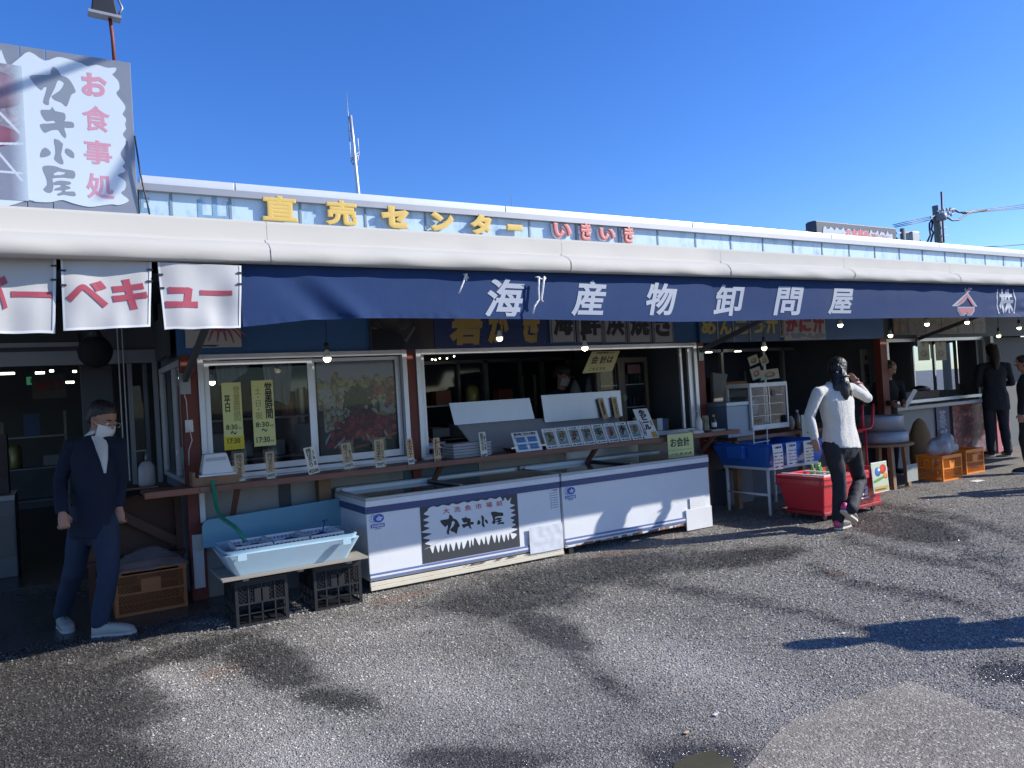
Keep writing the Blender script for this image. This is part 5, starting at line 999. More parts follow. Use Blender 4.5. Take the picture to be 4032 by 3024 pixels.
brush(sp, 'カ', .637, .816, .344, .515, -.0035, -.0018, M_paint_black); brush(sp, 'キ', .836, .95, .364, .480, -.0035, -.0018, M_paint_black); brush(sp, '小', .985, 1.087, .361, .47, -.0035, -.0018, M_paint_black); brush(sp, '屋', 1.124, 1.248, .363, .485, -.0035, -.0018, M_paint_black)
ws = MB().box(1.742, 1.842, .001, .0035, .43, .606).build('warning_label', M_frw, f1)
for k in range(7): MB().box(1.77, 1.832, -.0005, .0008, .437+.022*k, .443+.022*k).build('label_line', mat('grey_print', (.25, .27, .3)), ws); MB().prism([(1.748, .434+.022*k), (1.766, .434+.022*k), (1.757, .448+.022*k)], -.0005, .0008).build('label_mark', mat('grey_print', (.25, .27, .3)), ws)
text('ご使用', 1.765, 1.83, .588, .602, .0008, M_ink, ws, res=1)
fp = thing('folded_clear_sheet', 'milky plastic sheet taped to the lower right of the left freezer', 'sheet', (2.065+1.49, 5.826, .075)); MB().grid(lambda u_, v_: Vector((.36*u_, -.006+.004*mnoise.noise(Vector((u_*6, v_*6, 1))), .235*v_)), 20, 12).build('sheet', mat('milky_sheet', (.62, .65, .70), .3, var=.05, bump=.2, bscale=8), fp)
fp = thing('white_cover_plate', 'white plate fixed over the lower right corner of the right freezer', 'plate', (3.948+1.49, 5.822, .05)); MB().box(0, .36, 0, .012, -.04, .175).build('plate', M_white, fp, bevel=.004); MB().box(.066, .283, .006, .014, .176, .285).build('tab', M_white, fp, bevel=.002)
# ================================================================ HANGING BULBS
def bulb(lab, px, py, Y, top=2.45, r=.030):
    c = P(px, py, Y); t = thing('hanging_bulb', lab, 'light bulb', c, group='bare bulbs hanging under the awning')
    MB().lathe((0, 0, 0), [(.003, -r), (r*.6, -r*.82), (r*.93, -r*.4), (r, 0), (r*.98, .008)], 18).build('globe', M_bulb, t)
    MB().lathe((0, 0, 0), [(r*.98, .0082), (r*.85, .03), (r*.55, .06), (r*.5, .07)], 18).build('housing', mat('bulb_housing', (.6, .6, .6), .4), t)
    MB().cyl((0, 0, 0), .018, .0702, .125, 12).build('socket', M_black, t)
    MB().tube([(0, 0, .125), (.006, 0, .19), (-.004, .0, max(.22, top-c.z-.1)), (0, 0, max(.25, top-c.z))], .004, 5).build('cord', M_blk_cord, t); return t
labs = ['bare bulb in front of the first window, leftmost of the hanging bulbs', 'bare bulb hanging before the middle of the open hatch', 'bare bulb hanging below the anglerfish soup sign', 'bare bulb tucked against the blue facade above the woman', 'bare bulb at the red-brown post left of the yellow menu strip', 'bare bulb in front of the yellow menu strip', 'bare bulb at the valance hem beside the last arm', 'bare bulb in front of the standing dark-haired visitor', 'bare bulb at the right edge of the picture']
for lab, (px, py, Y) in zip(labs, ((1288, 1412, 5.9), (2303, 1370, 5.9), (3009, 1370, 5.9), (3309, 1280, 6.0), (3506, 1321, 6.3), (3650, 1276, 6.0), (3808, 1269, 6.0), (3932, 1322, 6.3), (4013, 1291, 6.2))): bulb(lab, px, py, Y)
bulb('unlit-looking bulb half hidden behind the valance in front of the gold characters', 1967, 1332, 5.9, r=.028); bulb('bulb hanging inside the first window behind the glass, left of the notices', 836, 1506, 7.2, r=.026)

# ================================================================ STALL TWO
def tb_(lab, Yf, X0, px, zt, *_): pass
t = thing('blue_drinks_tub', 'large blue plastic drinks tub on a white stand, three paper menus on its front', 'tub', (0, 0, 0))
q = P(3022, 1752, 5.72); q2 = P(3260, 1712, 5.72); zt = q.z; x0 = q.x; x1 = x0+1.02; d0, d1 = 5.72, 6.55; t.location = ((x0+x1)/2, (d0+d1)/2, zt-.26)
M_btub = mat('blue_tub_plastic', (.02, .12, .50), .38, var=.1)
hollow_tub(t, x1-x0-.14, d1-d0-.14, x1-x0, d1-d0, .26, .015, M_btub, .02)
MB().box(-.58, -.52, -.12, .12, .10, .24).build('handle', M_btub, t, bevel=.01)
for i, (px, lab2) in enumerate(((3022, ''), (3117, ''), (3185, ''))):
    xx = P((3060, 3116, 3184)[i], 1800, 5.70).x-t.location.x; w = (.15, .155, .155)[i]; hgt = (.27, .25, .25)[i]
    mn = thing('paper_menu', ('left paper drinks menu hanging at the corner of the blue tub, curled', 'middle bluish-white paper drinks menu on the blue tub', 'right cream paper menu on the blue tub, beside the woman\'s hand')[i], 'menu', (xx+t.location.x, 5.70, zt-hgt-.005), (.0, 0, 0), 'paper menus on the blue tub')
    MB().grid(lambda u_, v_: Vector(((u_-.5)*w, -.004-.012*math.sin(PI*v_)*(i == 0)+.004*math.sin(u_*5), v_*hgt)), 8, 10).build('sheet', (M_paper, mat('bluish_paper', (.62, .66, .74), .7), mat('cream_paper', (.70, .66, .56), .7))[i], mn)
    text('お飲み物', -.04, .05, hgt*.82, hgt*.93, -.020, M_ink, mn, bold=.05)
    for k, s_ in enumerate(('●ハイボール　400円', '●酎ハイ　　　400円', '●ノンアルコール　', '●レモンサワー400円', '●烏龍茶　　　200円')):
        text(s_, -.062, .062, hgt*(.64-.14*k), hgt*(.70-.14*k), -.020, M_ink if k != 2 else M_red, mn, bold=.02, res=1)
st = thing('tub_stand', 'white painted steel stand under the blue tub', 'stand', (t.location.x, t.location.y, 0)); zb = t.location.z-.002; M_leg = M_white
for a in (-.40, .40):
    for b_ in (-.30, .30): MB().tube([(a, b_, 0), (a, b_, zb-.03)], .018, 10).build('leg', M_leg, st)
    MB().tube([(a, -.30, zb*.42), (a, .30, zb*.42)], .014, 8).build('rail', M_leg, st)
MB().box(-.42, .42, -.33, .33, zb-.03, zb).build('top_frame', M_leg, st)
yb = thing('yellow_sheet', 'crumpled yellow sheet lying on the back rim of the blue tub', 'sheet', (x0-.05, 6.5, zt+.004)); MB().grid(lambda u_, v_: Vector((.32*u_, .12*v_, .02*mnoise.noise(Vector((u_*5, v_*5, 4)))+.02)), 10, 5).build('sheet', M_yellow, yb)
rk = thing('wire_rack', 'thin white wire rack standing in the blue tub', 'rack', (x0+.25, 5.95, zt-.15)); MB().tube([(-.2, 0, 0), (-.2, 0, .32), (-.19, .02, .33)], .006, 6).tube([(.02, 0, 0), (.02, 0, .34)], .006, 6).tube([(-.2, 0, .16), (.05, 0, .17)], .005, 6).build('wire', M_white, rk)
# water level / bottles inside the tub
MB().box(-.42, .42, -.34, .34, .15, .155).build('water', mat('tub_water', (.03, .05, .055)), t)
# red wheeled cooler
M_redp = mat('red_cooler_plastic', (.62, .030, .045), .35, var=.06, coat=.2); M_redd = mat('red_cooler_band', (.30, .015, .025), .4)
zr = .47; A_ = G(3240, 1880, zr); Bk = G(3035, 1860, zr); Ri = G(3456, 1835, zr)
ang = math.atan2(Ri.y-A_.y, Ri.x-A_.x); Wc = min(1.25, (Ri-A_).length); Dc = .55
rc = thing('red_cooler_cart', 'large red wheeled drinks cooler bin with white script on its sunlit side', 'cooler', (A_.x, A_.y, 0), (0, 0, ang*.35))
def frustum(x0, x1, y0, y1, z0, z1, e): return ([(x0+e, y0+e, z0), (x1-e, y0+e, z0), (x1-e, y1-e, z0), (x0+e, y1-e, z0)], [(x0, y0, z1), (x1, y0, z1), (x1, y1, z1), (x0, y1, z1)])
b = MB(); b.hexa(*frustum(0, Wc, 0, Dc, .10, .38, .05)); b.build('body', M_redp, rc, bevel=.012)
b = MB(); b.box(-.02, Wc+.02, -.02, .02, .381, zr).box(-.02, Wc+.02, Dc-.02, Dc+.02, .381, zr).box(-.02, .02, .021, Dc-.021, .381, zr).box(Wc-.02, Wc+.02, .021, Dc-.021, .381, zr); b.build('rim', M_redp, rc, bevel=.008)
b = MB(); b.box(-.026, Wc+.026, -.026, -.0205, .435, .447).box(-.026, -.0205, -.02, Dc, .435, .447); b.build('dark_band', M_redd, rc); MB().box(.045, Wc-.045, .036, .041, .155, .175).build('dark_band', M_redd, rc)
MB().box(.03, Wc-.03, .03, Dc-.03, .06, .1).build('base', M_redd, rc, bevel=.01)
MB().box(.021, Wc-.021, .021, Dc-.021, .383, .40).build('ice_bed', mat('ice_bed', (.3, .33, .36), .3, var=.3, scale=30), rc)
MB().box(.02, .34, .0, .03, zr+.001, zr+.016).box(.02, .05, .03, Dc-.03, zr+.001, zr+.016).box(.31, .34, .03, Dc-.1, zr+.001, zr+.016).build('white_insert_frame', M_white, rc)
for k in range(12): MB().box(.055+.021*k, .065+.021*k, .04, .3, .455, .46).build('grille_bar', M_white, rc)
for x in (.12, Wc-.12):
    for y in (.1, Dc-.1): MB().lathe((0, 0, 0), [(.028, -.012), (.03, 0), (.028, .012)], 14).build('wheel', M_black, rc).matrix_local = Matrix.Translation((x, y, .03)) @ Matrix.Rotation(PI/2, 4, 'X')
text('Coca', .50, .78, .20, .34, .012, M_paper, rc, shear=.35, bold=.02, name='script_lettering'); MB().box(.5, .8, .012, .02, .165, .178).build('white_swoosh', M_paper, rc)
bt = []
for k, (x, y) in enumerate(((.42, .42), (.50, .40), (.58, .44), (.62, .36))):
    b = thing('green_bottle', ('leftmost', 'second', 'third', 'rightmost')[k]+' of the green capped bottles sticking out of the red cooler', 'bottle', rc.matrix_basis @ Vector((x, y, .40))); MB().lathe((0, 0, 0), [(.03, 0), (.03, .08), (.012, .11), (.012, .13)], 12).build('bottle', mat('bright_green_glass', (.15, .35, .05), .2), b); MB().cyl((0, 0, 0), .014, .1305, .145, 10).build('cap', mat('lime_cap', (.45, .6, .08)), b); tag(b, group='green capped bottles in the cooler')
im = Img(80, 100, (.72, .76, .66)); im.ell(.35, .68, .2, .2, 0, (.15, .45, .75), .3); im.ell(.7, .75, .25, .2, .3, (.85, .25, .12), .3); im.ell(.85, .5, .16, .12, 0, (.9, .55, .1), .3); im.ell(.3, .4, .5, .06, .2, (.35, .6, .25), .2); im.box(0, 1, 0, .18, (.75, .62, .3)); im.box(.05, .8, .05, .1, (.3, .3, .3)); im.ell(.45, .75, .08, .07, 0, (.8, .9, .95), 0)
cp = rc.matrix_basis @ Vector((Wc-.30, -.05, .22))
t = thing('cocktail_poster', 'small colourful drinks poster clipped to the right end of the red cooler', 'poster', cp, (-.05, 0, ang*.35)); picture(0, .27, 0, .31, 0, im.mat('drinks_print', .3), t); MB().box(-.008, .278, .001, .008, -.008, .318).build('holder', M_white, t)
# steel box and glass food warmer
WX0 = P(2958, 1620, 6.35).x; WX1 = P(3104, 1600, 6.35).x; zw0 = P(2970, 1695, 6.35).z; zw1 = P(2960, 1510, 6.35).z
wm = thing('food_warmer', 'glass-fronted food warmer cabinet with white frame and shelves of fried snacks', 'food warmer', (WX0, 6.35, zw0)); w = WX1-WX0; h = zw1-zw0
b = MB(); b.box(0, .025, 0, .03, .06, h-.05).box(w-.025, w, 0, .03, .06, h-.05).box(0, w, 0, .38, h-.049, h).box(0, w, 0, .38, 0, .059).box(0, .02, .35, .38, .06, h-.05).box(w-.02, w, .35, .38, .06, h-.05); b.build('frame', M_white, wm, bevel=.002)
MB().box(.025, w-.025, .006, .010, .06, h-.05).build('front_glass', M_glass, wm); MB().box(w*.5-.004, w*.5+.004, .0, .005, .06, h-.05).build('glass_edge', M_alu, wm)
for z in (.16, .30, .40): MB().box(.02, w-.02, .03, .35, z, z+.006).build('wire_shelf', M_steel, wm)
MB().box(.02, w-.02, .351, .36, .06, h-.05).build('back_panel', M_dark2, wm)
for k in range(14): MB().ball((.05+.3*rng.rand()*w/.38, .08+.2*rng.rand(), .085), .05, .025, .018, 8, 5).build('fried_snack', mat('fried_orange', (.50, .16, .05), .5, var=.3, scale=30), wm)
MB().lathe((w*.35, .2, 0), [(.07, .17), (.09, .3), (.05, .39)], 14).build('paper_cup', M_pl, wm); MB().prism([(w*.62+.035*math.cos(a), h-.13+.04*math.sin(a)) for a in [2*PI*k/16 for k in range(16)]], -.002, .004).build('round_sign', M_black, wm)
sbx = thing('steel_cabinet', 'grey blue steel box beside the food warmer', 'cabinet', (P(2860, 1600, 6.38).x, 6.38, P(2870, 1725, 6.38).z)); ws_ = P(2968, 1600, 6.38).x-sbx.location.x; hs_ = P(2868, 1585, 6.38).z-sbx.location.z
MB().box(0, ws_-.01, 0, .4, 0, hs_-.045).build('body', mat('steel_box_blue_grey', (.13, .18, .27), .4, .5, var=.1), sbx, bevel=.004); MB().box(-.008, ws_-.002, -.01, .41, hs_-.044, hs_).build('lid', mat('steel_lid', (.22, .28, .36), .35, .5), sbx, bevel=.004)
tbq = thing('stall_table', 'dark wooden trestle table carrying the warmer and steel cabinet', 'table', (8.0, 6.75, 0)); zt_ = min(sbx.location.z, zw0)-.002
for a, c in ((6.78, 9.25),): MB().box(a-8, c-8, -.42, .4, zt_-.04, zt_).build('top', M_wood, tbq)
for x in (6.85, 8.0, 9.15): MB().box(x-8-.03, x-8+.03, -.35, -.28, 0, zt_-.041).build('leg', M_woodr, tbq); MB().box(x-8-.03, x-8+.03, .28, .35, 0, zt_-.041).build('leg', M_woodr, tbq)
MB().box(-1.15, 1.2, .1, .12, 0, zt_-.041).build('skirt_board', M_dark2, tbq)
t = thing('carton_box', 'plain grey carton standing in the dark under the stall table', 'carton', (7.2, 6.72, 0)); MB().box(-.25, .2, -.02, .18, 0, .42).build('carton', mat('grey_carton', (.16, .17, .19), .7), t)
t = thing('fridge_side', 'tall dull grey appliance between hatch and second stall', 'appliance', (6.95, 7.3, 0)); MB().box(-.24, .24, 0, .5, 0, 1.52).build('cabinet', mat('dull_brown_grey', (.12, .11, .115), .5), t, bevel=.01); MB().box(-.2, .2, -.01, -.001, .95, 1.48).build('door', mat('dull_brown_grey2', (.14, .13, .135), .5), t)
t = thing('beverage_machine', 'black machine with an orange stripe behind the warmer', 'machine', (7.85, 7.3, 0)); MB().box(-.28, .22, 0, .5, .9, 1.50).build('body', M_black, t, bevel=.01); MB().box(-.28, .22, -.006, -.0005, 1.42, 1.48).build('orange_stripe', mat('orange_stripe', (.35, .09, .03)), t)
t = thing('paper_towel_bag', 'white plastic bag pinned beside the black machine', 'bag', (7.42, 7.2, 1.18)); MB().hexa([(-.10, 0, -.03), (.04, 0, -.03), (.04, .06, -.03), (-.10, .06, -.03)], [(-.08, 0, .45), (.2, 0, .42), (.2, .06, .42), (-.08, .06, .45)]).build('bag', mat('milky_bag2', (.28, .28, .29), .6), t, bevel=.02)
# snack posters on the stall wall
for i, (px0, py0, px1, py1, rot, lab) in enumerate(((2945, 1400, 2988, 1436, -.25, 'upper left tilted snack photo card'), (2992, 1402, 3026, 1436, -.35, 'upper right narrow snack photo card'), (2955, 1447, 3000, 1492, -.2, 'lower left reddish snack photo card'), (2990, 1455, 3070, 1492, -.05, 'lower right wide snack photo card'))):
    x0, x1, z0, z1 = rect(px0, py0, px1, py1, 6.62); t = thing('snack_card', lab+' above the food warmer', 'menu card', ((x0+x1)/2, 6.62, (z0+z1)/2), (-.1, rot, 0), 'snack photo cards'); w = (x1-x0)*.95; h = (z1-z0)*.95
    im = Img(50, 40, (.55, .52, .44)); im.ell(.5, .45, .3, .22, .2, (.55, .30, .14) if i != 2 else (.6, .12, .08), .5); im.ell(.5, .45, .18, .1, .2, (.70, .45, .2), .4); im.box(0, 1, 0, .2, (.45, .55, .55)); im.noise(.06); picture(-w/2, w/2, -h/2, h/2, 0, im.mat('snack_print'), t)
# bottles behind
t = thing('pet_bottle', 'brown plastic drink bottle with white cap right of the warmer', 'bottle', (P(3140, 1650, 6.5).x, 6.5, zt_)); MB().lathe((0, 0, 0), [(.035, 0), (.037, .02), (.036, .12), (.03, .17), (.015, .21), (.014, .22)], 14).build('bottle', mat('brown_pet', (.14, .10, .08), .15), t); MB().cyl((0, 0, 0), .016, .2205, .245, 12).build('cap', M_paper, t)
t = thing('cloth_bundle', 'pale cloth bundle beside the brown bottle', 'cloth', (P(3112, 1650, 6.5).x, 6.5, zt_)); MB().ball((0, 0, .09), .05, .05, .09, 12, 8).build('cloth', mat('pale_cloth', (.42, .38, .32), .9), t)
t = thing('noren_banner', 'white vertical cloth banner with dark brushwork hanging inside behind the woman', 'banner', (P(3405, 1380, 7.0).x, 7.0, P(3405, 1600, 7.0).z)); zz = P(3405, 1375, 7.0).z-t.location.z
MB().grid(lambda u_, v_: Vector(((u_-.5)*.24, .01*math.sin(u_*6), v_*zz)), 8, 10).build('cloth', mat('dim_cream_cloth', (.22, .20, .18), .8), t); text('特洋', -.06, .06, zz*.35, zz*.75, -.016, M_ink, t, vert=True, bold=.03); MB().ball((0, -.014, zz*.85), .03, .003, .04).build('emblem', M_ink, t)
t = thing('curtain', 'dark maroon curtain at the back of the second stall', 'curtain', (7.0, 8.1, .9)); MB().grid(lambda u_, v_: Vector((u_*.5, .03*math.sin(u_*30), v_*1.0)), 40, 2).build('cloth', mat('maroon_cloth', (.07, .02, .025), .9), t)
for i, x in enumerate((8.15, 8.75)):
    t = thing('tube_lamp', ('lit lamp glimpsed inside the second stall, left', 'lit lamp glimpsed inside the second stall, right')[i], 'lamp', (x, 8.05, 1.93)); MB().box(-.05, .05, -.02, .02, 0, .015).build('tube', M_tube, t)
t = thing('price_board', 'pale price board partly hidden by the woman, left of her sleeve', 'board', (P(3178, 1700, 6.2).x, 6.2, zt_-.1)); MB().box(-.09, .12, 0, .01, 0, .30).build('board', mat('pale_green_board', (.35, .40, .36), .6), t); text('54', .0, .07, .05, .2, -.0005, M_ink, t, vert=True, bold=.04)

# ================================================================ ENTRANCE INTERIOR
for i, (px0, py, px1) in enumerate(((0, 1442, 56), (0, 1476, 58), (138, 1441, 192), (139, 1473, 176), (195, 1465, 212), (285, 1437, 300), (286, 1467, 302), (258, 1510, 292))):
    a = P(px0, py, 12.5); c = P(px1, py, 12.5); t = thing('ceiling_tube_lamp', ('upper leftmost', 'lower leftmost', 'upper middle', 'lower middle', 'slanted', 'upper small right', 'lower small right', 'low faint')[i]+' lit tube seen inside the market entrance', 'lamp', a, group='tube lamps inside the entrance')
    MB().box(0, (c-a).x, -.02, .02, 0, .03).build('tube', M_tube, t)
t = thing('exit_sign', 'small green emergency exit sign deep inside the entrance', 'sign', P(105, 1515, 11.5)); MB().box(0, .13, 0, .05, 0, .10).build('box', mat('exit_green', (.05, .25, .14), .5, emit=.25), t); MB().box(.04, .08, -.004, -.001, .02, .08).build('figure', M_paper, t)
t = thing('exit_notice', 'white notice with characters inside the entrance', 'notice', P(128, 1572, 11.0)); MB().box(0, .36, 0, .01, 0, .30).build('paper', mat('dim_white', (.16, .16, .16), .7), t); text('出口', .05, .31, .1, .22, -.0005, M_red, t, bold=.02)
t = thing('display_case', 'long low display case inside the entrance at the left edge', 'display case', (-1.2, 9.0, .012)); MB().box(-1.5, .8, 0, .7, 0, .75).build('body', mat('case_grey', (.13, .14, .15), .4), t, bevel=.01); MB().box(-1.5, .8, .0, .7, .7501, .80).build('top', M_alud, t); MB().box(-1.48, .78, -.01, -.001, .2, .6).build('front_panel', mat('case_panel', (.09, .10, .11), .3), t)
for i, (x, w_, h_) in enumerate(((-1.9, .5, .5), (-1.1, .7, .35), (-.6, .3, .6))):
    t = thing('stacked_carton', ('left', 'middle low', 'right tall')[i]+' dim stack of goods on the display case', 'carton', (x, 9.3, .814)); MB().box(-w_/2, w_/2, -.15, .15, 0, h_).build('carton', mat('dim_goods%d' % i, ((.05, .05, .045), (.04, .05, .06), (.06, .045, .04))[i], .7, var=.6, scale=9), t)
q = P(375, 1385, 7.4); t = thing('hanging_ball', 'dark ball of tied netting hanging from the entrance ceiling', 'ornament', q); bm_ = MB().ball((0, 0, 0), .135, .135, .14, 24, 16); bm_.v = [tuple(Vector(v_)*(1+.06*mnoise.noise(Vector(v_)*40))) for v_ in bm_.v]; bm_.build('ball', mat('dark_netting', (.012, .014, .016), .9), t); MB().lathe((0, 0, 0), [(.07, .12), (.03, .2), (.008, .24), (.008, .9)], 12).build('rope', M_black, t)
t = thing('inner_notice_board', 'framed notice board hung up in the side of the entrance under the banners', 'board', (PX(620, 1330, .86).x-.05, 7.2, 2.0)); MB().box(-.02, .02, -.3, .45, .0, .35).build('board', mat('murky_board', (.07, .075, .07), .6), t)
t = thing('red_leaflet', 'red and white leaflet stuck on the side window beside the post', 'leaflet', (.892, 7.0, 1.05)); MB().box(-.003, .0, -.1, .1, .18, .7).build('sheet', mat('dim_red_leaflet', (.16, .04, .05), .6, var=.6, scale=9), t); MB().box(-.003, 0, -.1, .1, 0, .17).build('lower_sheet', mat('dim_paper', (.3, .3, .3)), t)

# ================================================================ STALL THREE
t = thing('steamer', 'big round aluminium steamer in two tiers on the round table', 'steamer', (0, 0, 0))
XS = P(3500, 1700, 6.05); tc = Vector((XS.x, 6.15, 0)); rt = thing('round_table', 'round wooden table with thick timber legs carrying the steamer', 'table', (tc.x, tc.y, 0))
ztab = P(3500, 1758, 5.75).z
MB().lathe((0, 0, 0), [(.35, ztab-.04), (.37, ztab-.03), (.37, ztab-.01), (.35, ztab)], 32).build('top', M_woodr, rt)
for a in (-2.2, -.75, .8, 2.4): MB().bar((.28*math.cos(a), .28*math.sin(a), 0), (.25*math.cos(a), .25*math.sin(a), ztab-.04), .06, .05, up=(0, 1, 0)).build('leg', M_woodr, rt)
MB().box(.02, .25, -.3, -.29, .08, .30).build('notice', mat('dim_paper', (.3, .3, .3)), rt)
t.location = (tc.x, tc.y, ztab+.002); M_al = mat('dull_aluminium_pot', (.26, .28, .32), .5, .4, var=.1, scale=4)
MB().lathe((0, 0, 0), [(.30, 0), (.31, .02), (.31, .14), (.29, .15)], 36).build('lower_tier', M_al, t); MB().lathe((0, 0, 0), [(.275, .151), (.265, .34), (.26, .35)], 36).build('upper_tier', M_al, t)
t = thing('red_folding_chair', 'red plastic chair part showing beside the woman\'s back', 'chair', (P(3385, 1690, 6.0).x-.02, 5.95, .75)); M_rc = mat('red_chair_plastic', (.55, .02, .04), .4)
MB().tube([(-.12, .0, .05), (.16, 0, .06), (.20, 0, .1), (.26, .02, .22), (.28, .02, .36)], .018, 8).tube([(.02, 0, .06), (.05, .02, .22), (.06, .02, .36)], .016, 8).build('frame', M_rc, t); MB().box(-.12, .05, .02, .3, .02, .05).build('seat', M_rc, t, bevel=.01)
for a in (-.1, .2): MB().tube([(a, .1, .02), (a, .1, -.75)], .015, 8).build('leg', M_rc, t)
# orange crates
c3 = lattice_crate('orange_crate', 'sunlit bright orange crate right of the plastic bag', 'crate', (11.08, 6.15, 0), .46, .36, .34, M_orange2, cell=.045, rot=0)
c4 = copy_tree(c3, loc=(10.28, 6.02, 0), label='orange crate half hidden behind the plastic bag, next to the round table')
pbq = thing('carrier_bag', 'full translucent plastic carrier bag resting on the orange crate', 'bag', (10.30, 5.98, .345)); bag_job = True
t = thing('brown_sack', 'tan paper flour sack standing behind the carrier bag', 'sack', (11.0, 6.7, 0)); MB().lathe((0, 0, 0), [(.2, 0), (.23, .2), (.21, .55), (.12, .72), (.03, .78)], 20, ry=.5).build('sack', mat('tan_sack', (.20, .12, .05), .8), t)
# steamed sign and meat picture on the stall front
x0, x1, z0, z1 = rect(3682, 1595, 3738, 1735, 7.08); t = thing('steamed_food_banner', 'black vertical banner with white brush characters on the front of the last stall', 'banner', (x0, 7.07, z0)); w, h = x1-x0, z1-z0
MB().box(0, w, 0, .01, 0, h).build('cloth', M_dkblue, t); text('蒸り', w*.2, w*.8, h*.05, h*.85, -.0005, mat('dim_white_print', (.35, .36, .38)), t, vert=True, bold=.03)
im = Img(200, 200, (.20, .08, .08))
for i in range(160): im.ell(rng.rand(), rng.rand(), .05+.08*rng.rand(), .03+.05*rng.rand(), rng.rand()*3, ((.30, .10, .11), (.22, .07, .08), (.34, .20, .20), (.12, .04, .05))[i % 4], .5, .3, alpha=.7)
for i in range(20): im.ell(.5+.5*rng.rand(), .1+.2*rng.rand(), .05+.08*rng.rand(), .03+.05*rng.rand(), rng.rand()*3, (.22, .20, .22), .4, alpha=.6)
im.noise(.06); im.a = np.clip(im.a*2.4, 0, 1); x0, x1, z0, z1 = rect(3741, 1590, 3900, 1790, 7.08); t = thing('meat_picture_board', 'large dark red food picture covering the front of the last stall', 'poster', (x0, 7.05, .02)); picture(0, x1-x0, 0, .86, 0, im.mat('meat_print', .45), t); MB().box(0, x1-x0, .004, .045, 0, .86).build('board', M_dark2, t)
t = thing('pink_stall_sign', 'pink board with a white character at the foot of the last stall', 'sign', (x1+.01, 6.95, .02)); MB().box(0, .42, 0, .02, 0, .9).build('board', mat('pink_board', (.42, .12, .15), .6), t); text('元', .12, .34, .06, .28, -.0005, M_paper, t, bold=.04)
t = thing('cooking_pot', 'steel pot with dark lid on the stall counter', 'pot', (P(3620, 1490, 7.4).x, 7.4, .98)); MB().lathe((0, 0, 0), [(.15, 0), (.15, .2), (.16, .205)], 24).build('pot', M_steel, t); MB().lathe((0, 0, 0), [(.155, .206), (.10, .24), (.02, .26)], 20).build('lid', M_black, t)
t = thing('brown_counter_box', 'dark brown box block on the stall counter left of the doorway', 'box', (P(3640, 1540, 7.2).x, 7.22, .952)); MB().box(-.55, .45, 0, .25, 0, .20).build('box', mat('dark_brown_box', (.07, .045, .035), .6), t)
t = thing('white_chair_back', 'white plastic chair back showing through the stall window', 'chair', (P(3795, 1520, 8.4).x, 8.4, .0)); MB().box(-.16, .18, 0, .03, .45, 1.18).build('backrest', M_pl, t, bevel=.02); MB().box(-.2, .2, -.4, 0, .42, .45).build('seat', M_pl, t); 
for a in (-.18, .18): MB().box(a-.015, a+.015, -.38, -.35, 0, .42).build('leg', M_pl, t); MB().box(a-.015, a+.015, -.03, -.0, 0, .42).build('leg', M_pl, t)
for i, (px0, px1) in enumerate(((3611, 3662), (3680, 3728))):
    x0, x1, z0, z1 = rect(px0, 1328, px1, 1418, 7.3); t = thing('food_poster', ('left', 'right')[i]+' of two yellowish food posters hanging in the last stall window', 'poster', (x0, 7.3, z0)); im = Img(60, 100, (.52, .50, .38)); im.ell(.5, .3, .3, .25, 0, (.40, .32, .14), .3); im.ell(.5, .75, .12, .3, 0, (.32, .30, .24), .2); im.ell(.45, .28, .14, .1, .3, (.55, .48, .25), .3); im.noise(.07); picture(0, x1-x0, 0, z1-z0, 0, im.mat('stall_poster_print'), t)
t = thing('yellow_strip_poster', 'narrow tan strip between the two food posters', 'poster', (P(3665, 1400, 7.31).x, 7.31, P(3665, 1412, 7.31).z)); MB().box(0, .05, 0, .004, 0, .33).build('strip', mat('tan_strip', (.35, .27, .12)), t)
# far flags and posts at the right
t = thing('cheese_flag', 'yellow vertical flag with dark characters at the far right stall', 'flag', P(3965, 1440, 9.0)); MB().box(-.14, .16, 0, .01, -.15, .58).build('cloth', mat('flag_yellow', (.50, .40, .14), .6), t); text('チビッ', -.04, .12, -.1, .52, -.0005, M_ink, t, vert=True, bold=.04); MB().prism([(-.12, .25), (-.02, .15), (0, .2), (-.1, .32)], -.004, -.0005).build('red_mark', M_red, t)
t = thing('striped_flag', 'white flag with blue and red stripes left of the yellow flag', 'flag', P(3935, 1400, 9.0)); MB().box(-.09, .10, 0, .01, -.15, .34).build('cloth', mat('flag_white', (.42, .42, .44), .6), t); MB().box(.02, .06, -.003, -.0005, -.15, .34).build('blue_stripe', mat('flag_blue', (.12, .14, .30)), t); MB().box(-.03, 0, -.003, -.0005, -.15, .25).build('red_stripe', mat('flag_red', (.30, .08, .09)), t)
t = thing('wooden_trestle', 'brown wooden trestle leg with yellow box at the right edge behind the visitors', 'trestle', (P(3995, 1745, 7.4).x, 7.4, 0)); MB().box(0, .06, 0, .06, 0, .55).build('leg', M_woodr, t); MB().box(.12, .4, .1, .4, 0, .16).build('yellow_box', M_yellow2, t); MB().box(-.2, .4, 0, .4, .551, .59).build('top', M_woodr, t)
for i, (px, py) in enumerate(((3845, 1895), (3668, 2012))):
    if i: continue
    g_ = G(px, py); t = thing('paper_scrap', 'small white scrap lying on the sunlit asphalt near the crates', 'litter', g_); MB().box(-.1, .1, -.05, .05, .002, .008).build('scrap', M_paper, t)
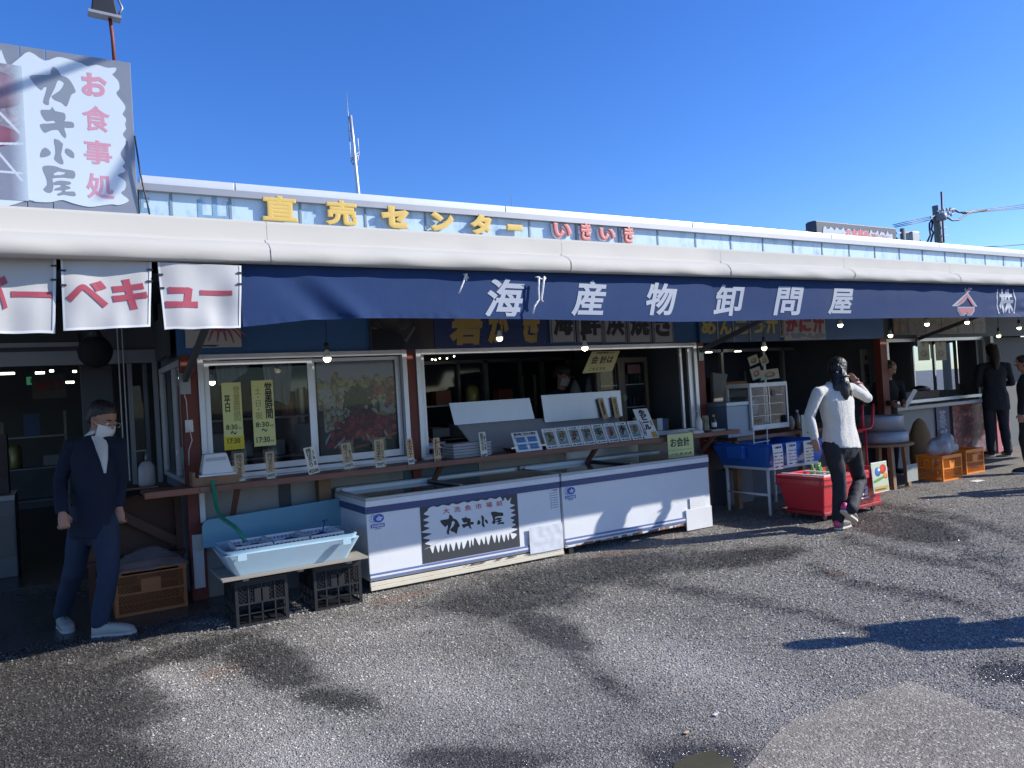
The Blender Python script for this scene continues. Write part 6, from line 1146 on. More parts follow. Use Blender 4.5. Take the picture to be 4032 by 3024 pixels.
for px, py, lab, m in ((3672-400+40, 2500, 'pale scrap on the asphalt left of the big shadow', M_paper), (2805, 2822, 'small white chip on the asphalt near the lower edge', M_paper), (2690, 2893, 'small tan chip on the asphalt above the puddle', M_kraft)):
    g_ = G(px, py); t = thing('litter_chip', lab, 'litter', g_); MB().prism([(0, 0), (.022, .004), (.03, .012), (.015, .02), (.002, .013)], 0, .004).build('chip', m, t, bevel=0); t.rotation_euler = (PI/2, 0, .3); t.location.z = .006

# ================================================================ ROOF BACKGROUND
MT = P(1372+28, 770, 9.5); t = thing('antenna_mast', 'leaning steel antenna mast with side brackets and whip aerial on the roof', 'antenna', (MT.x, 9.5, 3.17))
q = Vector((MT.x, 9.5, 3.17)); pp_ = lambda x, y: P(x, y, 9.5)-q
a0 = pp_(1411, 790); a0.z = 0
MB().tube([a0, pp_(1411, 770), pp_(1398, 640), pp_(1391, 560), pp_(1380, 455)], [.028, .028, .026, .022, .020], 10).build('pole', M_alu, t)
MB().tube([pp_(1377, 555), pp_(1372, 470), pp_(1364, 360)], [.008, .006, .003], 6).build('whip', M_alud, t)
for (x0, y0, x1, y1) in ((1372, 465, 1384, 463), (1377, 516, 1388, 514), (1381, 626, 1415, 597), (1381, 635, 1415, 607)): MB().tube([pp_(x0, y0), pp_(x1, y1)], .007, 6).build('bracket', M_alud, t)
MB().tube([pp_(1414, 600), pp_(1401, 665)], .007, 6).tube([pp_(1382, 634), pp_(1394, 652)], .007, 6).build('strut', M_alud, t); MB().tube([pp_(1409, 545), pp_(1413, 600)], .006, 6).tube([pp_(1378, 560), pp_(1381, 625)], .005, 6).build('side_whip', M_white, t)
q = P(2017, 800, 14); q.z = 3.17; t = thing('thin_whip_antenna', 'very thin whip antenna far back on the roof, right of the mast', 'antenna', q); MB().tube([(0, 0, 0), P(2013, 765, 14)-q], .007, 5).build('whip', M_alud, t)
# rear roof sign
YR = 13.5; a = P(3213, 865, YR); c = P(3527, 893, YR); zb_ = 3.25
t = thing('rear_roof_sign', 'dark framed restaurant sign with white field standing on the rear roof', 'sign', (a.x, YR, zb_)); w = c.x-a.x; h = a.z-zb_-.03
MB().box(0, w, .0, .35, 0, h).build('box', mat('dark_blue_grey_frame', (.035, .05, .08), .5), t, bevel=.01); 
po = []; n = 40
for i in range(n+1): u_ = i/n; po.append((.28+u_*(w-.5), h-.17+.05*math.sin(i*1.9)+.035*math.sin(i*3.1)))
MB().prism([(.26, .02)]+[(.24, h-.3)]+po+[(w-.2, h-.3), (w-.22, .02)], -.012, -.001).build('white_field', M_swhite, t)
def rs(s_, xa, ya, xb, yb, **k): p0 = P(xa, yb, YR); p1 = P(xb, ya, YR); text(s_, p0.x-a.x, p1.x-a.x, P((xa+xb)/2, yb, YR).z-zb_, P((xa+xb)/2, ya, YR).z-zb_, -.013, M_sr2, t, **k)
M_sr2 = mat('roof_sign_red', (.50, .10, .13), .5)
rs('お食事処', 3328, 903, 3424, 938, bold=.04, res=3); rs('・海鮮バーベキュー', 3424, 922, 3500, 936, bold=.03, res=2)
MB().prism([(P(3310, 940, YR).x-a.x, .03), (P(3318, 940, YR).x-a.x, P(3318, 918, YR).z-zb_), (P(3328, 940, YR).x-a.x, .03)], -.014, -.0125).build('black_mark', M_paint_black, t)
MB().box(0, w, .05, .3, h+.001, h+.02).build('cap', mat('dark_blue_grey_frame', (.035, .05, .08)), t); 
for x in (.1, w-.1): MB().box(x-.03, x+.03, .1, .25, -.09, -.001).build('foot', M_alud, t)
MB().tube([(-.45, .1, -.05), (0, .1, h*.6)], .012, 6).tube([(w, .1, h*.55), (w+.4, .1, .1)], .012, 6).build('stay', M_alud, t)
# utility pole with transformer, smaller pole, wires
M_conc = mat('concrete_pole', (.16, .17, .16), .8, var=.15); YU = 24
def Q(x, y, Y=YU): return P(x, y, Y)
base = Q(3693, 945); base.z = 0; t = thing('utility_pole', 'concrete utility pole with grey transformer and tangled brackets behind the roof', 'utility pole', base)
B = lambda x, y, dy=0: Q(x, y, YU+dy)-base
MB().tube([B(3696, 950)*0+Vector((B(3696, 955).x, 0, 0)), B(3690, 880), B(3682, 810)], [.22, .19, .16], 14).build('pole', M_conc, t)
MB().tube([B(3716, 955, -.3), B(3711, 860, -.3), B(3707, 755, -.3)], [.05, .05, .06], 8).build('mast', mat('rusty_mast', (.14, .07, .08), .6), t)
MB().lathe(B(3708, 868, -.4), [(.20, 0), (.26, .03), (.26, .33), (.2, .38)], 16).build('transformer', mat('transformer_grey', (.22, .23, .25), .5), t)
for (x0, y0, x1, y1) in ((3690, 832, 3760, 822), (3692, 848, 3752, 842), (3680, 850, 3664, 856), (3700, 895, 3726, 895), (3700, 929, 3732, 927), (3702, 952, 3712, 952)): MB().bar(B(x0, y0, -.2), B(x1, y1, -.2), .07, .07).build('crossarm', M_alud, t)
for (x, y) in ((3714, 828), (3728, 826), (3740, 828), (3752, 832), (3716, 842), (3734, 838), (3745, 846), (3720, 855), (3706, 838)): MB().lathe(B(x, y, -.35), [(.03, -.08), (.08, -.05), (.05, 0), (.08, .05), (.03, .09)], 8).build('insulator', mat('pale_insulator', (.45, .43, .42), .4), t)
def wires(name, lab, sets, r=.028, Y0=YU, Y1=YU):
    o_ = Q(*sets[0][0], Y0); tt = thing(name, lab, 'cable', o_); b = MB()
    for pts in sets: n = len(pts)-1; b.tube([Q(x, y, Y0+(Y1-Y0)*i/n)-o_ for i, (x, y) in enumerate(pts)], r, 6)
    b.build('wire', M_blk_cord, tt); return tt
wires('power_lines', 'three dark power lines running from the utility pole to the right edge', [[(3790, 836), (3860, 826), (3950, 815), (4100, 797)], [(3795, 838), (3860, 832), (3950, 822), (4100, 806)], [(3790, 842), (3860, 834), (3960, 826), (4100, 814)]], .022)
wires('cable_bundle', 'thick looping cable bundle beside the transformer', [[(3725, 855), (3750, 868), (3775, 866), (3800, 848), (3815, 838), (3885, 828)], [(3740, 820), (3760, 830), (3790, 838), (3830, 832), (3885, 825)], [(3755, 826), (3775, 836), (3800, 836)], [(3670, 865), (3660, 880), (3660, 900), (3664, 925), (3650, 955)], [(3672, 870), (3668, 905), (3675, 915), (3664, 955)]], .05)
wires('rear_lines', 'thin lines between the rear sign and the utility pole', [[(3515, 886), (3590, 868), (3680, 850)], [(3520, 891), (3600, 873), (3680, 855)], [(3525, 895), (3600, 880), (3680, 862)]], .02)
wires('lower_line', 'single low line at the right edge above the roof', [[(3870, 974), (3950, 968), (4100, 958)]], .025)
base2 = Q(3553, 940); base2.z = 0; t = thing('utility_pole', 'short second utility pole with a hanging box, left of the taller one', 'utility pole', base2); B2 = lambda x, y: Q(x, y)-base2
MB().tube([Vector((0, 0, 0)), B2(3553, 900)], .13, 12).build('pole', M_conc, t); MB().bar(B2(3530, 918), B2(3611, 912), .08, .08).build('crossarm', M_alud, t); c_ = B2(3594, 933); MB().box(c_.x-.32, c_.x+.30, -.2, .2, c_.z-.3, c_.z+.25).build('hanging_box', M_alud, t, bevel=.02)
MB().tube([B2(3528, 935), B2(3538, 945)], .04, 6).tube([B2(3611, 925), B2(3624, 950)], .03, 6).build('stay', M_blk_cord, t)

for i, (px, py) in enumerate(((1702, 1415), (1715, 1417), (1732, 1411), (1760, 1411), (1788, 1403), (1812, 1390))):  # reflections of bulbs in the glass, built as small glowing globes
    t = thing('bulb_reflection', ('leftmost', 'second', 'third', 'fourth', 'fifth', 'rightmost')[i]+' of the tiny bulb reflections built as lit globes, top left of the hatch', 'light bulb', P(px, py, 8.6), group='tiny bulb reflections in the hatch')
    MB().ball((0, 0, 0), .012, .012, .010, 8, 6).build('globe', M_bulb, t); MB().cyl((0, 0, 0), .008, .0101, .04, 8).build('socket', M_black, t)
ORD = ('first', 'second', 'third', 'fourth', 'fifth', 'sixth', 'seventh')
# goods glimpsed in the dim rooms
gr_ = np.random.RandomState(11)
for (X0, X1, Y_, Z_, n_, where) in ((1.1, 2.7, 8.6, 1.0, 9, 'behind the first window'), (3.1, 5.6, 8.9, 1.0, 10, 'at the back of the hatch'), (6.9, 9.8, 8.7, .9, 12, 'at the back of the second stall'), (10.6, 13.5, 9.6, .9, 9, 'at the back of the last stall'), (-2.6, .1, 12.5, .9, 12, 'deep inside the entrance')):
    sh_ = thing('storage_shelf', 'dim steel storage shelf '+where, 'shelf', ((X0+X1)/2, Y_, 0)); w_ = (X1-X0)/2
    for z in (.45, Z_-.01, Z_+.42): MB().box(-w_, w_, -.15, .2, z-.02, z-.001).build('board', M_alud, sh_)
    for x in (-w_, w_-.03): MB().box(x, x+.03, -.15, -.12, 0, Z_+.75).build('upright', M_alud, sh_); MB().box(x, x+.03, .17, .2, 0, Z_+.75).build('upright', M_alud, sh_)
    for k in range(n_):
        x = X0+.1+(X1-X0-.2)*(k+.5)/n_; up_ = k % 2; h_ = .14+.2*gr_.rand(); ww_ = min(.11, (X1-X0)/n_*.42); col_ = ((.30, .28, .25), (.22, .06, .04), (.08, .14, .30), (.35, .30, .12), (.30, .32, .34))[gr_.randint(5)]
        kd = ('canister' if k % 3 == 0 else 'box'); cn = ('tan', 'dark red', 'blue', 'mustard', 'grey')[[(.30, .28, .25), (.22, .06, .04), (.08, .14, .30), (.35, .30, .12), (.30, .32, .34)].index(col_)]
        t = thing('stored_'+kd, '%s %s %s on the %s board, shelf %s' % (ORD[k//2], cn, kd, 'middle' if up_ else 'upper', where), kd, (x, Y_, (Z_ if up_ else Z_+.42)), group='goods on the dim shelf '+where)
        if k % 3: MB().box(-ww_, ww_, -.08, .1, 0, h_).build('box', mat('goods_'+cn, col_, .6), t, bevel=.004)
        else: MB().lathe((0, 0, 0), [(ww_*.8, 0), (ww_*.85, .01), (ww_*.8, h_*.8), (ww_*.4, h_)], 14).build('pot', mat('canister_'+cn, col_, .35, .3), t)
# ================================================================ PEOPLE
def ring(c, ax, ay, rx, ry, n=16, pw=2.0):
    out = []
    for k in range(n):
        a = 2*PI*k/n; ca, sa = math.cos(a), math.sin(a); out.append(c+ax*(rx*math.copysign(abs(ca)**(2/pw), ca))+ay*(ry*math.copysign(abs(sa)**(2/pw), sa)))
    return out
def limb(b, pts, rad, n=12):
    """closed tapered limb with rounded ends through joints"""
    pts = [Vector(p) for p in pts]; P2 = []; R2 = []
    for i in range(len(pts)-1):
        for j in range(4): P2.append(pts[i].lerp(pts[i+1], j/4)); R2.append(rad[i]+(rad[i+1]-rad[i])*j/4)
    P2.append(pts[-1]); R2.append(rad[-1])
    d0 = (P2[0]-P2[1]).normalized(); d1 = (P2[-1]-P2[-2]).normalized()
    P2 = [P2[0]+d0*R2[0]*.8, P2[0]+d0*R2[0]*.5]+P2+[P2[-1]+d1*R2[-1]*.5, P2[-1]+d1*R2[-1]*.8]; R2 = [R2[0]*.45, R2[0]*.82]+R2+[R2[-1]*.82, R2[-1]*.45]
    b.tube(P2, R2, n)
_jobs = []
def fuse(b, name, m, parent, vox=.010, sm=4, noise_amp=0., nsc=12., **kw):
    """closed overlapping volumes grown into one skin; evaluated together in fuse_all()"""
    me = b.mesh(name+'_raw'); bm = bmesh.new(); bm.from_mesh(me); bmesh.ops.remove_doubles(bm, verts=bm.verts, dist=1e-5); bmesh.ops.recalc_face_normals(bm, faces=bm.faces); bm.to_mesh(me); bm.free()
    o = bpy.data.objects.new('tmp', me)
    r = o.modifiers.new('r', 'REMESH'); r.mode = 'VOXEL'; r.voxel_size = vox; s_ = o.modifiers.new('s', 'SMOOTH'); s_.factor = .5; s_.iterations = sm
    out = link(name, bpy.data.meshes.new(name), m, parent); _jobs.append((o, out, m, noise_amp, nsc, name)); return out
def fuse_all():
    for jb in _jobs: C.objects.link(jb[0])
    dg = bpy.context.evaluated_depsgraph_get()
    for o, out, m, noise_amp, nsc, name in _jobs:
        me2 = bpy.data.meshes.new_from_object(o.evaluated_get(dg))
        if noise_amp:
            n_ = len(me2.vertices); co = np.empty(n_*3, np.float32); me2.vertices.foreach_get('co', co); no = np.empty(n_*3, np.float32); me2.vertices.foreach_get('normal', no); co = co.reshape(-1, 3); no = no.reshape(-1, 3)
            q_ = co*np.array((nsc, nsc, nsc*.45)); dv = np.array([mnoise.noise(Vector(x))+.5*abs(mnoise.noise(Vector(x)*2.3)) for x in q_.tolist()]); co = co+no*(noise_amp*dv)[:, None]; me2.vertices.foreach_set('co', co.astype(np.float32).reshape(-1)); me2.update()
        me2.polygons.foreach_set('use_smooth', [True]*len(me2.polygons)); me2.materials.clear(); me2.materials.append(m); old = out.data; out.data = me2; bpy.data.meshes.remove(old); me2.name = name
    for jb in _jobs: me = jb[0].data; bpy.data.objects.remove(jb[0]); bpy.data.meshes.remove(me)
def hand(b, wrist, d, pn, s_=1., curl=.6, side=1):
    """palm, four bent fingers and a thumb; d points to the knuckles, pn out of the palm"""
    d = Vector(d).normalized(); pn = (Vector(pn)-d*Vector(pn).dot(d)).normalized(); sd = d.cross(pn)*side
    w = Vector(wrist); b.loft([ring(w+d*(q*s_), sd, pn, rx*s_, ry*s_, 12) for q, rx, ry in ((-.03, .012, .010), (-.02, .026, .019), (.0, .028, .020), (.03, .036, .018), (.065, .041, .017), (.085, .040, .014), (.092, .030, .008))])
    for i, (o_, L_) in enumerate(((-.029, .066), (-.010, .076), (.010, .072), (.028, .057))):
        p0 = w+d*(.065*s_)+sd*o_*s_; p1 = p0+d*(.028*s_); a1 = curl*1.2; d1 = (d*math.cos(a1)+pn*math.sin(a1)); p2 = p1+d1*L_*.45*s_; a2 = curl*2.3; d2 = (d*math.cos(a2)+pn*math.sin(a2)); p3 = p2+d2*L_*.5*s_
        limb(b, [p0, p1, p2, p3], [.0095*s_, .0095*s_, .0088*s_, .0075*s_], 8)
    t0 = w+d*.02*s_-sd*.028*s_; t1 = t0+(d*.6-sd*.75+pn*.35).normalized()*.035*s_; t2 = t1+(d*.85-sd*.1+pn*(.3+.5*curl)).normalized()*.032*s_; limb(b, [t0, t1, t2], [.013*s_, .011*s_, .009*s_], 8)
def head(b, c, fwd, up, s_=1.):
    """skull, jaw, nose, ears, brow; c is the middle of the head"""
    f = Vector(fwd).normalized(); u_ = (Vector(up)-f*Vector(up).dot(f)).normalized(); r = f.cross(u_)
    prof = [(-.120, .012, .014, .050), (-.112, .030, .030, .045), (-.095, .045, .050, .030), (-.065, .058, .074, .012), (-.03, .066, .088, .002), (.0, .072, .095, -.002), (.035, .076, .099, -.006), (.07, .070, .092, -.008), (.095, .056, .072, -.010), (.112, .035, .045, -.010), (.119, .012, .016, -.010)]
    b.loft([ring(c+u_*(z*s_)+f*(o_*s_), r, f, rx*s_, ry*s_, 18) for z, rx, ry, o_ in prof])
    limb(b, [c+f*.088*s_+u_*.012*s_, c+f*.106*s_-u_*.022*s_], [.009*s_, .014*s_], 8)
    limb(b, [c+f*.082*s_+u_*.028*s_-r*.035*s_, c+f*.082*s_+u_*.028*s_+r*.035*s_], [.012*s_]*2, 8); limb(b, [c+f*.078*s_-u_*.052*s_-r*.018*s_, c+f*.078*s_-u_*.052*s_+r*.018*s_], [.010*s_]*2, 8)
    for q in (-1, 1): b.ball(c+r*.074*s_*q-f*.008*s_-u_*.012*s_, .010*s_, .018*s_, .030*s_, 10, 8)
    return f, u_, r
def person(name, label, J, fwd, hfwd, mats, s_=1., female=False, hands=((-.2, 0, -1), (.2, 0, -1)), pnorm=((0, 0, 0),)*2, curls=(.7, .7), hup=(0, 0, 1), fuzzy=0., coat=0, loc=None, detail=True, shoes='shoe', hair='short', group=None):
    """J: joints in world space. Returns the thing; body is one mesh under the clothes"""
    base = Vector(loc); t = thing(name, label, 'person', base, group=group); j = {k: Vector(v)-base for k, v in J.items()}
    f = Vector(fwd).normalized(); u_ = Vector((0, 0, 1)); r = f.cross(u_).normalized(); sh = (j['shR']-j['shL']); shm = (j['shL']+j['shR'])/2; hp = (j['hipL']+j['hipR'])/2; sax = sh.normalized()
    vox = .0075 if detail else .012
    hw = sh.length/2; hips = (j['hipR']-j['hipL']).normalized()
    def torso(b, e, low=0):
        sp = shm-hp; fy = sax.cross(sp.normalized()).normalized()
        prof = [(-.10+low, .176, .122), (.0, .172, .118), (.15, .162, .110), (.35, .138 if female else .158, .100), (.6, .152, .105), (.78, .158, .108), (.88, .140, .095), (.95, .105, .080), (1.03, .07, .062), (1.10, .045, .045)]
        b.loft([ring(hp+sp*q+Vector((0, 0, 0)), (hips.lerp(sax, max(0, min(1, q)))).normalized(), fy, (rx*s_*hw/.19*.93+e), (ry*s_+e), 20, 2.3) for q, rx, ry in prof])
    # body
    b = MB(); torso(b, -.022); limb(b, [shm+sp_ for sp_ in (Vector((0, 0, -.04)),)]+[j['neck'], j['head']-u_*.05*s_+(-Vector(hfwd).normalized()*.02*s_)], [.055*s_, .050*s_, .050*s_])
    hf, hu, hr = head(b, j['head'], hfwd, hup, s_)
    for S in 'LR':
        limb(b, [j['sh'+S]-Vector((0, 0, .035)), j['el'+S], j['wr'+S]], [.034*s_, .032*s_, .024*s_]); limb(b, [j['hip'+S], j['kn'+S], j['an'+S]], [.075*s_, .050*s_, .034*s_])
        i = 'LR'.index(S); hand(b, j['wr'+S], hands[i], pnorm[i], s_*(.92 if female else 1.0), curls[i], -1 if S == 'R' else 1)
    fuse(b, 'body', mats['skin'], t, vox, 3)
    # top garment
    b = MB(); torso(b, .012 if not fuzzy else .020, -coat)
    for S in 'LR':
        w_ = j['wr'+S]+(j['el'+S]-j['wr'+S]).normalized()*.02; limb(b, [j['sh'+S]-Vector((0, 0, .02)), j['el'+S], w_], [.053*s_+.006*fuzzy, .047*s_+.006*fuzzy, .038*s_+.004*fuzzy], 14)
        limb(b, [shm+Vector((0, 0, .01)), j['sh'+S]-Vector((0, 0, .025))], [.056*s_, .050*s_], 14)
    if coat and 'skirt' in mats:
        pass
    top = fuse(b, mats.get('topname', 'jacket'), mats['top'], t, .010, 5, .010 if not fuzzy else .006, 11)
    # trousers
    b = MB(); b.loft([ring(hp+Vector((0, 0, q)), hips, hips.cross(u_), rx*s_*hw/.19*.95, ry*s_, 18, 2.3) for q, rx, ry in ((-.17, .05, .05), (-.12, .12, .09), (-.04, .172, .125), (.06, .168, .118), (.12, .155, .108))])
    for S in 'LR': limb(b, [j['hip'+S]+Vector((0, 0, -.0)), j['kn'+S], j['an'+S]], [.098*s_, .070*s_, mats.get('cuff', .058)*s_], 14)
    fuse(b, 'trousers', mats['trousers'], t, .010, 4, .009, 14)
    # shoes
    for S in 'LR':
        a = j['an'+S]; to = j['toe'+S]; he = j['heel'+S]; d = (to-he); L_ = d.length; d.normalize(); side_ = Vector((-d.y, d.x, 0)).normalized(); nn = d.cross(side_)*-1
        if nn.z < 0: nn = -nn
        b = MB(); b.loft([ring(he+d*(q*L_)+nn*z, side_, nn, rx*s_, rz*s_, 16, 2.5) for q, z, rx, rz in ((-.03, .035, .012, .015), (.0, .042, .032, .040), (.12, .048, .037, .046), (.35, .048, .038, .046), (.6, .042, .045, .040), (.8, .036, .047, .033), (.95, .030, .038, .024), (1.02, .018, .012, .008))])
        limb(b, [he+d*L_*.18+nn*.05, a], [.038*s_, .040*s_])
        so = fuse(b, 'shoe', mats['shoe'], t, .007, 3); b = MB(); b.loft([ring(he+d*(q*L_)+nn*z, side_, d, rx*s_, .0, 2) for q, z, rx in ()]) if 0 else None
        outl = [(-.03, .018), (.0, .032), (.15, .038), (.35, .036), (.6, .044), (.82, .046), (.97, .034), (1.03, .012)]; lo = [he+d*(q*L_)+side_*w_*s_ for q, w_ in outl]+[he+d*(q*L_)-side_*w_*s_ for q, w_ in outl[::-1]]
        b = MB(); n = len(lo); b.add([p-nn*.002 for p in lo]+[p+nn*.018 for p in lo], [tuple(range(n))[::-1], tuple(range(n, 2*n))]+[(k, (k+1) % n, n+(k+1) % n, n+k) for k in range(n)]); b.build('sole', mats.get('sole', M_paper), so)
        if 'lace' in mats:
            b = MB()
            for q in (.36, .44, .52, .60): c_ = he+d*L_*q+nn*(.088-.05*(q-.3))*s_; b.tube([c_-side_*.026, c_+nn*.008, c_+side_*.026], .004, 5)
            b.build('laces', mats['lace'], so)
        if 'accent' in mats:
            b = MB(); limb(b, [he+d*L_*.02+nn*.075, he+d*L_*.02+nn*.05], [.030*s_, .036*s_]); b.build('heel_tab', mats['accent'], so)
    # face
    if detail:
        hc = j['head']
        for q in (-1, 1):
            MB().ball(hc+hf*.088*s_+hr*.031*s_*q+hu*.004*s_, .012*s_, .012*s_, .008*s_, 10, 8).build('eye', M_paper, t); MB().ball(hc+hf*.098*s_+hr*.031*s_*q+hu*.004*s_, .0055*s_, .0055*s_, .0055*s_, 8, 6).build('iris', M_ink, t)
            bb_ = MB(); limb(bb_, [hc+hf*.095*s_+hr*.018*s_*q+hu*.032*s_, hc+hf*.088*s_+hr*.048*s_*q+hu*.034*s_], [.004*s_]*2, 6); bb_.build('eyebrow', M_hair, t)
    return t, j, hf, hu, hr
# ---- man at the left: navy cardigan over white shirt, jeans, white shoes, face mask
M_navy = mat('navy_knit', (.006, .011, .030), .9, var=.2, scale=30, bump=.3, bscale=90); M_jean = mat('dark_denim', (.016, .030, .062), .85, var=.25, scale=20, bump=.2, bscale=100); M_shoe = mat('cream_leather_shoe', (.36, .35, .32), .5, var=.08)
YM = 6.2
J = dict(head=P(403, 1650, YM), neck=P(378, 1708, YM+.03), shL=P(468, 1738, YM-.08), shR=P(276, 1742, YM+.1), elL=P(477, 1888, YM+.0), elR=P(236, 1893, YM+.08), wrL=P(468, 2000, YM-.06), wrR=P(246, 2022, YM-.10),
         hipL=P(410, 2050, YM-.03), hipR=P(328, 2052, YM+.07), knL=P(428, 2262, YM-.12), knR=P(290, 2250, YM+.14), anL=G(430, 2470), anR=G(240, 2452))
gl_, gr_ = G(432, 2500), G(243, 2478)
fw = Vector((.45, -.9, 0)).normalized()
J['heelL'] = gl_+Vector((-.10, .03, 0)); J['toeL'] = J['heelL']+Vector((.255, -.10, 0)); J['heelR'] = gr_+Vector((-.005, .10, 0)); J['toeR'] = J['heelR']+Vector((.055, -.255, .0))
J['anL'] = J['heelL']+Vector((.045, -.01, .10)); J['anR'] = J['heelR']+Vector((.01, -.03, .10))
M_shirt = mat('white_shirt', (.60, .61, .62), .8, var=.04)
mt, j, hf, hu, hr = person('person', 'man in navy cardigan, jeans, white shoes and face mask standing at the market entrance', J, fw, (.62, -.72, -.48), dict(skin=M_skin, top=M_navy, topname='cardigan', trousers=M_jean, shoe=M_shoe, sole=mat('pale_sole', (.45, .43, .40), .7), lace=M_ink), 1.0,
    hands=((.0, -.15, -1), (.1, -.3, -1)), pnorm=((.4, .8, 0), (-.3, .8, 0)), curls=(.95, 1.15), coat=.10, loc=((gl_+gr_)/2))
hc = j['head']
b = MB(); c_ = hc-hf*.018+hu*.030
b.loft([ring(c_+hu*z-hf*o_, hr, hf, rx, ry, 18) for z, rx, ry, o_ in ((-.085, .060, .050, .045), (-.05, .074, .074, .030), (-.01, .080, .090, .016), (.03, .083, .100, .004), (.06, .077, .094, 0), (.085, .058, .072, 0), (.098, .02, .03, 0))])
fuse(b, 'hair', mat('grey_black_hair', (.02, .019, .02), .5, var=.5, scale=60, bump=.4, bscale=100), mt, .007, 2, .004, 60)
mk = []
b = MB(); b.grid(lambda u_, v_: hc+hf*(.118-.055*(abs(u_-.5)*2)**2-.012*abs(v_-.5)*2)+hr*((u_-.5)*.165)*(1-.25*abs(v_-.55))+hu*(-.012-.10*(1-v_)+.0*u_), 12, 10); m_ = b.build('face_mask', mat('white_mask', (.72, .73, .75), .8), mt)
b = MB()
for q in (-1, 1): b.tube([hc+hf*.062+hr*.074*q-hu*.02, hc+hr*.085*q-hu*.006-hf*.01, hc+hf*.055+hr*.070*q-hu*.09], .002, 5)
b.build('strap', M_paper, m_)
b = MB()
for q in (-1, 1): b.tube([hc+hf*.118+hr*(.034*q+.023*math.cos(a))+hu*(.002+.017*math.sin(a)) for a in [2*PI*k/14 for k in range(15)]], .0015, 4); b.tube([hc+hf*.112+hr*.057*q+hu*.004, hc-hf*.005+hr*.083*q+hu*.006], .0018, 4)
b.tube([hc+hf*.12-hr*.011+hu*.004, hc+hf*.12+hr*.011+hu*.004], .0015, 4); b.build('glasses', M_steel, mt)
# shirt in the open V of the cardigan
sm = (j['shL']+j['shR'])/2; ff = Vector((.35, -.94, 0)).normalized(); rr_ = ff.cross(Vector((0, 0, 1)))
b = MB(); V_ = [(-.055, .045, .06), (.055, .045, .06), (.062, .0, .115), (.035, -.12, .142), (.006, -.22, .150), (-.004, -.22, .150), (-.035, -.12, .142), (-.062, .0, .115)]
vv = [sm+rr_*(x*.68)+Vector((0, 0, z))+ff*(y+.004) for x, z, y in V_]; n = len(vv); b.add(vv+[p-ff*.03 for p in vv], [tuple(range(n)), tuple(range(2*n-1, n-1, -1))]+[(k, (k+1) % n, n+(k+1) % n, n+k) for k in range(n)]); b.build('shirt_front', M_shirt, mt)
b = MB(); b.tube([j['neck']+Vector((math.cos(a)*.062, math.sin(a)*.062, .0-.03*math.sin(a-.8))) for a in [2*PI*k/16 for k in range(17)]], .016, 8); b.build('shirt_collar', M_shirt, mt)
# ---- woman from behind: white fluffy sweater
M_swt = mat('white_angora', (.64, .62, .55), .95, var=.06, scale=40, bump=.8, bscale=120, sheen=.9); M_pant = mat('black_denim', (.016, .018, .026), .8, var=.3, scale=20, bump=.2, bscale=90)
YB_ = 4.78; foot = G(3330, 2082)
J = dict(head=P(3298, 1450, YB_), neck=P(3288, 1502, YB_), shL=P(3222, 1535, YB_-.02), shR=P(3350, 1520, YB_-.02), elL=P(3186, 1640, YB_+.05), wrL=P(3208, 1728, YB_-.02), elR=P(3416, 1568, YB_-.05), wrR=P(3372, 1508, YB_+.12),
         hipL=P(3276, 1752, YB_), hipR=P(3350, 1752, YB_), knL=P(3306, 1902, YB_+.02), knR=P(3384, 1892, YB_+.10), anL=P(3316, 2052, YB_+.02), anR=P(3352, 2003, YB_-.10))
hl = foot+Vector((-.09, .03, 0)); J['heelL'] = hl; J['toeL'] = hl+Vector((.235, .04, .0)); J['anL'] = hl+Vector((.04, .01, .10))
hR = P(3318, 2016, YB_-.06); tR = G(3388, 2076); tR.z = .012; J['heelR'] = hR; J['toeR'] = hR+(tR-hR).normalized()*.24; J['toeR'].z = max(.02, J['toeR'].z)
M_pink2 = mat('hot_pink_shoe', (.75, .06, .20), .5)
wm_, j, hf, hu, hr = person('person', 'woman in fluffy white sweater and dark jeans, one hand raised to her head', J, (.3, .95, 0), (.85, .50, -.1), dict(skin=M_skin, top=M_swt, topname='sweater', trousers=M_pant, shoe=mat('grey_black_sneaker', (.10, .10, .12), .6), sole=mat('cream_sole', (.68, .64, .50), .6), accent=M_pink2, cuff=.062), .95, female=True,
    hands=((.06, -.1, -1), P(3336, 1455, YB_+.14)-P(3372, 1508, YB_+.12)), pnorm=((.6, .3, 0), (-1, -.2, -.3)), curls=(.45, .15), fuzzy=1, coat=-.06, loc=foot)
hc = j['head']
b = MB(); b.loft([ring(hc-hf*.014+hu*z-hf*o_, hr, hf, rx, ry, 18) for z, rx, ry, o_ in ((-.10, .055, .045, .060), (-.06, .074, .070, .040), (-.02, .084, .094, .018), (.02, .087, .104, .006), (.055, .083, .100, 0), (.085, .065, .080, 0), (.105, .035, .045, 0), (.112, .01, .015, 0))])
bk = (Vector((-.55, -.75, 0))).normalized(); w0 = hc+bk*.085-hu*.06
limb(b, [w0, w0+Vector((-.025, -.035, -.10)), w0+Vector((-.03, -.045, -.20)), w0+Vector((-.02, -.03, -.29))], [.055, .062, .050, .016]); limb(b, [w0+Vector((-.04, .02, 0)), w0+Vector((-.09, .0, -.13)), w0+Vector((-.12, .0, -.25))], [.045, .04, .010]); limb(b, [w0+Vector((.02, -.02, -.05)), w0+Vector((.05, -.05, -.17)), w0+Vector((.06, -.05, -.23))], [.03, .022, .006])
fuse(b, 'hair', M_hair, wm_, .007, 2, .006, 70)
b = MB(); b.tube([w0+Vector((0, -.02, -.02))+Vector((math.cos(a)*.06, math.sin(a)*.055, 0)) for a in [2*PI*k/12 for k in range(13)]], .008, 6); b.build('hair_tie', M_black, wm_)
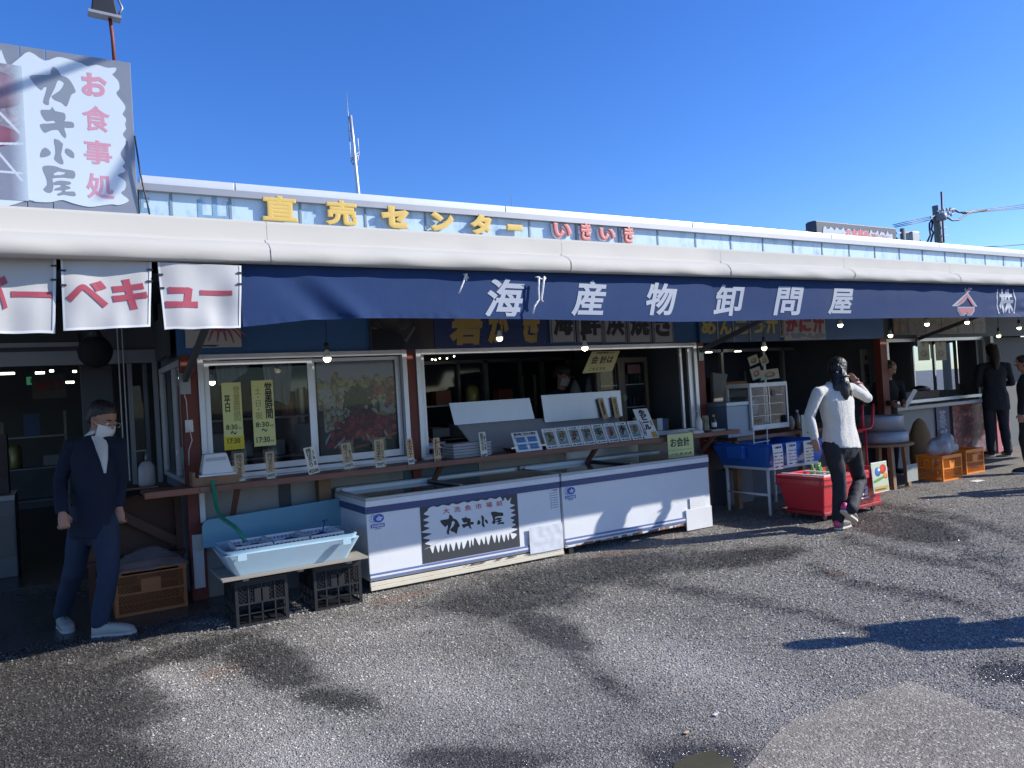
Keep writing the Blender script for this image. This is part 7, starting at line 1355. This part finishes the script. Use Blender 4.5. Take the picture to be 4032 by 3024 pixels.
b = MB(); q = j['wrR'].lerp(j['elR'], .22); dd = (j['elR']-j['wrR']).normalized(); s1 = dd.cross(Vector((0, 0, 1))).normalized(); s2 = dd.cross(s1); b.tube([q+s1*.043*math.cos(a)+s2*.043*math.sin(a) for a in [2*PI*k/14 for k in range(15)]], .007, 6); b.build('red_cuff', M_red, wm_)
# collar
b = MB(); b.tube([j['neck']+Vector((math.cos(a)*.068, math.sin(a)*.062, -.02)) for a in [2*PI*k/16 for k in range(17)]], .022, 8); b.build('collar', M_swt, wm_)
# ---- staff member behind the grill
M_nv2 = mat('staff_navy_shirt', (.012, .022, .06), .9, var=.2); YS2 = 7.9
def stand(px, foot_z, Y, H, yaw, sink=0, pxh=None, lean=0.):
    """upright joints of a figure of height H at a spot, facing yaw (radians, 0 = +y)"""
    return None
def upright(base, H, yaw, arm=(.0, .0), stride=.0, fold=False, headf=None, lean=0.):
    k = H/1.70; f = Vector((math.sin(yaw), math.cos(yaw), 0)); r = f.cross(Vector((0, 0, 1))); u_ = Vector((0, 0, 1)); B_ = Vector(base); L_ = f*lean
    J = dict(head=B_+u_*1.585*k+f*.02+L_, neck=B_+u_*1.44*k+L_*.9, shL=B_+u_*1.37*k-r*.18*k+L_*.85, shR=B_+u_*1.37*k+r*.18*k+L_*.85, hipL=B_+u_*.88*k-r*.085*k, hipR=B_+u_*.88*k+r*.085*k,
             knL=B_+u_*.48*k-r*.09*k+f*(.03+stride*.5), knR=B_+u_*.48*k+r*.09*k+f*(.03-stride*.4), heelL=B_-r*.09*k+f*(-.07+stride), heelR=B_+r*.09*k+f*(-.07-stride))
    J['toeL'] = J['heelL']+f*.25*k-r*.02; J['toeR'] = J['heelR']+f*.25*k+r*.02; J['anL'] = J['heelL']+f*.03+u_*.09; J['anR'] = J['heelR']+f*.03+u_*.09
    if fold:
        for S, q in (('L', -1), ('R', 1)): J['el'+S] = B_+u_*1.08*k+r*.24*k*q+f*.0+L_*.7; J['wr'+S] = B_+u_*1.08*k+r*.08*k*q+f*.24*k+L_*.6
    else:
        for S, q in (('L', -1), ('R', 1)): J['el'+S] = B_+u_*1.10*k+r*.25*k*q-f*.02+L_*.6; J['wr'+S] = B_+u_*.86*k+r*.24*k*q+f*.05+L_*.4
    return J, f, r
def simple_person(label, base, H, yaw, mats, hair='short', fold=False, lean=0., hlook=None, stride=0., female=False, coat=.05, detail=True, group=None):
    J, f, r = upright(base, H, yaw, fold=fold, lean=lean, stride=stride)
    hd = (f*.7+Vector((0, 0, -.3)),)*2 if fold else (Vector((0, 0, -1))+f*.1,)*2
    t, j, hf, hu, hr = person('person', label, J, f, hlook or (f+Vector((0, 0, -.1))), mats, H/1.70, female, hands=hd, pnorm=((r), (-r)) if not fold else (r, -r), curls=(.6, .6), coat=coat, loc=base, detail=detail)
    hc = j['head']; s_ = H/1.70; b = MB()
    b.loft([ring(hc-hf*.018*s_+hu*z*s_-hf*o_*s_, hr, hf, rx*s_, ry*s_, 18) for z, rx, ry, o_ in ((-.085, .064, .050, .045), (-.05, .076, .076, .030), (-.01, .082, .092, .016), (.03, .086, .104, .004), (.07, .080, .098, 0), (.10, .060, .075, 0), (.115, .02, .03, 0))])
    if hair == 'long': limb(b, [hc-hf*.07*s_, hc-hf*.10*s_-hu*.14*s_, hc-hf*.09*s_-hu*.28*s_], [.075*s_, .075*s_, .03*s_])
    if hair != 'cap': fuse(b, 'hair', mats.get('hair', M_hair), t, .009, 2, .005, 50)
    else:
        fuse(b, 'hair', M_hair, t, .009, 2); b = MB(); b.loft([ring(hc-hf*.008*s_+hu*z*s_, hr, hf, rx*s_, ry*s_, 20) for z, rx, ry in ((.035, .094, .112), (.07, .090, .108), (.105, .072, .088), (.128, .035, .045), (.133, .01, .012))])
        limb(b, [hc+hf*.09*s_+hu*.04*s_-hr*.045*s_, hc+hf*.16*s_+hu*.03*s_, hc+hf*.09*s_+hu*.04*s_+hr*.045*s_], [.012, .014, .012]); fuse(b, 'cap', mats.get('cap', M_black), t, .008, 2)
    return t, j, hf, hu, hr
sb = P(2186, 1470, YS2); H = 1.68
st_, j, hf, hu, hr = simple_person('shop worker in dark cap, face mask and navy shirt working behind the grill', (sb.x, YS2, 0.0), sb.z+.10, PI-.25, dict(skin=M_skin, top=M_nv2, topname='shirt', trousers=M_pant, shoe=M_black, cap=M_black), hair='cap', fold=True, lean=.10, hlook=(.35, -.85, -.45))
hc = j['head']; b = MB(); b.grid(lambda u_, v_: hc+hf*(.116-.055*(abs(u_-.5)*2)**2)+hr*((u_-.5)*.16)+hu*(-.014-.095*(1-v_)), 10, 8); b.build('face_mask', mat('dim_mask', (.45, .46, .50), .8), st_)
# ---- customer in black behind the steamer, holding a paper
cb_ = P(3515, 1400, 6.75)
t, j, hf, hu, hr = simple_person('customer in black jacket bending over the steamer, white paper in hand', (cb_.x-.1, 6.85, 0), 1.66, PI+.5, dict(skin=M_skin, top=mat('black_jacket', (.010, .011, .015), .85, var=.3), trousers=M_pant, shoe=M_black), fold=True, lean=.14, hlook=(.2, -.8, -.5), coat=.12)
pp2 = thing('held_paper', 'white printed paper held by the customer at the steamer', 'paper', t.location+j['wrL']*.5+j['wrR']*.5+Vector((.12, -.10, .02)), (.5, .2, .2)); MB().box(-.05, .09, -.002, .002, -.12, .18).build('sheet', M_paper, pp2)
# ---- visitors at the right edge
M_coat = mat('dark_long_coat', (.012, .015, .022), .85, var=.3, scale=20); g4 = G(3935, 1795)
simple_person('visitor in dark coat with long dark hair, left of the pair at the right edge', (g4.x, g4.y, 0), P(3895, 1352, g4.y).z*1.0, .75, dict(skin=M_skin, top=M_coat, topname='coat', trousers=M_pant, shoe=M_black, hair=mat('dark_brown_hair', (.02, .013, .01), .5)), hair='long', coat=.28, female=True, fold=True, stride=.06)
g5 = G(4120, 1862)
simple_person('second dark-clothed visitor cut by the right edge of the picture', (g5.x-.05, g5.y+.15, 0), P(4030, 1405, g5.y).z*1.02, -.3, dict(skin=M_skin, top=M_coat, topname='coat', trousers=M_pant, shoe=M_black), coat=.22, stride=.05)
# ---- passers-by outside the frame whose shadows fall into the picture
M_pc = mat('beige_jacket', (.35, .30, .22), .8)
tip = G(3170, 2540); hdist = 1.70/math.tan(SUN_EL); fb = tip+Vector((math.sin(SUN_AZ), math.cos(SUN_AZ), 0))*(hdist-.05)
simple_person('passer-by in beige jacket outside the right edge, casting a shadow', (fb.x, fb.y, 0), 1.72, -1.2, dict(skin=M_skin, top=M_pc, trousers=M_jean, shoe=M_black), coat=.22, detail=False, fold=True, stride=.1)
tip = G(3640, 1962); fb = tip+Vector((math.sin(SUN_AZ), math.cos(SUN_AZ), 0))*(hdist-.1)
simple_person('passer-by in dark coat farther off, outside the right edge', (fb.x, fb.y, 0), 1.66, -1.0, dict(skin=M_skin, top=M_coat, trousers=M_jean, shoe=M_black), coat=.22, detail=False, stride=.15)
b = MB()
for c_, r_ in (((0, 0, .10), .17), ((-.12, .02, .08), .12), ((.13, -.01, .08), .13), ((.02, -.05, .18), .11), ((.03, 0, .26), .05), ((-.03, -.02, .30), .03), ((.08, 0, .30), .03)): b.ball(c_, r_*1.05, r_*.85, r_*.8, 14, 10)
fuse(b, 'bag', mat('translucent_bag', (.42, .43, .46), .3, alpha=.8, bump=.4, bscale=30), pbq, .012, 2, .035, 11)
fuse_all()
